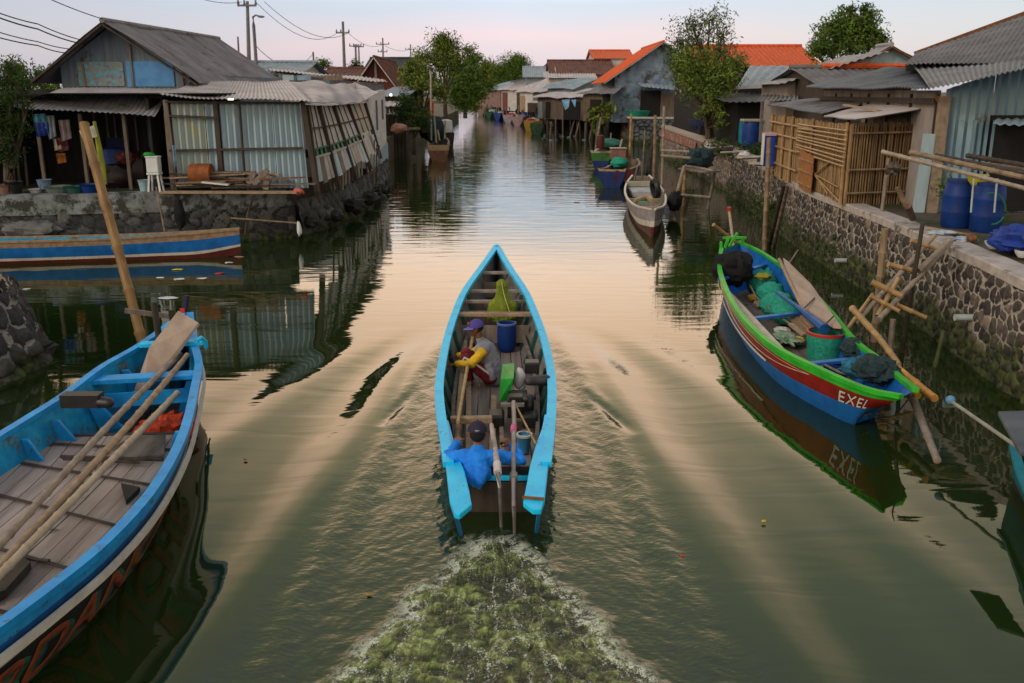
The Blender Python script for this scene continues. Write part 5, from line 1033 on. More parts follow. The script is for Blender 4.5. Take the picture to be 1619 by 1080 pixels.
# ---- left: gable house with tin porch, over the dark stone wall
gh = thing('gable_house', (-12.5, 31, LZ), 'dark-gabled house with blue painted boards under its grey roof, on the left bank', 'house')
Y = 31.; AP = P3(176, 36, Y); EL = P3(60, 131, Y); ER = P3(322, 129, Y)
bk = V((.0, 14.5, 0)); RB = V((P3(346, 62, 45.5).x, 45.5, AP.z+.0))
ridge_b = P3(346, 62, 44); er_b = V((ridge_b.x+(ER.x-AP.x), 44, ER.z)); el_b = V((ridge_b.x+(EL.x-AP.x), 44, EL.z))
f_ = V((0, -.7, 0))
MB().corr(AP+f_, ridge_b, er_b+V((.3, 0, -.1)), ER+f_+V((.1, 0, -.05)), .22, .022, .06, seed=1).build('roof', roof_grey, gh)
MB().corr(EL+f_, el_b, ridge_b, AP+f_, .22, .022, .06, seed=2).build('roof', roof_grey, gh)
MB().tube([AP+f_+V((0, 0, .03)), ridge_b+V((0, 0, .03))], .09, 8).build('ridge_cap', roof_grey, gh)
for a, b_ in ((EL, AP), (AP, ER)): MB().bar(a+f_+V((0, .05, -.10)), b_+f_+V((0, .05, -.10)), .05, .2, up=V((0, 1, 0))).build('verge_board', wood_dark, gh)
gz = P3(300, 137, Y).z
def gp(px, z, dy=0): q = P3(px, 130, Y); return V((q.x, Y+dy, z))
wl, wr = P3(98, 130, Y).x, P3(300, 130, Y).x
rzl = AP.z-(AP.z-EL.z)*(AP.x-wl)/(AP.x-EL.x)-.04; rzr = AP.z-(AP.z-ER.z)*(wr-AP.x)/(ER.x-AP.x)-.04
MB().prism([V((wl, Y, LZ)), V((wr, Y, LZ)), V((wr, Y, rzr)), V((AP.x+.02, Y, AP.z-.06)), V((wl, Y, rzl))], V((0, .08, 0))).prism([V((wl, Y+.08, LZ)), V((wl+.08, Y+.08, LZ)), V((wl+.08, Y+.08, rzl)), V((wl, Y+.08, rzl))], V((0, 12.5, 0))).prism([V((wr-.08, Y+.08, LZ)), V((wr, Y+.08, LZ)), V((wr, Y+.08, rzr)), V((wr-.08, Y+.08, rzr))], V((0, 12.5, 0))).build('wall', M('gable_boards', (.15, .20, .27), (.09, .12, .16), 2.5, (3, 1, .3), bump=.2, c3=(.06, .05, .045), s3=1.1, t3=.58), gh)
def flat(px0, py0, px1, py1, Y_, name, mat, parent, dy=-.02, th=.015):
    a, b_ = P3(px0, py0, Y_), P3(px1, py1, Y_); return MB().box(((a.x+b_.x)/2, Y_+dy-th/2, (a.z+b_.z)/2), (abs(b_.x-a.x), th, abs(a.z-b_.z))).build(name, mat, parent)
flat(199, 97, 277, 137, Y, 'blue_board', M('board_blue', (.10, .30, .62), (.07, .22, .50), 3, bump=.1, c3=(.14, .24, .38), s3=2, t3=.6), gh)
flat(122, 98, 198, 136, Y, 'peeling_board', M('board_peel', (.09, .40, .58), (.20, .13, .12), 9, bump=.2, c3=(.22, .24, .22), s3=5, t3=.5), gh)
for px, h_ in ((120, .75), (198, 1.5), (278, .8)): a = P3(px, 0, Y); MB().box((a.x, Y-.05, gz+h_/2-.05), (.06, .05, h_)).build('batten', wood_grey, gh)
# porch roofs in two courses
y0 = 27.2
A = P3(107, 139, 30.6); B = P3(295, 139, 30.6); C = P3(262, 153, 28.8); D = P3(62, 152, 28.8)
MB().corr(D, C, B, A, .15, .02, .04, seed=4).build('porch_roof', roof_light, gh)
A2 = P3(58, 151, 28.9); B2 = P3(262, 153, 28.9); C2 = P3(245, 185, y0); D2 = P3(16, 171, y0)
MB().corr(D2, C2, B2+V((0, 0, -.02)), A2+V((0, 0, -.02)), .15, .02, .10, seed=5).build('porch_roof', M('porch_tin', (.34, .33, .36), (.22, .21, .235), 1.5, (3, 1, 1), bump=.15, c3=(.13, .12, .12), s3=.9, t3=.57), gh)
for px in (57, 126, 195, 262):
    a = P3(px, 180, 27.6); MB().bar((a.x, 27.6, LZ), (a.x, 27.6, a.z), .09, .09, up=V((0, 1, 0))).build('porch_post', wood_grey, gh)
porch_shade = M('shade_boards', (.028, .03, .034), (.014, .015, .017), 4, (3, 1, .4), bump=.3)  # near-black colour stands in for the shade under the porch
MB().box((P3(130, 0, 30.7).x, 30.75, LZ+1.42), (9.2, .1, 2.9)).build('porch_wall', porch_shade, gh); MB().box((P3(10, 200, 28.6).x, 28.9, LZ+1.2), (.08, 3.6, 2.4)).build('shade_screen', porch_shade, gh); MB().box((P3(262, 200, 29).x, 29.2, LZ+1.3), (.08, 3.0, 2.6)).build('shade_screen', porch_shade, gh)  # dark panel and screens added to keep the porch interior in shade
MB().box((P3(140, 0, 29).x, 29., LZ+2.75), (8.2, 3.2, .03)).build('ceiling', porch_shade, gh)
for px in (150, 170, 182, 200, 215): a = P3(px, 200, 30.4); MB().box((a.x, 30.4, 2.7), (.05, .04, 2.0)).build('lattice', wood_grey, gh)
flat(232, 190, 255, 232, 29.6, 'blue_door', M('door_blue', (.03, .12, .25), (.02, .08, .18), 3), gh)
flat(168, 218, 204, 290, 30.3, 'doorway', M('door_navy', (.012, .03, .09), (.01, .02, .06), 3), gh)

# ---- left: pale blue tin shed leaning over the bank
sh = thing('tin_shed', (-8, 28, LZ), 'pale blue corrugated tin shed with dark timber frame at the river corner', 'shed')
Yf = 27.55; zb = LZ+.05
x0 = P3(268, 200, Yf).x; x1 = P3(478, 200, Yf).x
for k, (pa, pb2, mt) in enumerate(((268, 322, tin_yellow), (322, 345, tin_blue), (345, 378, tin_blue), (378, 430, tin_blue), (430, 474, tin_blue))):
    a, b_ = P3(pa, 160, Yf).x, P3(pb2, 160, Yf).x; zt = P3(pa, 162, Yf).z; ln = .12*(pb2 > 440)
    MB().corr((a+.01, Yf, zb), (b_+ln-.01, Yf, zb), (b_-.01, Yf, zt), (a+.01, Yf, zt), .18, .05, .01, seed=k).build('tin_panel', mt if k else M('tin_mix', (.33, .40, .38), (.30, .38, .40), 2, bump=.1, c3=(.40, .39, .16), s3=1.6, t3=.58), sh)
for px, ln in ((262, .05), (340, .02), (378, .0), (478, .28)):
    a = P3(px, 158, Yf-.06); MB().bar((a.x+ln, Yf-.08, zb-.1), (a.x, Yf-.08, a.z), .13 if px != 378 else .04, .10, up=V((0, 1, 0))).build('frame_post', wood_grey if px < 300 else wood_dark, sh)
for (a, b_) in (((268, 238), (478, 234)), ((268, 183), (342, 186)), ((262, 161), (482, 163))): MB().bar(P3(*a, Yf-.10), P3(*b_, Yf-.10), .06, .09, up=V((0, 1, 0))).build('rail', wood_dark, sh)
# river side wall of panels leaning outward, going back
sY = [27.6, 30.5, 33.6, 37.5, 42.5]; 
def side(px, py, Y_): return P3(px, py, Y_)
cols = [((482, 166), (500, 298), 28.0), ((502, 167), (533, 285), 30.0), ((525, 167), (560, 270), 32.6), ((548, 165), (584, 255), 36.), ((575, 163), (600, 240), 41.)]
wp = M('white_panel', (.48, .46, .46), (.36, .34, .34), 3, bump=.1, c3=(.26, .24, .22), s3=1.3, t3=.6)
for k in range(4):
    (t0, b0, Ya), (t1, b1, Yb) = cols[k], cols[k+1]; T0, B0, T1, B1 = side(*t0, Ya), side(*b0, Ya), side(*t1, Yb), side(*b1, Yb)
    M0, M1 = T0.lerp(B0, .53), T1.lerp(B1, .53); N0, N1 = T0.lerp(B0, .63), T1.lerp(B1, .63)
    MB().prism([T0, T1, M1, M0], V((-.05, .02, 0))).build('panel', wp if k != 3 else cream, sh)
    if k < 3:
        for j in range(4): a = M0.lerp(M1, j/4+.02); b_ = M0.lerp(M1, j/4+.13); c_ = N0.lerp(N1, j/4+.13); d_ = N0.lerp(N1, j/4+.02); MB().prism([a, b_, c_, d_], V((-.04, .02, 0))).build('green_slat', green_paint, sh)
        MB().bar(M0+V((.03, 0, 0)), M1+V((.03, 0, 0)), .04, .05).build('sill', green_paint, sh); MB().bar(N0+V((.03, 0, 0)), N1+V((.03, 0, 0)), .04, .06).build('sill', wp, sh)
        MB().prism([M0+V((-.15, .05, 0)), M1+V((-.15, .05, 0)), N1+V((-.15, .05, 0)), N0+V((-.15, .05, 0))], V((-.03, 0, 0))).build('window_gap', void, sh)
    
    for j in range(5): q0_, q1_ = N0.lerp(N1, j/5+.01), N0.lerp(N1, (j+.92)/5); e0, e1_ = B0.lerp(B1, j/5+rnd.uniform(-.03, .03)), B0.lerp(B1, (j+.9)/5+rnd.uniform(-.03, .03)); kk = rnd.uniform(.75, 1.0); MB().prism([q0_, q1_, q1_.lerp(e1_, kk), q0_.lerp(e0, kk)], V((rnd.uniform(-.06, -.02), .02, 0))).build('lower_panel', [wp, cream, wood_grey, tin_blue][rnd.randrange(4)], sh)
    for j in (.33, .66): MB().bar(T0.lerp(T1, j)+V((.03, -.02, 0)), M0.lerp(M1, j)+V((.03, -.02, 0)), .035, .035).build('muntin', wood_dark, sh)
    MB().bar(T0.lerp(B0, .28)+V((.03, 0, 0)), T1.lerp(B1, .28)+V((.03, 0, 0)), .035, .05).build('rail', wood_dark, sh)
for t0, b0, Ya in cols: T0, B0 = side(*t0, Ya), side(*b0, Ya); MB().bar(B0+V((.05, -.05, -.3)), T0+V((.05, -.05, 0)), .16, .14, up=V((0, 1, 0))).build('side_post', wood_dark, sh)
# shed roof
Fa = P3(252, 149, 27.1); Fb = P3(490, 163, 27.0); Fc = P3(575, 160, 37.5); Fd = P3(600, 146, 43); Ba = P3(302, 132, 31.0); Bb = P3(455, 127, 36.); Bc = P3(560, 134, 44)
MB().corr(Fa, Fb, Bb, Ba, .16, .020, .10, seed=11).build('roof', roof_light, sh)
MB().corr(Fb+V((-.05, -.0, .02)), Fc, Bc, Bb+V((-.1, 0, .02)), .18, .020, .14, seed=12).build('roof', roof_light, sh)
MB().corr(Fc, Fd, Bc+V((.1, .5, .05)), Bc+V((-.2, -.2, .03)), .2, .02, .1, seed=13).build('roof', roof_light, sh)
MB().box(P3(365, 157, 27.0), (.14, .10, .05)).build('lamp_tube', emis('lamp_glow', (1, .95, .85), 1.2), sh)
# sagging stakes and debris along the bank foot
for i in range(8, 34):
    t = i/34; px = 505+95*t+rnd.uniform(-6, 6); py = 300-62*t+rnd.uniform(-4, 12); Yq = 28.6+13*t
    a = P3(px, py, Yq); b_ = a+V((rnd.uniform(-.25, .25), -.1, rnd.uniform(.5, 1.3)))
    MB().bar(V((a.x, a.y, -.3)), b_, rnd.uniform(.04, .16), .04).build('bank_stake', [wood_grey, wp, wood_dark, cream][i % 4], sh)
# white-walled building beyond
ww = thing('white_house', (-7.6, 46, LZ), 'whitewashed building with pipe-marked wall and long low roof beyond the tin shed', 'house')
a, b_, c_ = P3(583, 160, 43.), P3(609, 160, 52.), P3(609, 225, 52.)
za, zt_ = .9, 4.15
MB().prism([V((a.x, 43, za)), V((b_.x, 52, za)), V((b_.x, 52, zt_+.25)), V((a.x, 43, zt_+.1))], V((-.15, .05, 0))).prism([V((a.x, 43, za)), V((a.x, 43, zt_)), V((a.x-6, 43, zt_)), V((a.x-6, 43, za))], V((0, .15, 0))).build('wall', white_wall, ww)
MB().corr((a.x+.05, 43.2, .15), (b_.x+.05, 52, .15), (b_.x+.05, 52, 1.6), (a.x+.05, 43.2, 1.3), .2, .03).build('blue_skirting', tin_blue, ww)
for t, h_ in ((.35, 1.4), (.72, 1.0)): q = V((a.x, 43, 0)).lerp(V((b_.x, 52, 0)), t); MB().tube([(q.x+.06, q.y, 3.9), (q.x+.06, q.y, 3.9-h_)], .05, 6).build('drain_pipe', pole_m, ww)
MB().corr(P3(428, 112, 50), P3(612, 130, 53), P3(609, 126, 60), P3(425, 108, 60), .25, .03, .1, seed=3).build('roof', roof_light, ww)
q0, q1 = P3(440, 116, 50.3), P3(606, 133, 53); MB().prism([q0, q1, V((q1.x, q1.y, 3.3)), V((q0.x, q0.y, 3.3))], V((0, .1, 0))).build('upper_wall', M('upper_mix', (.10, .14, .19), (.12, .06, .04), 1.0, bump=.2, c3=(.2, .3, .36), s3=.8, t3=.5), ww)
for i, (px, w_) in enumerate(((447, 18), (470, 22), (512, 30))): a = P3(px, 120, 50.3); flat(px, 119, px+w_, 127, 50.2, 'painted_board', [tin_blue, M('pale_blue_b', (.22, .34, .44), (.14, .24, .34), 3), wood_grey][i], ww, dy=-.05)

# ---- generic house
def hut(name, label, x0, x1, Y_, zb_, ze, zr, depth, ridge='x', wall=plaster, roof=roof_grey, over=.5, opens=(), rz=0., pitch=.3, group=None, cat='house', gable=None, ov_front=None, sag=.05, fb_=None, rot_c=None, steps=None):
    """ridge 'x': ridge runs left-right; 'y': gable faces the camera; 'm': lean-to falling to the front; 'r': lean-to falling to the left"""
    t = thing(name, ((x0+x1)/2, Y_, zb_), label, cat, group); cx = (x0+x1)/2; y1 = Y_+depth; of = over if ov_front is None else ov_front
    wb = MB(); tw = .12
    def q(x, y, z): return V((x, y, z))
    if ridge == 'y':
        for yy in (Y_, y1-tw): wb.prism([q(x0, yy, zb_), q(x1, yy, zb_), q(x1, yy, ze), q(cx, yy, zr-.06), q(x0, yy, ze)], V((0, tw, 0)))
        for xx in (x0, x1-tw): wb.prism([q(xx, Y_+tw, zb_), q(xx+tw, Y_+tw, zb_), q(xx+tw, Y_+tw, ze), q(xx, Y_+tw, ze)], V((0, depth-2*tw, 0)))
        s_ = (zr-ze)/(cx-x0); e = over*s_
        r1 = MB().corr(q(cx, Y_-of, zr), q(cx, y1+of, zr), q(x0-over, y1+of, ze-e), q(x0-over, Y_-of, ze-e), pitch, .03, sag, seed=1, steps=steps)
        r2 = MB().corr(q(x1+over, Y_-of, ze-e), q(x1+over, y1+of, ze-e), q(cx, y1+of, zr), q(cx, Y_-of, zr), pitch, .03, sag, seed=2, steps=steps)
        r1.build('roof', roof, t); r2.build('roof', roof, t); MB().tube([q(cx, Y_-of, zr+.03), q(cx, y1+of, zr+.03)], .1, 6).build('ridge_cap', roof, t)
        for sg in ((x0-over, ze-e), (x1+over, ze-e)): MB().bar(q(sg[0], Y_-of+.03, sg[1]-.08), q(cx, Y_-of+.03, zr-.08), .05, .18, up=V((0, 1, 0))).build('verge_board', VERGE.get(name, wood_grey), t)
    elif ridge == 'x':
        ym = (Y_+y1)/2; s_ = (zr-ze)/(ym-Y_); e = of*s_
        for xx in (x0, x1-tw): wb.prism([q(xx, Y_, zb_), q(xx, y1, zb_), q(xx, y1, ze), q(xx, ym, zr-.06), q(xx, Y_, ze)], V((tw, 0, 0)))
        for yy in (Y_, y1-tw): wb.prism([q(x0+tw, yy, zb_), q(x1-tw, yy, zb_), q(x1-tw, yy, ze), q(x0+tw, yy, ze)], V((0, tw, 0)))
        MB().corr(q(x0-over, Y_-of, ze-e), q(x1+over, Y_-of, ze-e), q(x1+over, ym, zr), q(x0-over, ym, zr), pitch, .03, sag, seed=3, steps=steps).build('roof', roof, t)
        MB().corr(q(x0-over, ym, zr), q(x1+over, ym, zr), q(x1+over, y1+of, ze-e), q(x0-over, y1+of, ze-e), pitch, .03, sag, seed=4).build('roof', roof, t)
        MB().tube([q(x0-over, ym, zr+.03), q(x1+over, ym, zr+.03)], .12, 6).build('ridge_cap', roof, t)
    else:
        if ridge == 'm': zz = {(x0, Y_): ze, (x1, Y_): ze, (x1, y1): zr, (x0, y1): zr}
        else: zz = {(x0, Y_): ze, (x1, Y_): zr, (x1, y1): zr, (x0, y1): ze}
        g = lambda x, y: q(x, y, zz[(x, y)]-.05)
        wb.prism([q(x0, Y_, zb_), q(x1, Y_, zb_), g(x1, Y_), g(x0, Y_)], V((0, tw, 0))).prism([q(x0, Y_+tw, zb_), q(x0, y1, zb_), g(x0, y1), V((x0, Y_+tw, g(x0, Y_).z+(g(x0, y1).z-g(x0, Y_).z)*tw/depth))], V((tw, 0, 0))).prism([q(x1-tw, Y_+tw, zb_), q(x1-tw, y1, zb_), V((x1-tw, y1, g(x1, y1).z)), V((x1-tw, Y_+tw, g(x1, Y_).z))], V((tw, 0, 0)))
        sx_ = (zr-ze)/(x1-x0) if ridge == 'r' else 0; sy_ = (zr-ze)/depth if ridge == 'm' else 0
        f2 = lambda x, y: V((x, y, ze+(x-x0)*sx_+(y-Y_)*sy_))
        MB().corr(f2(x0-over, Y_-of), f2(x1+over, Y_-of), f2(x1+over, y1+.2), f2(x0-over, y1+.2), pitch, .03, sag, seed=5).build('roof', roof, t)
    wb.build('wall', wall, t)
    for (kind, u0, u1, z0, z1, mt) in opens:      # on the front wall (u along x) or, kind ending in '_side', on the left wall (u along y)
        if kind.endswith('_side'):
            a = Y_+depth*u0; b_ = Y_+depth*u1; o = MB().box((x0-.03, (a+b_)/2, (z0+z1)/2), (.06, b_-a, z1-z0)).build(kind[:-5], mt, t)
        else:
            a = x0+(x1-x0)*u0; b_ = x0+(x1-x0)*u1; o = MB().box(((a+b_)/2, Y_-.03, (z0+z1)/2), (b_-a, .06, z1-z0)).build(kind, mt, t)
            if kind == 'window':
                fr = MB(); [fr.box(((a+b_)/2, Y_-.07, z), (b_-a+.1, .05, .07)) for z in (z0, z1)]; [fr.box((x, Y_-.072, (z0+z1)/2), (.07, .05, z1-z0+.07)) for x in (a, b_, (a+b_)/2)]
                f3 = fr.build('frame', wood_grey, t)
                f3.parent = o; f3.location = (0, 0, 0)
    return t
VERGE = {}
def X(px, Y_, z=3.): # world x of pixel column at distance Y_
    d = ray(px, 145); return d.x/d.y*Y_
def Zp(py, Y_): return at(810, py, Y_).z
VERGE['brick_house'] = white_paint
hut('brick_house', 'dark red brick gable house with pale barge boards behind the left-bank roofs', X(568, 75), X(622, 75), 75, LZ, Zp(128, 75), Zp(90, 75), 12, 'y', brick_red, tile_brown, over=.8, opens=(('pillar', .47, .53, LZ, Zp(96, 75), concrete),))
hut('dark_house', 'house with a black-green roof right behind the brick gable house', X(578, 92), X(648, 92), 92, LZ, Zp(118, 92), Zp(88, 92), 14, 'x', brick_red, M('roof_greenblack', (.04, .055, .055), (.025, .032, .032), 2), over=.5)
hut('tiled_house', 'low house with an old brown tiled roof left of the brick gable', X(513, 80), X(562, 80), 80, LZ, Zp(124, 80), Zp(106, 80), 9, 'x', brick_red, tile_brown, over=.5, steps=8)
hut('tin_house', 'grey-blue tin roof poking up behind the tin shed on the left', X(372, 58), X(470, 58), 58, LZ, Zp(117, 58), Zp(95, 58), 9, 'x', plaster, roof_blue, over=.4)
hut('riverside_hut', 'low hut with stacked pale eaves and a lit bulb beside the left mangroves', X(600, 64), X(636, 64), 64, .9, Zp(152, 64), Zp(136, 64), 10, 'm', wood_dark, roof_blue, over=.3, opens=(('window', .2, .7, 2.0, 3.2, void),))
hh = bpy.data.objects['riverside_hut']
MB().corr(P3(606, 168, 62.5), P3(642, 168, 62.5), P3(640, 160, 63.8), P3(606, 160, 63.8), .3, .03).build('awning', roof_light, hh); MB().corr(P3(608, 180, 62), P3(630, 182, 62), P3(630, 174, 63.8), P3(608, 173, 63.8), .3, .03).build('awning', roof_light, hh)
MB().ball(P3(618, 150, 62.5), .09, 8, 6).build('bulb', emis('bulb_glow', (1, .95, .9), 1.5), hh)
for k in range(7): px = 606+5.5*k; a = P3(px, 200, 62+k*.4); MB().bar((a.x, a.y, -.3), (a.x+.1, a.y, 3.3), .14, .14).build('stilt', wood_dark, hh)

# ---- right bank: blue tin house, gable end to the camera
th_ = thing('tin_house', (11, 22, RZ), 'large blue corrugated tin house with grey sheet roofs at the right picture edge', 'house')
Yg = 21.; xg0 = X(1492, Yg); xg1 = 18.
def roofz(x): return 4.22+(x-9.8)*.34
for k in range(5):
    a = xg0+.06+k*1.05; b_ = a+1.04; MB().corr((a, Yg, RZ), (b_, Yg, RZ), (b_, Yg, roofz(b_)+.22), (a, Yg, roofz(a)+.22), .19, .036, .012, seed=k).build('tin_panel', tin_blue2, th_)
MB().prism([V((xg0+5.3, Yg, RZ)), V((xg1, Yg, RZ)), V((xg1, Yg, roofz(xg1)+.1)), V((xg0+5.3, Yg, roofz(xg0+5.3)+.1))], V((0, .1, 0))).build('wall', tin_blue2, th_)
MB().bar((xg0, Yg-.08, RZ-.1), (xg0, Yg-.08, 4.2), .20, .18, up=V((0, 1, 0))).build('corner_post', M('post_tan', (.28, .22, .17), (.17, .13, .1), 5, bump=.2), th_)
MB().bar((xg0-.28, Yg-.04, RZ-.1), (xg0-.22, Yg-.04, 3.4), .26, .06, up=V((0, 1, 0))).build('white_plank', tin_blue, th_)
# river-side wall in grey tin
e1 = V((X(1303, 31), 31, 0)); s1 = V((xg0-.02, Yg+.1, 0))
for k in range(6):
    a, b_ = s1.lerp(e1, k/6), s1.lerp(e1, (k+.97)/6); MB().corr(V((a.x, a.y, RZ)), V((b_.x, b_.y, RZ)), V((b_.x, b_.y, 4.33)), V((a.x, a.y, 4.33)), .19, .034, .01, seed=k+9).build('tin_panel', M('tin_grey', (.27, .25, .25), (.17, .155, .15), 2, (1, 1, .4), bump=.1), th_)
    MB().bar(V((a.x-.06, a.y, RZ)), V((a.x-.06, a.y, 4.25)), .05, .06).build('stud', wood_dark, th_)
MB().bar(V((s1.x-.1, s1.y, 4.1)), V((e1.x-.1, e1.y, 4.1)), .06, .12).build('eave_beam', wood_dark, th_)
for a in ((1478, 155), (1486, 172)): pass
MB().bar(P3(1480, 152, 21.05), P3(1493, 172, 20.9), .06, .08).build('brace', wood_red, th_)
# roofs: lower sheet
F0 = P3(1274, 139, 30.5); F1 = P3(1478, 139, 20.8); F2 = V((xg1, 20.5, roofz(xg1)+.0)); 
lowF = [P3(1274, 138, 30.5), P3(1470, 139, 20.5), V((14.8, 20.3, roofz(14.8)))]
BK0 = P3(1398, 107, 34); BK1 = V((15.2, 31, roofz(15.2)+.15))
MB().corr(lowF[0], lowF[1], V((X(1455, 27)+.6, 27, 4.95)), BK0, .2, .024, .05, seed=21).build('lower_roof', M('roof_slate', (.20, .215, .235), (.12, .13, .145), 1.2, rough=.75, bump=.2, c3=(.08, .08, .085), s3=.9, t3=.58), th_)
MB().corr(lowF[1], P3(1680, 95, 18.6), P3(1700, 84, 27), P3(1440, 99, 28), .17, .022, .05, seed=22).build('lower_roof', bpy.data.materials['roof_slate'], th_)
MB().corr(P3(1430, 102, 26), P3(1690, 97, 22), P3(1760, -28, 32), P3(1448, 84, 33), .19, .022, .06, seed=23).build('upper_roof', M('roof_right', (.17, .175, .19), (.085, .085, .095), 1.2, rough=.8, bump=.25, c3=(.25, .24, .24), s3=1.1, t3=.62), th_)
MB().bar(P3(1446, 85, 33.05), P3(1760, -30, 32.05), .12, .14).build('verge_board', rust, th_)
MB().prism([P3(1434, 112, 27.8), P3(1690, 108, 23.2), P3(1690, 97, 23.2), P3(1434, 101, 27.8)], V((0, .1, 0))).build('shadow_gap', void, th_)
# awning and dark opening at right
MB().corr(P3(1570, 196, 19.6), P3(1660, 200, 19.6), P3(1660, 186, 20.9), P3(1575, 188, 20.9), .17, .02).build('awning', tin_blue, th_)
MB().box((X(1610, 20.9), 20.93, 2.75), (1.0, .08, 2.1)).build('door_opening', void, th_)
for k in range(4): a = X(1548+10*k, 20.9); MB().box((a, 20.9, 2.7), (.06, .05, 2.0)).build('door_slat', tin_blue2, th_)

# bamboo shed
bs_ = thing('bamboo_shed', (9.2, 25, RZ), 'golden bamboo-slat shed with a grey lean-to roof on top of the river wall', 'shed')
c0 = V((X(1352, 22.3)-.0, 22.3, RZ)); cL = V((X(1226, 31.2), 31.2, RZ)); cR = V((9.95, 22.6, RZ))
zt0 = 3.72
def slat_wall(a, b_, z0, z1, n_, name, mat, w=.05, horiz=False, jit=.012, lean=.02):
    mb = MB(); d = (b_-a); nn = V((-d.y, d.x, 0)).normalized(); 
    for k in range(n_):
        t = (k+.5)/n_
        if horiz: z = z0+(z1-z0)*t; mb.bamboo(V((a.x, a.y, z+rnd.uniform(-jit, jit)))+nn*rnd.uniform(0, .02), V((b_.x, b_.y, z+rnd.uniform(-jit*2, jit*2))), w*.5, n=6, node=.5)
        else:
            p = a.lerp(b_, t+rnd.uniform(-.2, .2)/n_); q = p+d.normalized()*rnd.uniform(-lean, lean); mb.tube([V((p.x, p.y, z0))+nn*rnd.uniform(0, .02), V((q.x, q.y, z1+rnd.uniform(-.04, .02)))], w*.5*rnd.uniform(.75, 1.1), 5)
    return mb.build(name, mat, bs_)
slat_wall(cL, c0, RZ, 3.55, 150, 'slat_wall', bamboo_weave, .052)
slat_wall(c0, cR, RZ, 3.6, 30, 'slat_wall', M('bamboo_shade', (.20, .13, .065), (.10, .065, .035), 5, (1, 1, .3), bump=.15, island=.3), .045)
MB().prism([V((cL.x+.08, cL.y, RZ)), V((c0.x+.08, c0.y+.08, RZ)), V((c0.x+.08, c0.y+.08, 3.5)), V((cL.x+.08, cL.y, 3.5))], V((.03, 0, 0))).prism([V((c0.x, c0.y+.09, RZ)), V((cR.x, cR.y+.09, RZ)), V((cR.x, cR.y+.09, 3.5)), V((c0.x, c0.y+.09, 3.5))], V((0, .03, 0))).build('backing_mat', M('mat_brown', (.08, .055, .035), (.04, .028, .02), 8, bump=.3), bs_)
out_ = V((-.07, -.0, 0))
def onl(t, z): p = cL.lerp(c0, t); return V((p.x, p.y, z))+out_
for z in (3.35, 3.0, 2.62, 2.1): MB().bamboo(onl(-.01, z), onl(.45 if z in (3.0, 2.1) else .62, z-.03), .04, n=7).build('cross_pole', bamboo_m, bs_, True)
for t in (.02, .22, .35, .62, .985): MB().bamboo(onl(t, RZ), onl(t, 3.6), .05, n=7).build('upright_pole', bamboo_m, bs_, True)
for k in range(9): MB().bamboo(onl(.45, 3.38-.09*k+rnd.uniform(-.02, .02))+out_*.6, onl(1.0, 3.40-.10*k+rnd.uniform(-.02, .02))+out_*.6, .028, n=6).build('window_pole', bamboo_m, bs_, True)
for (t0, z0, t1, z1) in ((.62, 2.35, .85, 1.8), (.85, 2.6, .60, 1.9), (.68, 2.15, .98, 1.72), (.60, 2.2, .95, 2.05)): MB().bamboo(onl(t0, z0), onl(t1, z1), .025, n=6).build('brace_pole', bamboo_m, bs_, True)
MB().prism([onl(.55, 1.7)+out_, onl(.70, 1.68)+out_, onl(.70, 2.62)+out_, onl(.52, 2.75)+out_], V((-.03, 0, 0))).build('door_flap', M('flap_orange', (.36, .15, .05), (.22, .09, .03), 7, bump=.2), bs_)
for z in (1.85, 2.2, 2.5): MB().bar(onl(.54, z)+out_*1.8, onl(.71, z-.02)+out_*1.8, .03, .05).build('flap_rail', bamboo_m, bs_)
for z in (3.35, 2.5, 1.95): MB().bamboo(V((c0.x, c0.y-.07, z)), V((cR.x, cR.y-.07, z+.03)), .03, n=6).build('cross_pole', bamboo_old, bs_, True)
R0 = P3(1212, 165, 32.0); R1 = P3(1352, 190, 21.8); R2 = P3(1472, 168, 22.2); R3 = V((10.5, 29.5, 4.1)); 
MB().corr(R0, P3(1300, 180, 25.5), V((10.0, 26.8, 4.02)), P3(1290, 155, 33), .17, .022, .05, seed=31).build('roof', roof_grey, bs_)
MB().corr(P3(1302, 183, 25.3), R1, R2, V((10.0, 26.2, 4.0)), .17, .022, .05, seed=32).build('roof', roof_light, bs_)
solo('wooden_plank', MB().bar(P3(1336, 166, 24.5), P3(1392, 176, 22.8), .14, .04), wood_tan, 'pale plank lying on the bamboo shed roof', 'plank', P3(1360, 170, 23.5))
q = V((c0.x-.2, c0.y+9.0, 0)); 
jb = thing('water_can', (X(1222, 30.6)-.05, 30.3, 2.0), 'tall blue plastic water can with a pink lid hanging at the bamboo shed\'s far corner', 'can')
jx = X(1222, 30.3); MB().box((jx, 30.3, 2.45), (.34, .30, .95)).build('can_body', M('can_blue', (.02, .07, .50), (.015, .05, .36), 4, rough=.35, bump=0), jb, bevel=.04)
MB().box((jx, 30.3, 2.98), (.42, .36, .10)).build('lid', M('lid_pink', (.55, .36, .42), (.42, .28, .34), 4), jb, bevel=.02); MB().box((jx-.22, 30.2, 2.5), (.05, .2, .95)).build('strap', white_plastic, jb, bevel=.01)

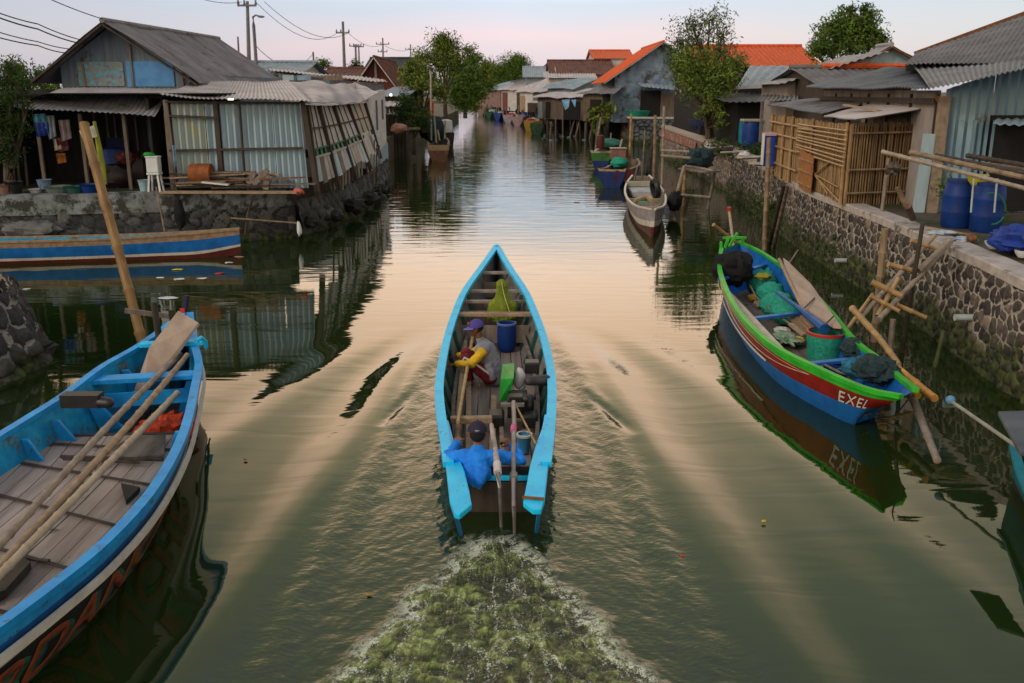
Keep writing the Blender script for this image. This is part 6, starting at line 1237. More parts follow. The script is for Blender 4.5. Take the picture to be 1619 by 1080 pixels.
# ---- right bank: houses further back
VERGE['grey_gable_house'] = rust
g1 = hut('grey_gable_house', 'small grey tin gable house with a reddish ridge behind the bamboo shed', X(1345, 40), X(1450, 40), 40, RZ, Zp(100, 40), Zp(72, 40), .9, 'y', tin_blue, M('roof_mid2', (.30, .30, .32), (.2, .2, .215), 1.2, bump=.2), over=.35)
hut('lean_to', 'long grey sheet roof sloping left from the small grey gable house', X(1245, 38.5), X(1372, 38.5), 38.5, RZ, Zp(128, 38.5), Zp(88, 38.5), 4, 'r', M('wall_beige', (.30, .27, .25), (.22, .2, .185), 2, bump=.15), M('roof_mid2', (.30, .30, .32)), over=.5, opens=(('window', .3, .5, 2.6, 3.5, void),))
hut('ridge_house', 'low dark-roofed house with a thin red ridge line in front of the grey gable', X(1302, 35), X(1440, 35), 35, RZ, Zp(133, 35), Zp(104, 35), 7, 'x', wood_dark, M('roof_mid', (.15, .145, .155), (.09, .088, .095), 1.5, bump=.2), over=.3)
MB().tube([P3(1300, 104, 38.4), P3(1442, 104, 38.4)], .11, 6).build('red_ridge', tile_orange, bpy.data.objects['ridge_house'])
lg = P3(1296, 104, 34.5)
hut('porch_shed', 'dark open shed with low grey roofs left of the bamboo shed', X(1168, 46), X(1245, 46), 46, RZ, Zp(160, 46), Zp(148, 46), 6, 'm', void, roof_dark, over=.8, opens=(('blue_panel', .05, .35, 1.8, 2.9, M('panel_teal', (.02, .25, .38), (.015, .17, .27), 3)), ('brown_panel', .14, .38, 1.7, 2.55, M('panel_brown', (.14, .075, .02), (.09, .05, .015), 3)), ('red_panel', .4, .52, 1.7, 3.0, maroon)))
ps = bpy.data.objects['porch_shed']; MB().corr(P3(1196, 160, 38), P3(1262, 158, 36), P3(1262, 148, 39), P3(1206, 150, 41), .25, .025).build('awning', roof_grey, ps); MB().bar(P3(1202, 225, 40), P3(1206, 155, 40), .12, .12, up=V((0, 1, 0))).build('porch_post', metal_grey, ps)
q = P3(1188, 205, 42); solo('barrel', MB().lathe((q.x, q.y, RZ), [(.36, 0), (.40, .1), (.4, 1.2), (.36, 1.35), (.3, 1.36)], 20), blue_plastic, 'dark blue barrel in front of the dark open shed', 'barrel', (q.x, q.y, RZ), smooth=True)
solo('barrel_lid', MB().box((q.x, q.y, RZ+1.42), (.9, .7, .1)), cream, 'pale lid lying on top of the dark blue barrel by the open shed', 'board', (q.x, q.y, RZ+1.4), bevel=.02)  # this slab is the barrel's lid
# orange roof long house with grey lower roof
oh = hut('orange_roof_house', 'long house with a bright orange tiled roof over a blue-grey sheet porch roof', X(1110, 60), X(1292, 60), 60, RZ, Zp(104, 60), Zp(67, 60), 10, 'x', void, tile_orange, over=.3, steps=14, sag=.03)
MB().corr(P3(1164, 139, 51), P3(1237, 136, 51), P3(1280, 104, 59), P3(1186, 104, 59), .6, .035, .04).build('porch_roof', roof_blue, oh)
MB().bar(P3(1162, 139, 50.9), P3(1238, 136, 50.9), .10, .14).build('porch_fascia', white_wall, oh)
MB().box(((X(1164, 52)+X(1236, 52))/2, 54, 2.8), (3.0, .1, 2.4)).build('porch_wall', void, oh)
hut('white_brick_house', 'white brick wall of a small house behind the big riverside tree', X(1084, 66), X(1140, 66), 66, RZ, Zp(150, 66), Zp(136, 66), 4, 'm', M('white_brick', (.44, .40, .36), (.32, .29, .26), 9, bump=.3), roof_grey, over=.2)
# mural house: gable to camera with orange left slope
VERGE['mural_house'] = M('verge_pale', (.45, .45, .47), (.34, .34, .36), 3)
mu = hut('mural_house', 'blue-grey peeling house with an orange tiled roof beside the inlet', X(972, 84), X(1118, 84), 84, RZ, Zp(118, 84), Zp(66, 84), 13, 'y', plaster_old, tile_orange, over=1.0, ov_front=.6, steps=16, sag=.03, opens=(('doorway', .28, .50, RZ, Zp(143, 84), void), ('grey_gate', .50, .74, RZ, Zp(148, 84), wood_grey), ('doorway', .74, .80, RZ, Zp(150, 84), void)))
MB().corr(P3(1015, 137, 81), P3(1068, 142, 81), P3(1066, 135, 83.8), P3(1008, 131, 83.8), .4, .03).build('awning', roof_blue, mu)
MB().corr(P3(925, 147, 83), P3(972, 148, 81), P3(985, 137, 84), P3(945, 136, 86), .4, .03).build('side_roof', roof_grey, mu)
hut('orange_roof_house', 'far small orange-roofed house just above the brown tiled roof', X(938, 118), X(998, 118), 118, RZ, Zp(92, 118), Zp(77, 118), 10, 'x', plaster, tile_orange, over=.3, steps=10)
hut('brown_roof_house', 'house with a broad brown tiled roof in the middle of the right bank row', X(878, 112), X(962, 112), 112, RZ, Zp(115, 112), Zp(93, 112), 12, 'x', plaster, tile_brown, over=.8, steps=12)
hut('pale_blue_house', 'house with a pale blue gable and whitish roofs left of the brown tiled roof', X(832, 135), X(876, 135), 135, RZ, Zp(121, 135), Zp(104, 135), 12, 'x', roof_blue, roof_blue, over=.5)
hut('dark_peak_house', 'tiny dark peaked roof showing above the pale blue house', X(858, 150), X(876, 150), 150, RZ, Zp(106, 150), Zp(98, 150), 6, 'y', brick_red, roof_dark, over=.4)
hut('pale_roof_house', 'long low house with a whitish sheet roof below the brown tiles', X(868, 109), X(935, 109), 109, RZ, Zp(122, 109), Zp(112, 109), 4, 'm', white_wall, roof_light, over=.6)
def stilt_house(label, L, Rr, zf, ze, zt, wall, roof, n_, depth=4, opens=(), name='stilt_house'):
    """house on stilts, its front running obliquely between two points at the waterline"""
    ym, dy_ = Rr[1]; a = V((X(L, ym+dy_), ym+dy_, 0)); b_ = V((X(Rr[0], ym-dy_), ym-dy_, 0)); c = (a+b_)/2; W = (b_-a).length
    t = hut(name, label, c.x-W/2, c.x+W/2, c.y, zf, ze, zt, depth, 'm', wall, roof, over=.5, opens=opens, sag=.25, pitch=.5); t.rotation_euler.z = math.atan2(b_.y-a.y, b_.x-a.x)
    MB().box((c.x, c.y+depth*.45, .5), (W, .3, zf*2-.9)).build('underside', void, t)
    for k in range(n_): x = c.x-W/2+W*(k+rnd.random()*.7)/n_; MB().tube([(x, c.y+rnd.uniform(-.3, .6), -.4), (x+rnd.uniform(-.5, .5), c.y+rnd.uniform(-.3, .3), zf+rnd.uniform(-.3, .7))], rnd.uniform(.07, .12), 6).build('stilt', [wood_grey, wood_dark][k % 2], t)
    return t
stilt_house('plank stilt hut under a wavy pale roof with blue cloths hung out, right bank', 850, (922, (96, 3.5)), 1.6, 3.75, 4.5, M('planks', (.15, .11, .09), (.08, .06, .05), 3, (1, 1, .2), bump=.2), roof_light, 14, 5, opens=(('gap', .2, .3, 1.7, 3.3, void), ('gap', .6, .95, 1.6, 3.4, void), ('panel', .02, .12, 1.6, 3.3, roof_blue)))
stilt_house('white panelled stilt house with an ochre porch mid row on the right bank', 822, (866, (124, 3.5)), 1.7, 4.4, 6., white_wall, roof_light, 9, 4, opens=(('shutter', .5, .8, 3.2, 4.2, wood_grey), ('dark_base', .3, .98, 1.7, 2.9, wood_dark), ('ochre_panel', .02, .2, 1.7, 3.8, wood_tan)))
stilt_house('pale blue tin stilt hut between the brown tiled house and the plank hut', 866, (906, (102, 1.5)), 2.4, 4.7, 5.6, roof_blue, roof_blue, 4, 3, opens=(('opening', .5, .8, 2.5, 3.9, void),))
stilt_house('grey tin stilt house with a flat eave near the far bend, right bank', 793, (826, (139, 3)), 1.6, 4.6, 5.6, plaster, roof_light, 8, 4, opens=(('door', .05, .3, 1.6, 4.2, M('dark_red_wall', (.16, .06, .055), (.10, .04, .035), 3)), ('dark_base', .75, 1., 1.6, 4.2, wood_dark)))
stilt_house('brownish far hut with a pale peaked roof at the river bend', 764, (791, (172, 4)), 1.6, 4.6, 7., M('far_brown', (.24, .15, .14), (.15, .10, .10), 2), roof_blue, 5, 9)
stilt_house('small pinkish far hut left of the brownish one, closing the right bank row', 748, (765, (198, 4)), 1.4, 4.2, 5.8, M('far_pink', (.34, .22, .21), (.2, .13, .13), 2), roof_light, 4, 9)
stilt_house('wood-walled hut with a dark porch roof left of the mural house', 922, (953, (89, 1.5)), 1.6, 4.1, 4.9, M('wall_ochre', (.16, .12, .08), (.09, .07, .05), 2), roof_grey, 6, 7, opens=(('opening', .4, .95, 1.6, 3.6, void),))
for i, (px, w_, lab) in enumerate(((888, 13, 'pale blue towel hung on the plank stilt hut, left one'), (903, 8, 'light blue shirt hung on the plank stilt hut, right one'))):
    a = P3(px, 158, 91.5); b_ = P3(px+w_, 157, 91); solo('hanging_cloth', MB().prism([a, b_, b_+V((-.1, 0, -.75)), a+V((.35, 0, -.95+.4*i))], V((0, .04, 0))), M('cloth_blue', (.22, .45, .68), (.15, .33, .52), 4, bump=.2), lab, 'cloth', a)
hut('far_house', 'far whitish house with a pink-edged slope above the flat-eaved stilt house', X(812, 150), X(860, 150), 142, RZ, Zp(128, 142), Zp(114, 142), 10, 'r', M('pale_wall', (.45, .45, .5), (.3, .32, .38), 2), roof_light, over=.5)
# ================================================================ trees, poles, wires, banks and small things
def leaf_mesh(name, centers, n_per, size, mat, parent, seed=0, up=.25):
    rs = np.random.RandomState(seed); P = []
    for (c, r) in centers:
        r = np.array(r if isinstance(r, (tuple, list)) else (r, r, r*.85)); k = int(2.3*n_per*(r[0]*r[1]*r[2])**(2/3)); 
        d = rs.randn(k, 3); d /= np.linalg.norm(d, axis=1)[:, None]; rad = rs.rand(k)**.42
        # lumps: sub-clumps on the surface
        sub = rs.randn(max(6, k//140), 3); sub /= np.linalg.norm(sub, axis=1)[:, None]; idx = rs.randint(0, len(sub), k)
        mixd = d*.62+sub[idx]*.85; mixd *= (rad*(.85+.4*rs.rand(k)))[:, None]
        P.append(np.array(c)+mixd*r)
    P = np.concatenate(P); n_ = len(P); a = rs.randn(n_, 3); a /= np.linalg.norm(a, axis=1)[:, None]; b = rs.randn(n_, 3); b -= (b*a).sum(1)[:, None]*a; b /= np.linalg.norm(b, axis=1)[:, None]
    s = size*.80*(.5+.9*rs.rand(n_))[:, None]; base = np.array(WL[parent.name])
    v = np.stack([P-a*s, P+b*s*.30, P+a*s, P-b*s*.30], 1).reshape(-1, 3)-base
    me = bpy.data.meshes.new(name); me.vertices.add(len(v)); me.vertices.foreach_set('co', v.astype(np.float32).ravel())
    me.loops.add(len(v)); me.loops.foreach_set('vertex_index', np.arange(len(v), dtype=np.int32)); me.polygons.add(n_); me.polygons.foreach_set('loop_start', (np.arange(n_)*4).astype(np.int32)); me.update(calc_edges=True)
    me.materials.append(mat); o = bpy.data.objects.new(name, me); COL.objects.link(o); o.parent = parent; WL[o.name] = V(base); return o
def tree(label, base, blobs, size, n_per, mat, trunk_r=.12, group=None, name='tree', seed=0, fork=.35, cat='tree'):
    """blobs: [(px, py, r_px, Y)] crown lumps"""
    t = thing(name, base, label, cat, group); cs = []
    for b_ in blobs:
        px, py, rp, Y_ = b_[:4]; c = at(px, py, Y_); dep = c.y*math.cos(TILT)+(CH-c.z)*math.sin(TILT); r = rp*dep/F; cs.append((tuple(c), (r*1.2, r*1.15, r*1.08)))
    mb = MB(); base = V(base); top = sum((V(c) for c, r in cs), V((0, 0, 0)))/len(cs); f = base.lerp(top, fork); r3 = random.Random(seed)
    mid = base.lerp(f, .5)+V((r3.uniform(-.1, .1), 0, 0)); mb.tube([base-V((0, 0, .3)), mid, f], [trunk_r*1.3, trunk_r, trunk_r*.85], 8)
    for c, r in cs:
        c = V(c); m_ = f.lerp(c, .55)+V((r3.uniform(-.2, .2), 0, .15*r[0])); mb.tube([f-V((0, 0, .1)), m_, c], [trunk_r*.6, trunk_r*.38, trunk_r*.15], 6)
        for k in range(4):
            d = V((r3.uniform(-1, 1), r3.uniform(-1, 1), r3.uniform(-.3, 1))).normalized(); mb.tube([m_.lerp(c, .5), c+d*r[0]*.8], [trunk_r*.18, trunk_r*.05], 5)
    mb.build('trunk', bark, t, True); leaf_mesh('crown', cs, n_per, size, mat, t, seed); return t
# big tree on the right wall (two-tier crown)
tree('tall airy tree with a sparse upper crown and dense lower skirt behind the right wall', (X(1130, 50), 50, RZ), [(1095, 40, 26, 50), (1122, 32, 24, 51), (1075, 62, 24, 50), (1140, 58, 20, 50), (1108, 62, 26, 50), (1085, 85, 26, 49), (1130, 85, 26, 50), (1060, 90, 14, 50), (1155, 92, 16, 50)], .12, 290, leaf_d, .20, seed=1, fork=.5)
tree('dense dark green tree skirt hanging over the inlet wall, below the airy crown', (X(1122, 49.2), 49.2, RZ), [(1098, 112, 28, 48.6), (1135, 108, 28, 49), (1075, 100, 18, 49), (1158, 102, 18, 49), (1110, 135, 26, 48.5), (1140, 135, 20, 49), (1085, 128, 18, 49), (1126, 162, 14, 48), (1150, 156, 13, 48), (1138, 184, 9, 47.5), (1112, 178, 10, 47.5), (1140, 198, 7, 47)], .12, 820, leafmat('leaf_light', (.15, .21, .035), (.05, .09, .016)), .18, seed=2, fork=.35)
tree('bushy green tree rising behind the grey roofs at the upper right', (X(1350, 55), 55, RZ), [(1345, 40, 26, 55), (1318, 48, 20, 55), (1365, 28, 16, 55), (1382, 48, 18, 55), (1300, 62, 18, 54), (1335, 66, 26, 55), (1370, 64, 22, 55), (1395, 66, 12, 55), (1290, 82, 12, 53), (1312, 80, 14, 53), (1345, 18, 11, 55), (1366, 14, 7, 55)], .16, 700, leaf_a, .2, seed=3)
# left mangroves
L1 = 'trees along the left bank'
tree('tall feathery tree, the highest of the left bank mangroves', (X(705, 92), 92, LZ), [(690, 78, 20, 92), (715, 72, 18, 92), (700, 60, 10, 92), (672, 92, 16, 90), (720, 92, 18, 92), (740, 78, 10, 94), (695, 105, 20, 90), (660, 108, 14, 88)], .20, 330, leaf_b, .2, L1, seed=4)
tree('bright yellow-green mangrove leaning over the water beside the riverside hut', (X(668, 72), 72, 1.2), [(660, 118, 18, 72), (648, 125, 12, 71), (680, 128, 16, 72), (665, 142, 20, 71), (688, 150, 14, 71), (650, 105, 10, 72), (640, 118, 9, 72)], .16, 600, leaf_b, .15, L1, seed=5)
tree('low dark mangrove bush touching the water left of the moored masts', (X(652, 62), 62, .6), [(640, 160, 10, 62), (650, 172, 16, 62), (662, 182, 14, 62), (640, 182, 14, 62), (655, 195, 14, 61), (668, 196, 10, 61)], .14, 800, leaf_c, .12, L1, seed=6)
tree('tall dark green mangrove mass right of the feathery tree', (X(735, 115), 115, LZ), [(725, 115, 20, 115), (745, 118, 16, 116), (735, 140, 22, 114), (715, 140, 18, 112), (750, 148, 14, 115), (728, 160, 16, 112), (748, 100, 12, 118)], .22, 450, leaf_a, .2, L1, seed=7)
tree('far green tree standing behind the left mangroves at the bend', (X(752, 150), 150, LZ), [(752, 95, 10, 150), (765, 112, 14, 150), (752, 125, 14, 150), (768, 135, 12, 150), (756, 150, 12, 148), (748, 168, 8, 145)], .25, 380, leaf_b, .2, L1, seed=8)
L2 = 'trees closing the far end of the river'
tree('rounded dark tree, the biggest one beyond the far huts', (X(812, 230), 230, 1), [(805, 108, 17, 230), (822, 104, 14, 230), (792, 115, 12, 230), (812, 122, 16, 228), (830, 114, 9, 230), (818, 95, 8, 231)], .30, 330, leaf_a, .3, L2, seed=9)
tree('far low tree left of the rounded one, over the river bend', (X(775, 260), 260, 1), [(772, 112, 11, 260), (782, 124, 12, 260), (764, 128, 12, 260), (775, 138, 12, 258), (760, 118, 8, 262)], .34, 300, leaf_a, .3, L2, seed=10)
tree('tiny bushy tree beside the thin pole above the left roofs', (X(512, 100), 100, LZ), [(512, 103, 9, 100), (520, 108, 8, 100), (505, 110, 8, 100)], .18, 500, leaf_a, .15, seed=11)
tree('small yellowish shrub crown left of the thin pole above the roofs', (X(492, 105), 105, LZ), [(492, 110, 6, 105), (486, 114, 4, 105)], .18, 400, leaf_b, .1, seed=12)
tree('small round tree between the two utility poles on the left', (X(562, 110), 110, LZ), [(562, 102, 8, 110), (556, 108, 6, 110), (570, 106, 5, 110)], .18, 450, leaf_c, .12, seed=13)
# left edge trees
tree('dark leafy tree overhanging the left picture edge beside the porch', (X(-15, 26), 26.5, LZ), [(5, 130, 26, 26), (-15, 165, 34, 26), (20, 155, 22, 25.6), (36, 135, 14, 25.8), (8, 200, 28, 26), (30, 195, 16, 25.8), (-30, 110, 24, 26), (15, 112, 16, 26), (0, 235, 22, 26), (20, 225, 14, 25.8), (45, 165, 9, 25.6)], .06, 2200, leaf_c, .12, seed=14)
tree('mid green tree behind the left picture edge, beyond the gable house', (X(30, 52), 52, LZ), [(10, 105, 14, 52), (35, 108, 16, 52), (58, 118, 14, 52), (22, 125, 20, 52), (50, 132, 18, 52), (90, 135, 12, 50), (72, 138, 12, 50)], .14, 600, leaf_a, .15, seed=15)
tree('small tree tuft against the left roof slope', (X(90, 60), 60, LZ), [(92, 98, 8, 60), (86, 106, 7, 60), (98, 108, 7, 60)], .12, 500, leaf_a, .1, seed=16)
# scrub on the right bank by the open shed, plants
t = thing('shrub', P3(945, 205, 95), 'young banana-like plant at the corner of the inlet wall', 'plant')
leaf_mesh('leaves', [(tuple(P3(x, y, 82)), r) for x, y, r in ((945, 195, .6), (938, 183, .5), (960, 170, .5), (945, 172, .4), (962, 178, .4))], 160, .35, leaf_b, t, 3); MB().tube([V((P3(942, 230, 80).x, 80, 0)), P3(946, 180, 82)], .08, 6).build('stem', bark, t)
t = thing('shrub', (X(1120, 47), 47, RZ), 'weedy scrub at the foot of the big tree on the right bank', 'plant')
leaf_mesh('leaves', [((X(px, 43), 43-rr*2, RZ+.2), (.9, .9, .35)) for rr, px in enumerate((1150, 1165, 1180, 1195, 1210))], 700, .10, leaf_c, t, 4)
t = thing('potted_plant', (X(1505, 20.3), 20.3, RZ+1), 'leafy green plant standing on the left of the two blue barrels', 'plant')
leaf_mesh('leaves', [(tuple(P3(1508, 297, 19.0)), (.30, .28, .26))], 3000, .05, leaf_a, t, 5)
# reeds and moss growth on the right wall foot
def tuft(label, px, py, z, r, seed):
    c = on(px, py, z); t = thing('reed_clump', c, label, 'plant', 'weeds on the foot of the right wall'); leaf_mesh('leaves', [((c.x, c.y, z+.2), (r, r*1.6, r*.7))], 500, .09, leaf_c, t, seed); return t
tuft('dark weed clump on the wall foot behind the mooring stakes', 1085, 268, .5, 1.0, 1); tuft('weed clump by the slanting posts above the green boat\'s far end', 1215, 335, .5, .7, 2); tuft('weed clump below the bamboo tripod frame', 1330, 405, .35, .5, 3)

# ---------------------------------------------------------------- utility poles, lamp, wires
def upole(label, px, py_top, py_base, Y_, r, arms, name='utility_pole', zb_=None, tilt=0.):
    a = P3(px, py_base, Y_); a.z = LZ; b_ = P3(px+tilt, py_top, Y_); t = thing(name, a, label, 'pole'); MB().tube([a, b_], [r*1.3, r*.7], 8).build('shaft', pole_m, t, True)
    for (py, hw) in arms:
        c = P3(px+tilt, py, Y_); w_ = hw*Y_/F; MB().bar(c-V((w_, .1, 0)), c+V((w_, -.1, 0)), .1, .12).build('crossarm', pole_m, t)
        for s_ in (-1, -.3, 1): q = c+V((w_*s_*.93, -.05, 0)); MB().lathe(q, [(.05, 0), (.09, .12), (.05, .2), (.07, .28), (.02, .34)], 8).build('insulator', pole_m, t, True)
    return t
upole('tall utility pole with a cross arm, left of the street lamp', 391, 2, 130, 62, .14, [(9, 14)])
lp = thing('street_lamp', P3(403, 100, 60), 'slim street lamp with a short curved arm near the top left', 'lamp')
a = P3(405, 100, 60); a.z = LZ; MB().tube([a, P3(401, 40, 60), P3(400, 27, 60), P3(404, 24, 59.8), P3(412, 26, 59.6)], [.13, .1, .07, .05, .05], 8).build('shaft', pole_m, lp, True); MB().ball(P3(413, 26.5, 59.5), (.22, .1, .07), 10, 6).build('lamp_head', pole_m, lp, True)
upole('short thin pole showing behind the gable roof', 376, 58, 100, 55, .07, [])
upole('thin leaning pole above the left roofs', 497, 82, 115, 80, .10, [], tilt=-2)
upole('tallest mid-distance utility pole with one cross arm', 544, 34, 110, 98, .17, [(52, 10)], tilt=-2)
upole('double-legged utility pole with two cross arms', 562, 70, 100, 120, .16, [(73, 9)]); upole('slim pole of the double-legged pair', 567, 70, 100, 121, .12, [(74, 8)])
upole('utility pole with two short cross arms above the brick house', 605, 60, 92, 150, .16, [(70, 10), (82, 7)])
upole('most distant small utility pole above the dark roof', 649, 70, 92, 190, .16, [(78, 8)])
def wire(label, pts, r=.02, sag=0.):
    P = [V(p) for p in pts]; out_ = []
    for i in range(len(P)-1):
        for k in range(12): t_ = k/12; q = P[i].lerp(P[i+1], t_); q.z -= sag*4*t_*(1-t_); out_.append(q)
    out_.append(P[-1]); return solo('power_line', MB().tube(out_, r, 4), wire_m, label, 'wire', out_[0], 'power lines', True)
wire('highest sagging wire from the tall pole to the mid-distance pole', [P3(404, 3, 62), P3(536, 50, 98)], .022, 1.4); wire('second wire from the tall pole to the mid-distance pole', [P3(418, 3, 62), P3(552, 51, 98)], .022, 1.2)
wire('slack wire from the lamp post to the thin leaning pole', [P3(402, 70, 60), P3(496, 84, 80)], .025, 1.2)
wire('wire between the mid-distance pole and the distant poles', [P3(548, 50, 98), P3(605, 70, 150)], .025, .8); wire('farthest wire toward the last small pole', [P3(605, 70, 150), P3(649, 78, 190)], .03, .6)
wire('wire from the left edge down to the gable roof, topmost', [P3(-40, 5, 24), P3(60, 38, 27), P3(140, 66, 31)], .016, .05)
wire('thick wire from the left edge down to the gable roof, second', [P3(-40, 12, 24), P3(60, 46, 27), P3(134, 70, 31)], .020, .05)
wire('wire from the left edge to the gable roof, third one down', [P3(-40, 38, 24), P3(60, 66, 27), P3(118, 78, 31)], .014, .04); wire('lowest wire from the left edge to the gable roof', [P3(-40, 48, 24), P3(60, 72, 27), P3(108, 84, 31)], .016, .04)
wire('wire crossing the sky above the gable ridge', [P3(60, -10, 26), P3(176, 34, 31)], .014, .05); wire('thin wire leaving the top left toward the tall pole', [P3(300, -8, 50), P3(382, 3, 62)], .016, .2)

# ---------------------------------------------------------------- left bank things
lwp = bpy.data.objects['retaining_wall.003'] if 'retaining_wall.003' in bpy.data.objects else lw
mb = MB(); pts = [V((x, y, 0)) for x, y in LP]
mb.sweep([V((p.x, p.y, LZ-.24)) for p in pts[::-1]], [(-.10, -.30), (.45, -.30), (.45, .26), (-.10, .26)], up=UP); mb.build('concrete_band', concrete_dark, lw)
# corner: side face of the bank running back
stone_face('stone_facing', [(-6.3, 47), (-6.05, 42), (-5.9, 34), (-6.3, 30), (-6.7, 28.4)], 1.1, -.4, mas_l, lw, res=.10, cell=(.5, .35), seed=14, batter=.3, depth=.12)
rr = random.Random(9); proto = []
for k in range(5):
    proto.append(MB().ball((0, 0, 0), (1, .85, .7), 14, 9, nz=.45, seed=50+k))
rk = []
spots = []
for i in range(46):
    t_ = i/46; px = 498+105*t_+rr.uniform(-8, 8); py = 366-(1-abs(t_-.35))*10-62*t_+rr.uniform(-22, 8); z = rr.uniform(-.1, .45); c = on(px, py, max(0, z)); spots.append((c.x, c.y, z, rr.uniform(.22, .48)))
dark_rock = M('rock_dark', (.035, .033, .032), (.016, .016, .016), 5, bump=.5, dist=.06, c3=(.07, .065, .06), s3=2, t3=.6)
base_rocks = [solo('rock', p, dark_rock, 'dark wet boulder in the heap at the foot of the tin shed corner', 'rock', (0, 0, 0), 'dark boulders below the tin shed', True) for p in proto]
for i, (x, y, z, s_) in enumerate(spots):
    o = base_rocks[i] if i < 5 else clone(base_rocks[i % 5]); o.location = (x, y, z); o.scale = (s_*1.1, s_, s_); o.rotation_euler = (rr.uniform(-.5, .5), 0, rr.uniform(0, 6))
# lumber pile on the wall top
for i in range(22):
    px = 300+rr.random()*140; py = 296-rr.random()*26; Yq = 26.9+rr.random()*.5; a = P3(px, py, Yq); L = rr.uniform(.8, 2.4); an = rr.uniform(-.12, .12); d = V((math.cos(an), rr.uniform(-.1, .1), math.sin(an)*.4))
    a.z = max(LZ+.06, min(a.z, LZ+.55)); solo('plank', MB().bar(a-d*L/2, a+d*L/2, rr.uniform(.06, .2), .04), [wood_grey, wood_dark, wood_tan, rust][[0, 1, 0, 1, 2, 0, 3][i % 7]], 'weathered plank in the lumber heap on the wall before the tin shed', 'plank', a, 'planks heaped before the tin shed')
for i, (a, b_, lab) in enumerate((((400, 292), (424, 268), 'plank leaning up at the right end of the lumber heap'), ((392, 290), (402, 272), 'short leaning board beside the leaning plank on the heap'), ((420, 300), (422, 276), 'short upright post at the end of the lumber heap'))):
    solo('leaning_board', MB().bar(P3(*a, 27.0), P3(*b_, 27.1), .16, .05, up=V((0, 1, 0))), wood_grey, lab, 'board', P3(*a, 27))
solo('rusty_drum', MB().lathe(P3(318, 275, 27.2)-V((.3, 0, 0)), [(.28, 0), (.3, .05), (.3, .6), (.28, .62)], 16, axis=V((1, 0, 0))), M('rust_orange', (.26, .08, .02), (.13, .045, .015), 5, bump=.3), 'rusty orange drum lying in the lumber heap', 'drum', P3(318, 275, 27.2), smooth=True)
solo('white_board', MB().bar(P3(320, 288, 26.8), P3(362, 292, 26.8), .2, .04), white_plastic, 'white flat board sticking out of the lumber heap', 'board', P3(340, 290, 26.8))
solo('red_rag', MB().ball(P3(472, 303, 26.9), (.16, .12, .1), 12, 7, nz=.4), M('pink_rag', (.5, .12, .10), (.35, .08, .07), 4), 'pinkish-red rag on the wall corner', 'rag', P3(472, 303, 26.9), smooth=True)
solo('wall_lip', MB().bar(P3(255, 304, 26.55), P3(470, 304, 26.8), .25, .06), wood_tan, 'long pale plank along the wall edge below the lumber heap', 'plank', P3(360, 304, 26.7))
# leaning bamboo and stakes on the left
solo('bamboo_pole', MB().bamboo(on(233, 545, 0)-V((0, 0, .6)), at(133, 195, 17.4), .09, node=.8, bend=.03, r2=.088), M('bamboo_gold', (.27, .16, .06), (.15, .085, .035), 3, (1, 1, .4), rough=.5, bump=.1, c3=(.12, .075, .04), s3=2, t3=.57), 'thick tall bamboo mooring pole leaning left behind the blue boat', 'pole', on(233, 545, 0), smooth=True)
sp = [at(146, 202, 17.6), at(152, 200, 17.6), at(155, 218, 17.6), at(147, 219, 17.6)]
solo('paper_sign', MB().prism([at(125, 207, 17.55), at(148, 198, 17.55), at(154, 216, 17.55), at(132, 222, 17.55)], V((0, .01, 0))), paper, 'crumpled off-white card stuck behind the top of the leaning bamboo', 'sign', at(140, 210, 17.55))
solo('green_stalk', MB().tube([at(149, 192, 17.8), at(156, 230, 17.8), at(161, 260, 17.7), at(166, 292, 17.6)], [.03, .05, .06, .04], 7), M('stalk_green', (.26, .28, .02), (.14, .17, .02), 4), 'yellow-green stalk tied along the leaning bamboo', 'stalk', at(156, 230, 17.8), smooth=True)
q = on(284, 372, 0); solo('bamboo_stake', MB().bamboo(V((q.x, q.y, -.3)), at(283, 224, q.y+.1), .07), bamboo_old, 'upright bamboo stake between the long blue boat and the stone wall', 'stake', q, smooth=True)
q = on(268, 398, 0); solo('thin_stake', MB().bamboo(V((q.x, q.y, -.3)), at(247, 296, q.y+1), .028), bamboo_old, 'thin leaning stick standing in the water before the long blue boat', 'stick', q, smooth=True)
solo('black_sack', MB().ball(P3(284, 338, 26.3), (.16, .14, .42), 14, 10, nz=.3), black_cloth, 'black bag tied to the upright bamboo stake', 'bag', P3(284, 338, 26.3), smooth=True)
solo('bamboo_stick', MB().bamboo(P3(365, 345, 26.2), P3(472, 353, 26.6), .03), bamboo_old, 'thin horizontal stick with a white rag at the boulder heap', 'stick', P3(420, 350, 26.4), smooth=True)
solo('white_rag', MB().ball(P3(473, 362, 26.5), (.07, .05, .2), 10, 7, nz=.4), white_plastic, 'small white rag hanging from the horizontal stick', 'rag', P3(473, 362, 26.5), smooth=True)
solo('crossed_stick', MB().tube([P3(388, 372, 26.3), P3(392, 338, 26.4), P3(402, 308, 26.5)], .045, 6), wood_dark, 'dark bent post against the wall right of the stake', 'post', P3(392, 340, 26.4), smooth=True)
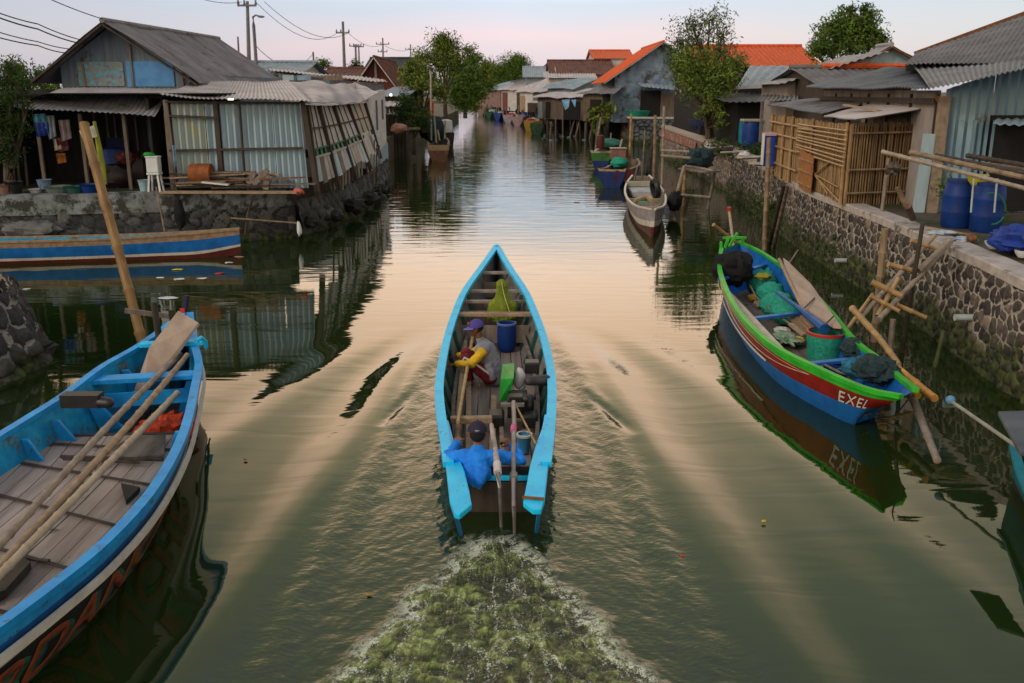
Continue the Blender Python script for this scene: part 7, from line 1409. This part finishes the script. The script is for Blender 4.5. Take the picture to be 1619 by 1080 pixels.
# porch clutter
def tubv(label, px, py, Y_, r, h, mat, n='basin'): c = P3(px, py, Y_); c.z = LZ; solo(n, MB().lathe(c, [(r*.7, 0), (r, h), (r*1.08, h), (r*1.0, h-.02), (r*.65, .03), (.001, .03)], 18, cap=False), mat, label, n, c, smooth=True)
tubv('grey-green wide basin on the wall top left of the leaning bamboo', 92, 298, 26.6, .38, .2, M('basin_green', (.16, .22, .2), (.1, .14, .13), 4)); tubv('blue basin on the wall top just left of the leaning bamboo', 141, 298, 26.6, .26, .26, blue_plastic)
tubv('dull teal basin between the grey-green basin and the blue one', 118, 300, 26.6, .3, .2, M('basin_teal', (.03, .12, .12), (.02, .08, .08), 4)); tubv('pinkish bucket at the left edge of the wall top', 6, 302, 26.4, .25, .26, M('bucket_pink', (.28, .16, .15), (.2, .11, .1), 4), 'bucket'); tubv('dark bucket second from the left edge on the wall top', 23, 300, 26.5, .25, .34, black_paint, 'bucket')
tubv('stack of pale blue dishes on the porch floor', 70, 288, 27.0, .2, .35, M('dish_blue', (.2, .3, .42), (.1, .16, .3), 6), 'dishes'); tubv('light blue pail beside the tall white stool', 228, 292, 27.0, .17, .34, M('pail_blue', (.30, .45, .52), (.2, .32, .4), 4), 'pail'); tubv('white tub lid by the dishes on the porch', 57, 296, 26.8, .22, .10, white_plastic, 'lid')
st = P3(245, 280, 26.9); st.z = LZ; t = thing('stool', st, 'tall white plastic stool holding a green-topped container on the porch', 'stool')
for a, b_ in ((-1, -1), (1, -1), (-1, 1), (1, 1)): MB().bar((st.x+a*.17, st.y+b_*.15, LZ), (st.x+a*.12, st.y+b_*.11, LZ+.50), .05, .05, up=V((0, 1, 0))).build('leg', white_plastic, t)
MB().box((st.x, st.y, LZ+.53), (.36, .32, .06)).build('seat', white_plastic, t, bevel=.01)
solo('white_container', MB().box((st.x, st.y, LZ+.77), (.34, .30, .42)).box((st.x, st.y, LZ+1.0), (.38, .33, .05)), white_plastic, 'white container with a green top on the porch stool', 'container', st+V((0, 0, .56)), bevel=.03)
solo('green_lid', MB().ball((st.x-.1, st.y, LZ+1.06), (.17, .14, .07), 12, 7, nz=.3), green_plastic, 'green lid on the white container', 'rag', st+V((0, 0, 1)), smooth=True)  # this lump is the container's green lid
sc_ = P3(205, 270, 28.2); t = thing('sack_pile', V((sc_.x, 28.2, LZ)), 'dark red-brown heap of sacks in the shade of the porch', 'sacks')
for dx in (): MB().lathe((sc_.x+dx, 28.2, LZ+.28), [(.20, -.05), (.27, -.05), (.29, 0), (.27, .05), (.20, .05)], 20, axis=V((0, 1, 0)), cap=False).build('wheel', black_paint, t, True)
MB().ball((sc_.x-.4, 28.2, LZ+.3), (.5, .4, .42), 16, 10, nz=.3).ball((sc_.x+.35, 28.3, LZ+.45), (.4, .35, .6), 16, 10, nz=.35, seed=3).build('sack', M('scooter_body', (.02, .012, .014), (.012, .008, .01), 4, rough=.5), t, True)
MB().ball((sc_.x, 28.0, LZ+.9), (.3, .25, .2), 14, 8, nz=.4, seed=6).build('cloth', maroon, t, True)
pb = P3(165, 250, 29.5)
solo('blue_drum', MB().lathe((P3(186, 270, 29.3).x, 29.3, LZ), [(.5, 0), (.52, .1), (.5, 1.0), (.44, 1.1)], 18), blue_plastic, 'large dark blue drum inside the porch behind the leaning bamboo', 'drum', (P3(186, 270, 29.3).x, 29.3, LZ), smooth=True)
for i, (px, py, w_, h_, mt, lab) in enumerate(((62, 192, .35, .35, M('cl1', (.1, .35, .5), (.05, .2, .32), 4), 'light blue cloth hung under the porch eave, far left'), (66, 204, .4, .3, tarp_blue, 'deep blue cloth hung below the light blue one'), (80, 200, .22, .5, M('cl2', (.25, .3, .34), (.15, .19, .22), 4), 'grey shirt hung next to the blue cloths'), (102, 205, .3, .45, M('cl3', (.22, .18, .2), (.15, .1, .12), 4), 'greyish-pink garment on the porch line'), (98, 228, .3, .3, maroon, 'dark red bag hanging in the porch'), (90, 228, .2, .25, cream, 'off-white cloth hanging in the porch shade'), (96, 250, .26, .22, M('cl4', (.35, .12, .02), (.2, .07, .02), 4), 'small orange bag hanging in the porch shade'), (275, 247, .1, .5, M('cl5', (.3, .4, .5), (.1, .2, .35), 3), 'striped cloth on the shed\'s corner post'))):
    c = P3(px, py, 27.5 if px < 200 else 27.2); solo('hanging_cloth', MB().corr(c+V((-w_*.5, 0, h_*.6)), c+V((w_*.5, .05, h_*.62)), c+V((w_*.55, .03, -h_*.55)), c+V((-w_*.4, 0, -h_*.75)), .13, .025, .05, seed=i), mt, lab, 'cloth', c, smooth=True)
solo('banana_trunk', MB().tube([P3(12, 300, 26.6), P3(10, 230, 26.8), P3(14, 200, 26.8)], .10, 8), bark, 'thin post at the left edge of the porch', 'post', P3(12, 300, 26.6), smooth=True)
for i, px in enumerate((24, 32, 44)): solo('porch_stick', MB().tube([P3(px, 295, 26.9), P3(px-6, 232, 27.1)], .035, 6), wood_dark, ['left', 'middle', 'right'][i]+' one of three dark sticks leaning by the left edge of the porch', 'stick', P3(px, 295, 26.9), smooth=True)
# mooring jetty bits beside the mangroves
jt = thing('jetty', P3(640, 215, 62), 'rickety stake jetty with a pinkish bundle beside the low mangrove bush', 'jetty')
for (a, b_) in (((636, 232), (632, 192)), ((646, 232), (634, 200)), ((656, 228), (652, 198)), ((640, 236), (638, 206)), ((660, 222), (656, 200))): p = on(*a, 0); MB().tube([V((p.x, p.y, -.4)), at(*b_, p.y)], .10, 6).build('stake', wood_grey, jt)
MB().bar(P3(626, 204, 60), P3(664, 203, 60), .3, .12).build('walkway', wood_grey, jt)
solo('bundle', MB().ball(P3(631, 203, 58), (.5, .4, .3), 12, 8, nz=.4), M('bundle_pink', (.4, .24, .2), (.25, .14, .12), 4), 'pinkish bundle on the stake jetty', 'bundle', P3(631, 203, 58), smooth=True)
solo('blue_float', MB().ball(on(632, 227, .1), (.32, .3, .25), 12, 8), M('float_blue', (.1, .35, .6), (.08, .25, .45), 4), 'light blue float bobbing by the stake jetty', 'float', on(632, 227, .1), smooth=True)
for i, (px, py) in enumerate(((612, 229), (615, 236))): c = on(px, py, .12); solo('white_board', MB().box(c, (1.0, .3, .08)), white_plastic, ['upper', 'lower'][i]+' of two white boards floating past the whitewashed building', 'board', c)

# left outcrop (near)
oc = thing('stone_bank', (-8.6, 14.5, 0), 'mortared dark rock bank corner jutting in from the left picture edge', 'wall')
stone_face('stone_facing', [(-12.5, 16.7), (-9.6, 16.3), (-8.5, 15.4), (-8.05, 14.3), (-8.4, 12.5), (-9., 9.5)], 1.25, -.3, mas_o, oc, res=.04, cell=(.42, .34), seed=21, batter=.5, depth=.10, warp=.05)
mbt = MB(); mbt.ball((-10.3, 13.6, .75), (2.0, 3.0, .62), 30, 16, nz=.15, seed=2).build('rubble_top', M('rubble', (.06, .06, .065), (.03, .03, .032), 4, bump=.5, dist=.05), oc, True)
for i in range(14):
    a = R(-60+12*i); c = V((-8.75+.62*math.cos(a)*1.2, 13.8+.18*i-.3, -.05+.07*(i % 3))); o = clone(base_rocks[i % 5], c, rr.uniform(0, 6), 'black boulder at the waterline of the near left rock bank'); s_ = rr.uniform(.28, .45); o.scale = (s_, s_, s_*.8); o['group'] = 'boulders under the near left rock bank'

# ---------------------------------------------------------------- right bank things
def stake(label, base_px, top_px, r, mat=bamboo_old, name='mooring_stake', grp=None, Yt=None, zb_=0.):
    p = on(*base_px, zb_); q = at(*top_px, Yt if Yt else p.y); return solo(name, MB().bamboo(V((p.x, p.y, -.5)), q, r, n=8), mat, label, 'stake', p, grp, True)
stake('tall bamboo pole standing between the green boat and the wall', (1209, 395), (1216, 218), .075, bamboo_old)
stake('left of two dark slanting boards propped on the wall beside the tall bamboo', (1212, 382), (1240, 292), .06, wood_dark, 'leaning_post', Yt=23.8)
stake('right of two grey slanting boards propped on the wall beside the tall bamboo', (1220, 385), (1246, 292), .06, wood_grey, 'leaning_post', Yt=23.6)
stake('short stick in the water beside the green boat\'s far end', (1181, 392), (1196, 340), .03, wood_dark, 'stick')
stake('thick bamboo stake carrying the near bamboo frame', (1382, 540), (1399, 362), .075, bamboo_old)
stake('dark thin stake at the right of the bamboo frame', (1424, 555), (1459, 352), .045, wood_dark, Yt=14.8)
stake('short squat stake in the shallows right of the frame', (1408, 560), (1412, 505), .06, bamboo_grey); stake('low mossy stake by the wall foot near the right edge', (1473, 580), (1492, 523), .04, M('mossy', (.08, .10, .04), (.04, .05, .02), 5))
fr = thing('bamboo_tripod', on(1420, 480, .6), 'lashed grey bamboo tripod frame propped against the stone wall', 'frame')
for (a, ya, b_, yb, r, mt) in (((1352, 512), 15.0, (1478, 372), 15.8, .05, bamboo_grey), ((1388, 500), 14.6, (1420, 440), 14.9, .045, bamboo_m), ((1390, 505), 14.3, (1504, 382), 15.6, .048, bamboo_grey), ((1376, 468), 14.5, (1422, 492), 14.3, .04, bamboo_m), ((1378, 446), 14.7, (1426, 468), 14.5, .055, bamboo_m),
                               ((1404, 418), 15.0, (1446, 428), 15.0, .045, bamboo_m), ((1440, 380), 15.5, (1492, 398), 15.5, .035, bamboo_m), ((1418, 482), 14.5, (1464, 502), 14.4, .04, bamboo_m), ((1452, 428), 15.0, (1502, 380), 15.3, .05, bamboo_grey), ((1340, 520), 14.9, (1380, 465), 15.2, .035, bamboo_m)):
    MB().bamboo(at(*a, ya), at(*b_, yb), r, n=8, node=.3).build('frame_pole', mt, fr, True)
# mooring cluster beyond
G3 = 'stakes along the far part of the right wall'
for i, (b_, t_, r, mt, lab) in enumerate((((1046, 318), (1050, 168), .06, bamboo_grey, 'tallest grey stake beside the grey-white boat'), ((1034, 298), (1036, 182), .08, bamboo_old, 'brown stake just left of the tallest grey one'), ((1022, 282), (1036, 200), .12, wood_dark, 'thick dark leaning post behind the boats'), ((994, 280), (998, 180), .07, bamboo_m, 'orange-brown upright stake left of the dark leaning post'),
        ((1016, 270), (1020, 205), .06, bamboo_old, 'thin stake in front of the red-painted wall'), ((940, 238), (950, 185), .09, bamboo_grey, 'pale leaning stake at the farthest green boat'), ((966, 270), (984, 220), .07, M('pinkish_pole', (.42, .30, .26), (.3, .2, .18), 4), 'pinkish leaning pole in the dark blue boat'), ((1060, 330), (1082, 262), .08, bamboo_grey, 'grey post of the net platform, left leg'), ((1078, 326), (1084, 268), .08, bamboo_m, 'pale thick short post under the net platform'),
        ((1116, 330), (1132, 262), .06, wood_grey, 'slanting pole at the right of the net platform'), ((1092, 318), (1076, 258), .06, wood_dark, 'dark crooked pole under the net platform'), ((965, 250), (966, 210), .05, bamboo_grey, 'slim pale pole behind the farthest green boat'))):
    stake(lab, b_, t_, r, mt, grp=G3)
npf = thing('net_platform', on(1100, 275, 1), 'stake platform carrying a dark net heap against the stone wall', 'platform')
for a, b_ in (((1084, 262), (1128, 270)), ((1078, 308), (1124, 312)), ((1046, 246), (1092, 250)), ((1046, 238), (1090, 240))): MB().bamboo(at(*a, 36), at(*b_, 35), .06, n=7).build('rail', bamboo_grey, npf, True)
MB().bar(at(1084, 266, 36), at(1128, 272, 34.8), .8, .06).build('platform_boards', wood_grey, npf)
c = at(1106, 252, 36.2); solo('net_heap', MB().ball((c.x, c.y, c.z), (.55, .5, .40), 20, 12, nz=.35, seed=8), net_dark, 'dark green-black net heap on the stake platform', 'net', c, smooth=True)
c = at(1068, 290, 33.); solo('dark_sack', MB().ball((c.x, c.y, .55), (.26, .4, .34), 16, 10, nz=.35, seed=9), black_cloth, 'dark sack between the grey-white boat and the platform', 'sack', c, smooth=True)
for i, (px, py, Yq, lab) in enumerate(((1148, 321, 27.5, 'upper of two white drain pipes near the tall bamboo'), (1156, 334, 25.9, 'lower of two white drain pipes near the tall bamboo'), (1328, 412, 17.8, 'single drain pipe in the middle of the stone wall'), (1521, 502, 14.0, 'drain pipe end nearest to the right picture edge'))):
    Yq = next(y_/20 for y_ in range(200, 900) if at(px, py, y_/20).x > np.interp(y_/20, [p_[1] for p_ in RW], [p_[0] for p_ in RW])-.25); c = at(px, py, Yq); d = V((1, 0, .0)); Lq = .38 if i < 2 else .2; solo('drain_pipe', MB().lathe(c-d*Lq*.6, [(.035, 0), (.055, 0), (.055, Lq*1.6), (.035, Lq*1.6)], 14, axis=d), pvc, lab, 'pipe', c, smooth=True)
# horizontal pole rack over the wall
rk_ = []
for i, (a, ya, b_, yb, r, mt, lab) in enumerate((((1395, 240), 18.2, (1660, 308), 15.4, .045, bamboo_grey, 'lowest and palest of the long poles jutting over the wall'), ((1440, 241), 18.6, (1660, 290), 15.8, .055, bamboo_old, 'second pole from the bottom of the rack over the wall'), ((1480, 246), 18.4, (1660, 282), 16.2, .05, wood_dark, 'dark third pole of the rack over the wall'), ((1530, 246), 18.6, (1660, 268), 16.5, .05, wood_dark, 'uppermost dark pole of the rack at the right edge'), ((1552, 258), 18., (1660, 272), 16.6, .035, wood_grey, 'thin pole between the dark poles of the rack'))):
    solo('rack_pole', MB().bamboo(at(*a, ya), at(*b_, yb), r, n=8), mt, lab, 'pole', at(*a, ya), 'poles of the rack over the wall', True)
stake('forked grey post holding the ends of the rack poles', (1391, 330), (1405, 250), .05, wood_grey, 'rack_post', zb_=1.75)
solo('knotted_rope', MB().ball(at(1412, 267, 18.0), (.14, .12, .12), 14, 9, nz=.6, seed=6), M('rope_dark', (.12, .10, .08), (.05, .04, .035), 12, bump=.5), 'knotted rope bundle under the rack poles', 'rope', at(1412, 267, 18.0), smooth=True)
solo('driftwood', MB().tube([on(1443, 345, 1.8), at(1434, 325, 18.2), at(1426, 312, 18.3), at(1419, 296, 18.3)], [.07, .08, .06, .05], 8), M('driftwood', (.20, .13, .09), (.1, .07, .05), 6, bump=.4), 'crooked brown driftwood stump standing on the wall', 'driftwood', on(1443, 345, 1.8), smooth=True)
for i, (px, Yq, lab) in enumerate(((1506, 18.6, 'left of two blue plastic barrels by the tin house'), (1553, 18.0, 'right of two blue plastic barrels by the tin house'))):
    c = V((X(px, Yq*1.045), Yq, RZ)); t = thing('barrel', c, lab, 'barrel'); MB().lathe(c, [(.26, 0), (.29, .05), (.30, .3), (.305, .32), (.30, .34), (.30, .62), (.305, .64), (.30, .66), (.28, .86), (.22, .92), (.20, .92)], 26).build('drum', blue_plastic, t, True); MB().lathe(c, [(.23, .90), (.25, .90), (.25, .95), (.22, .96)], 22).build('lid_ring', M('barrel_ring', (.02, .05, .2), (.015, .03, .14), 3), t, True)
c = at(1546, 283, 18.2); solo('yellow_pot', MB().lathe((c.x, c.y, c.z-.12), [(.10, 0), (.17, .08), (.2, .2), (.18, .2)], 16), M('yellow_pot', (.60, .58, .02), (.45, .45, .02), 4), 'yellow bowl set on the right blue barrel', 'bowl', c, smooth=True)
for i, (px, Yq) in enumerate(((1537, 17.2), (1574, 17.0))): c = at(px, 300, Yq); solo('white_tube', MB().tube([at(px+3, 282, Yq), at(px+1, 300, Yq), at(px-2, 336, Yq)], .018, 7), pvc, ['left', 'right'][i]+' of two pale hanging tubes in front of the blue barrels', 'tube', c, smooth=True)
pts = [at(1568+22*math.sin(a), 330-28*math.cos(a)*.9, 17.4) for a in [R(-20+20*k) for k in range(11)]]; solo('garden_hose', MB().tube(pts, .018, 6), M('hose_green', (.02, .16, .10), (.015, .1, .07), 4), 'green garden hose looped beside the right blue barrel', 'hose', pts[0], smooth=True)
c = at(1574, 310, 18.4); solo('red_bowl', MB().ball(c, (.18, .16, .11), 14, 8), red_plastic, 'red bowl behind the green hose', 'bowl', c, smooth=True)
c = on(1608, 378, 1.95); solo('blue_tarpaulin', MB().ball((c.x+.1, c.y+.1, 1.92), (.42, .5, .24), 30, 18, nz=.28, seed=15), tarp_blue, 'crumpled royal blue tarpaulin at the right edge behind the bowls', 'tarpaulin', c, smooth=True)
for i, (px, py, r, mt, lab) in enumerate(((1572, 393, .17, white_plastic, 'white enamel bowl on the wall coping'), (1597, 400, .16, M('bowl_olive', (.25, .20, .08), (.16, .13, .06), 4), 'olive-brown bowl between the two white ones on the coping'), (1616, 407, .13, white_plastic, 'small white bowl at the right edge of the coping'))):
    c = on(px, py, 1.70); solo('bowl', MB().lathe(c, [(r*.5, 0), (r*.85, .06), (r, .12), (r*.94, .12), (r*.78, .06), (r*.4, .02), (.001, .02)], 22, cap=False), mt, lab, 'bowl', c, smooth=True)
for i, (px, py) in enumerate(((1492, 368), (1524, 378))): c = on(px, py, 1.73); solo('litter', MB().ball(c, (.30-.1*i, .16, .05), 14, 7, nz=.5, seed=i), M('litter_w', (.5, .52, .52), (.2, .3, .45), 8), ['crumpled white and blue plastic lying on the coping', 'small crumpled blue-white bag on the coping near the barrels'][i], 'litter', c, smooth=True)
c = on(1536, 380, 1.73); solo('stone', MB().ball(c+V((0, 0, .05)), (.1, .1, .08), 10, 7, nz=.3), wood_red, 'brown stone on the coping beside the barrels', 'stone', c, smooth=True)
solo('stick', MB().bar(on(1462, 358, 1.76), on(1540, 372, 1.76), .03, .02), bamboo_m, 'thin tan stick lying along the coping before the barrels', 'stick', on(1490, 362, 1.76))
# rubbish and sticks behind the coping
for i in range(14):
    px = 1120+i*9+rr.uniform(-4, 4); Yq = 44-i*1.05; c = V((X(px, Yq)+.2, Yq, RZ+.15)); 
    if i % 3: solo('rubble_plank', MB().bar(c+V((-.5, .3, 0)), c+V((.5, -.4, .1)), .12, .05), [wood_grey, cream, wood_dark][i % 3], 'scrap plank in the litter strip behind the coping left of the bamboo shed', 'plank', c, 'scrap wood behind the coping')
    else: solo('rubble_stone', MB().ball(c, (.25, .2, .18), 10, 7, nz=.4, seed=i), [white_wall, dark_rock][i % 2], 'stone in the litter strip behind the coping left of the bamboo shed', 'stone', c, 'stones behind the coping', True)
c = V((X(1000, 83), 82.6, RZ)); solo('teal_basin', MB().lathe((X(1010, 82.6), 82.6, 2.2), [(.8, 0), (1.1, .5), (1.0, .5), (.7, .1), (.001, .1)], 16, cap=False), net_teal, 'teal basin on the inlet wall in front of the mural house', 'basin', c, smooth=True)
solo('dark_boat_hull', MB().lathe((X(1110, 62), 62, RZ+.0), [(.3, 0), (.6, .5), (.7, .9)], 12, sx=4), M('hull_navy', (.02, .03, .09), (.015, .02, .06), 3), 'dark blue upturned boat hull behind the red-painted wall', 'boat', (X(1110, 62), 62, RZ))
# floating debris
DEB = [(912, 320, .10, M('deb_red', (.6, .05, .04), (.5, .04, .03), 4), 'red plastic scrap floating mid river'), (1208, 824, .018, yellow_m, 'small yellow leaf floating at lower right'), (1079, 879, .018, red_plastic, 'tiny red scrap floating right of the wake'), (583, 940, .022, orange_paint, 'orange leaf floating left of the wake'), (280, 426, .10, yellow_m, 'yellow scrap floating below the long blue boat'),
       (283, 441, .11, white_plastic, 'white scrap floating just under the yellow one'), (320, 440, .10, white_plastic, 'white foam piece right of the yellow scrap'), (254, 439, .08, white_plastic, 'small pale scrap left of the white one below the long boat'), (362, 415, .08, white_plastic, 'white scrap near the boulder heap'), (378, 406, .10, M('deb_pink', (.5, .25, .2), (.3, .15, .12), 4), 'pinkish scrap nearest to the boulder heap'),
       (42, 457, .07, white_plastic, 'pale scrap floating at far left'), (265, 471, .16, white_plastic, 'flat white card floating behind the blue boat\'s bow'), (348, 432, .10, red_plastic, 'reddish scrap floating under the shed reflection'), (388, 726, .018, cream, 'tiny pale leaf beside the blue boat'), (318, 1008, .020, cream, 'tiny pale leaf at lower left'), (1225, 430, .05, white_plastic, 'white bottle floating beside the green boat')]
for i, (px, py, r, mt, lab) in enumerate(DEB): c = on(px, py, .012); solo('floating_scrap', MB().ball(c, (r*1.3, r*.8, .012), 10, 6, nz=.5, seed=i), mt, lab, 'scrap', c, smooth=True)
fs = []
for i in range(34):
    c = on(850+rr.random()*75, 196+rr.random()*26, .03); fs.append(c)
p0 = solo('foam_scrap', MB().ball((0, 0, 0), (.30, .22, .06), 8, 6, nz=.4), white_plastic, 'white scrap floating among others below the stilt houses', 'scrap', (0, 0, 0), 'white scraps below the stilt houses', True)
for i, c in enumerate(fs): o = p0 if i == 0 else clone(p0); o.location = c; o.rotation_euler = (0, 0, rr.uniform(0, 6)); s_ = rr.uniform(.2, .7); o.scale = (s_, s_, s_*.5)
print('BYTES ok', len(bpy.data.objects))
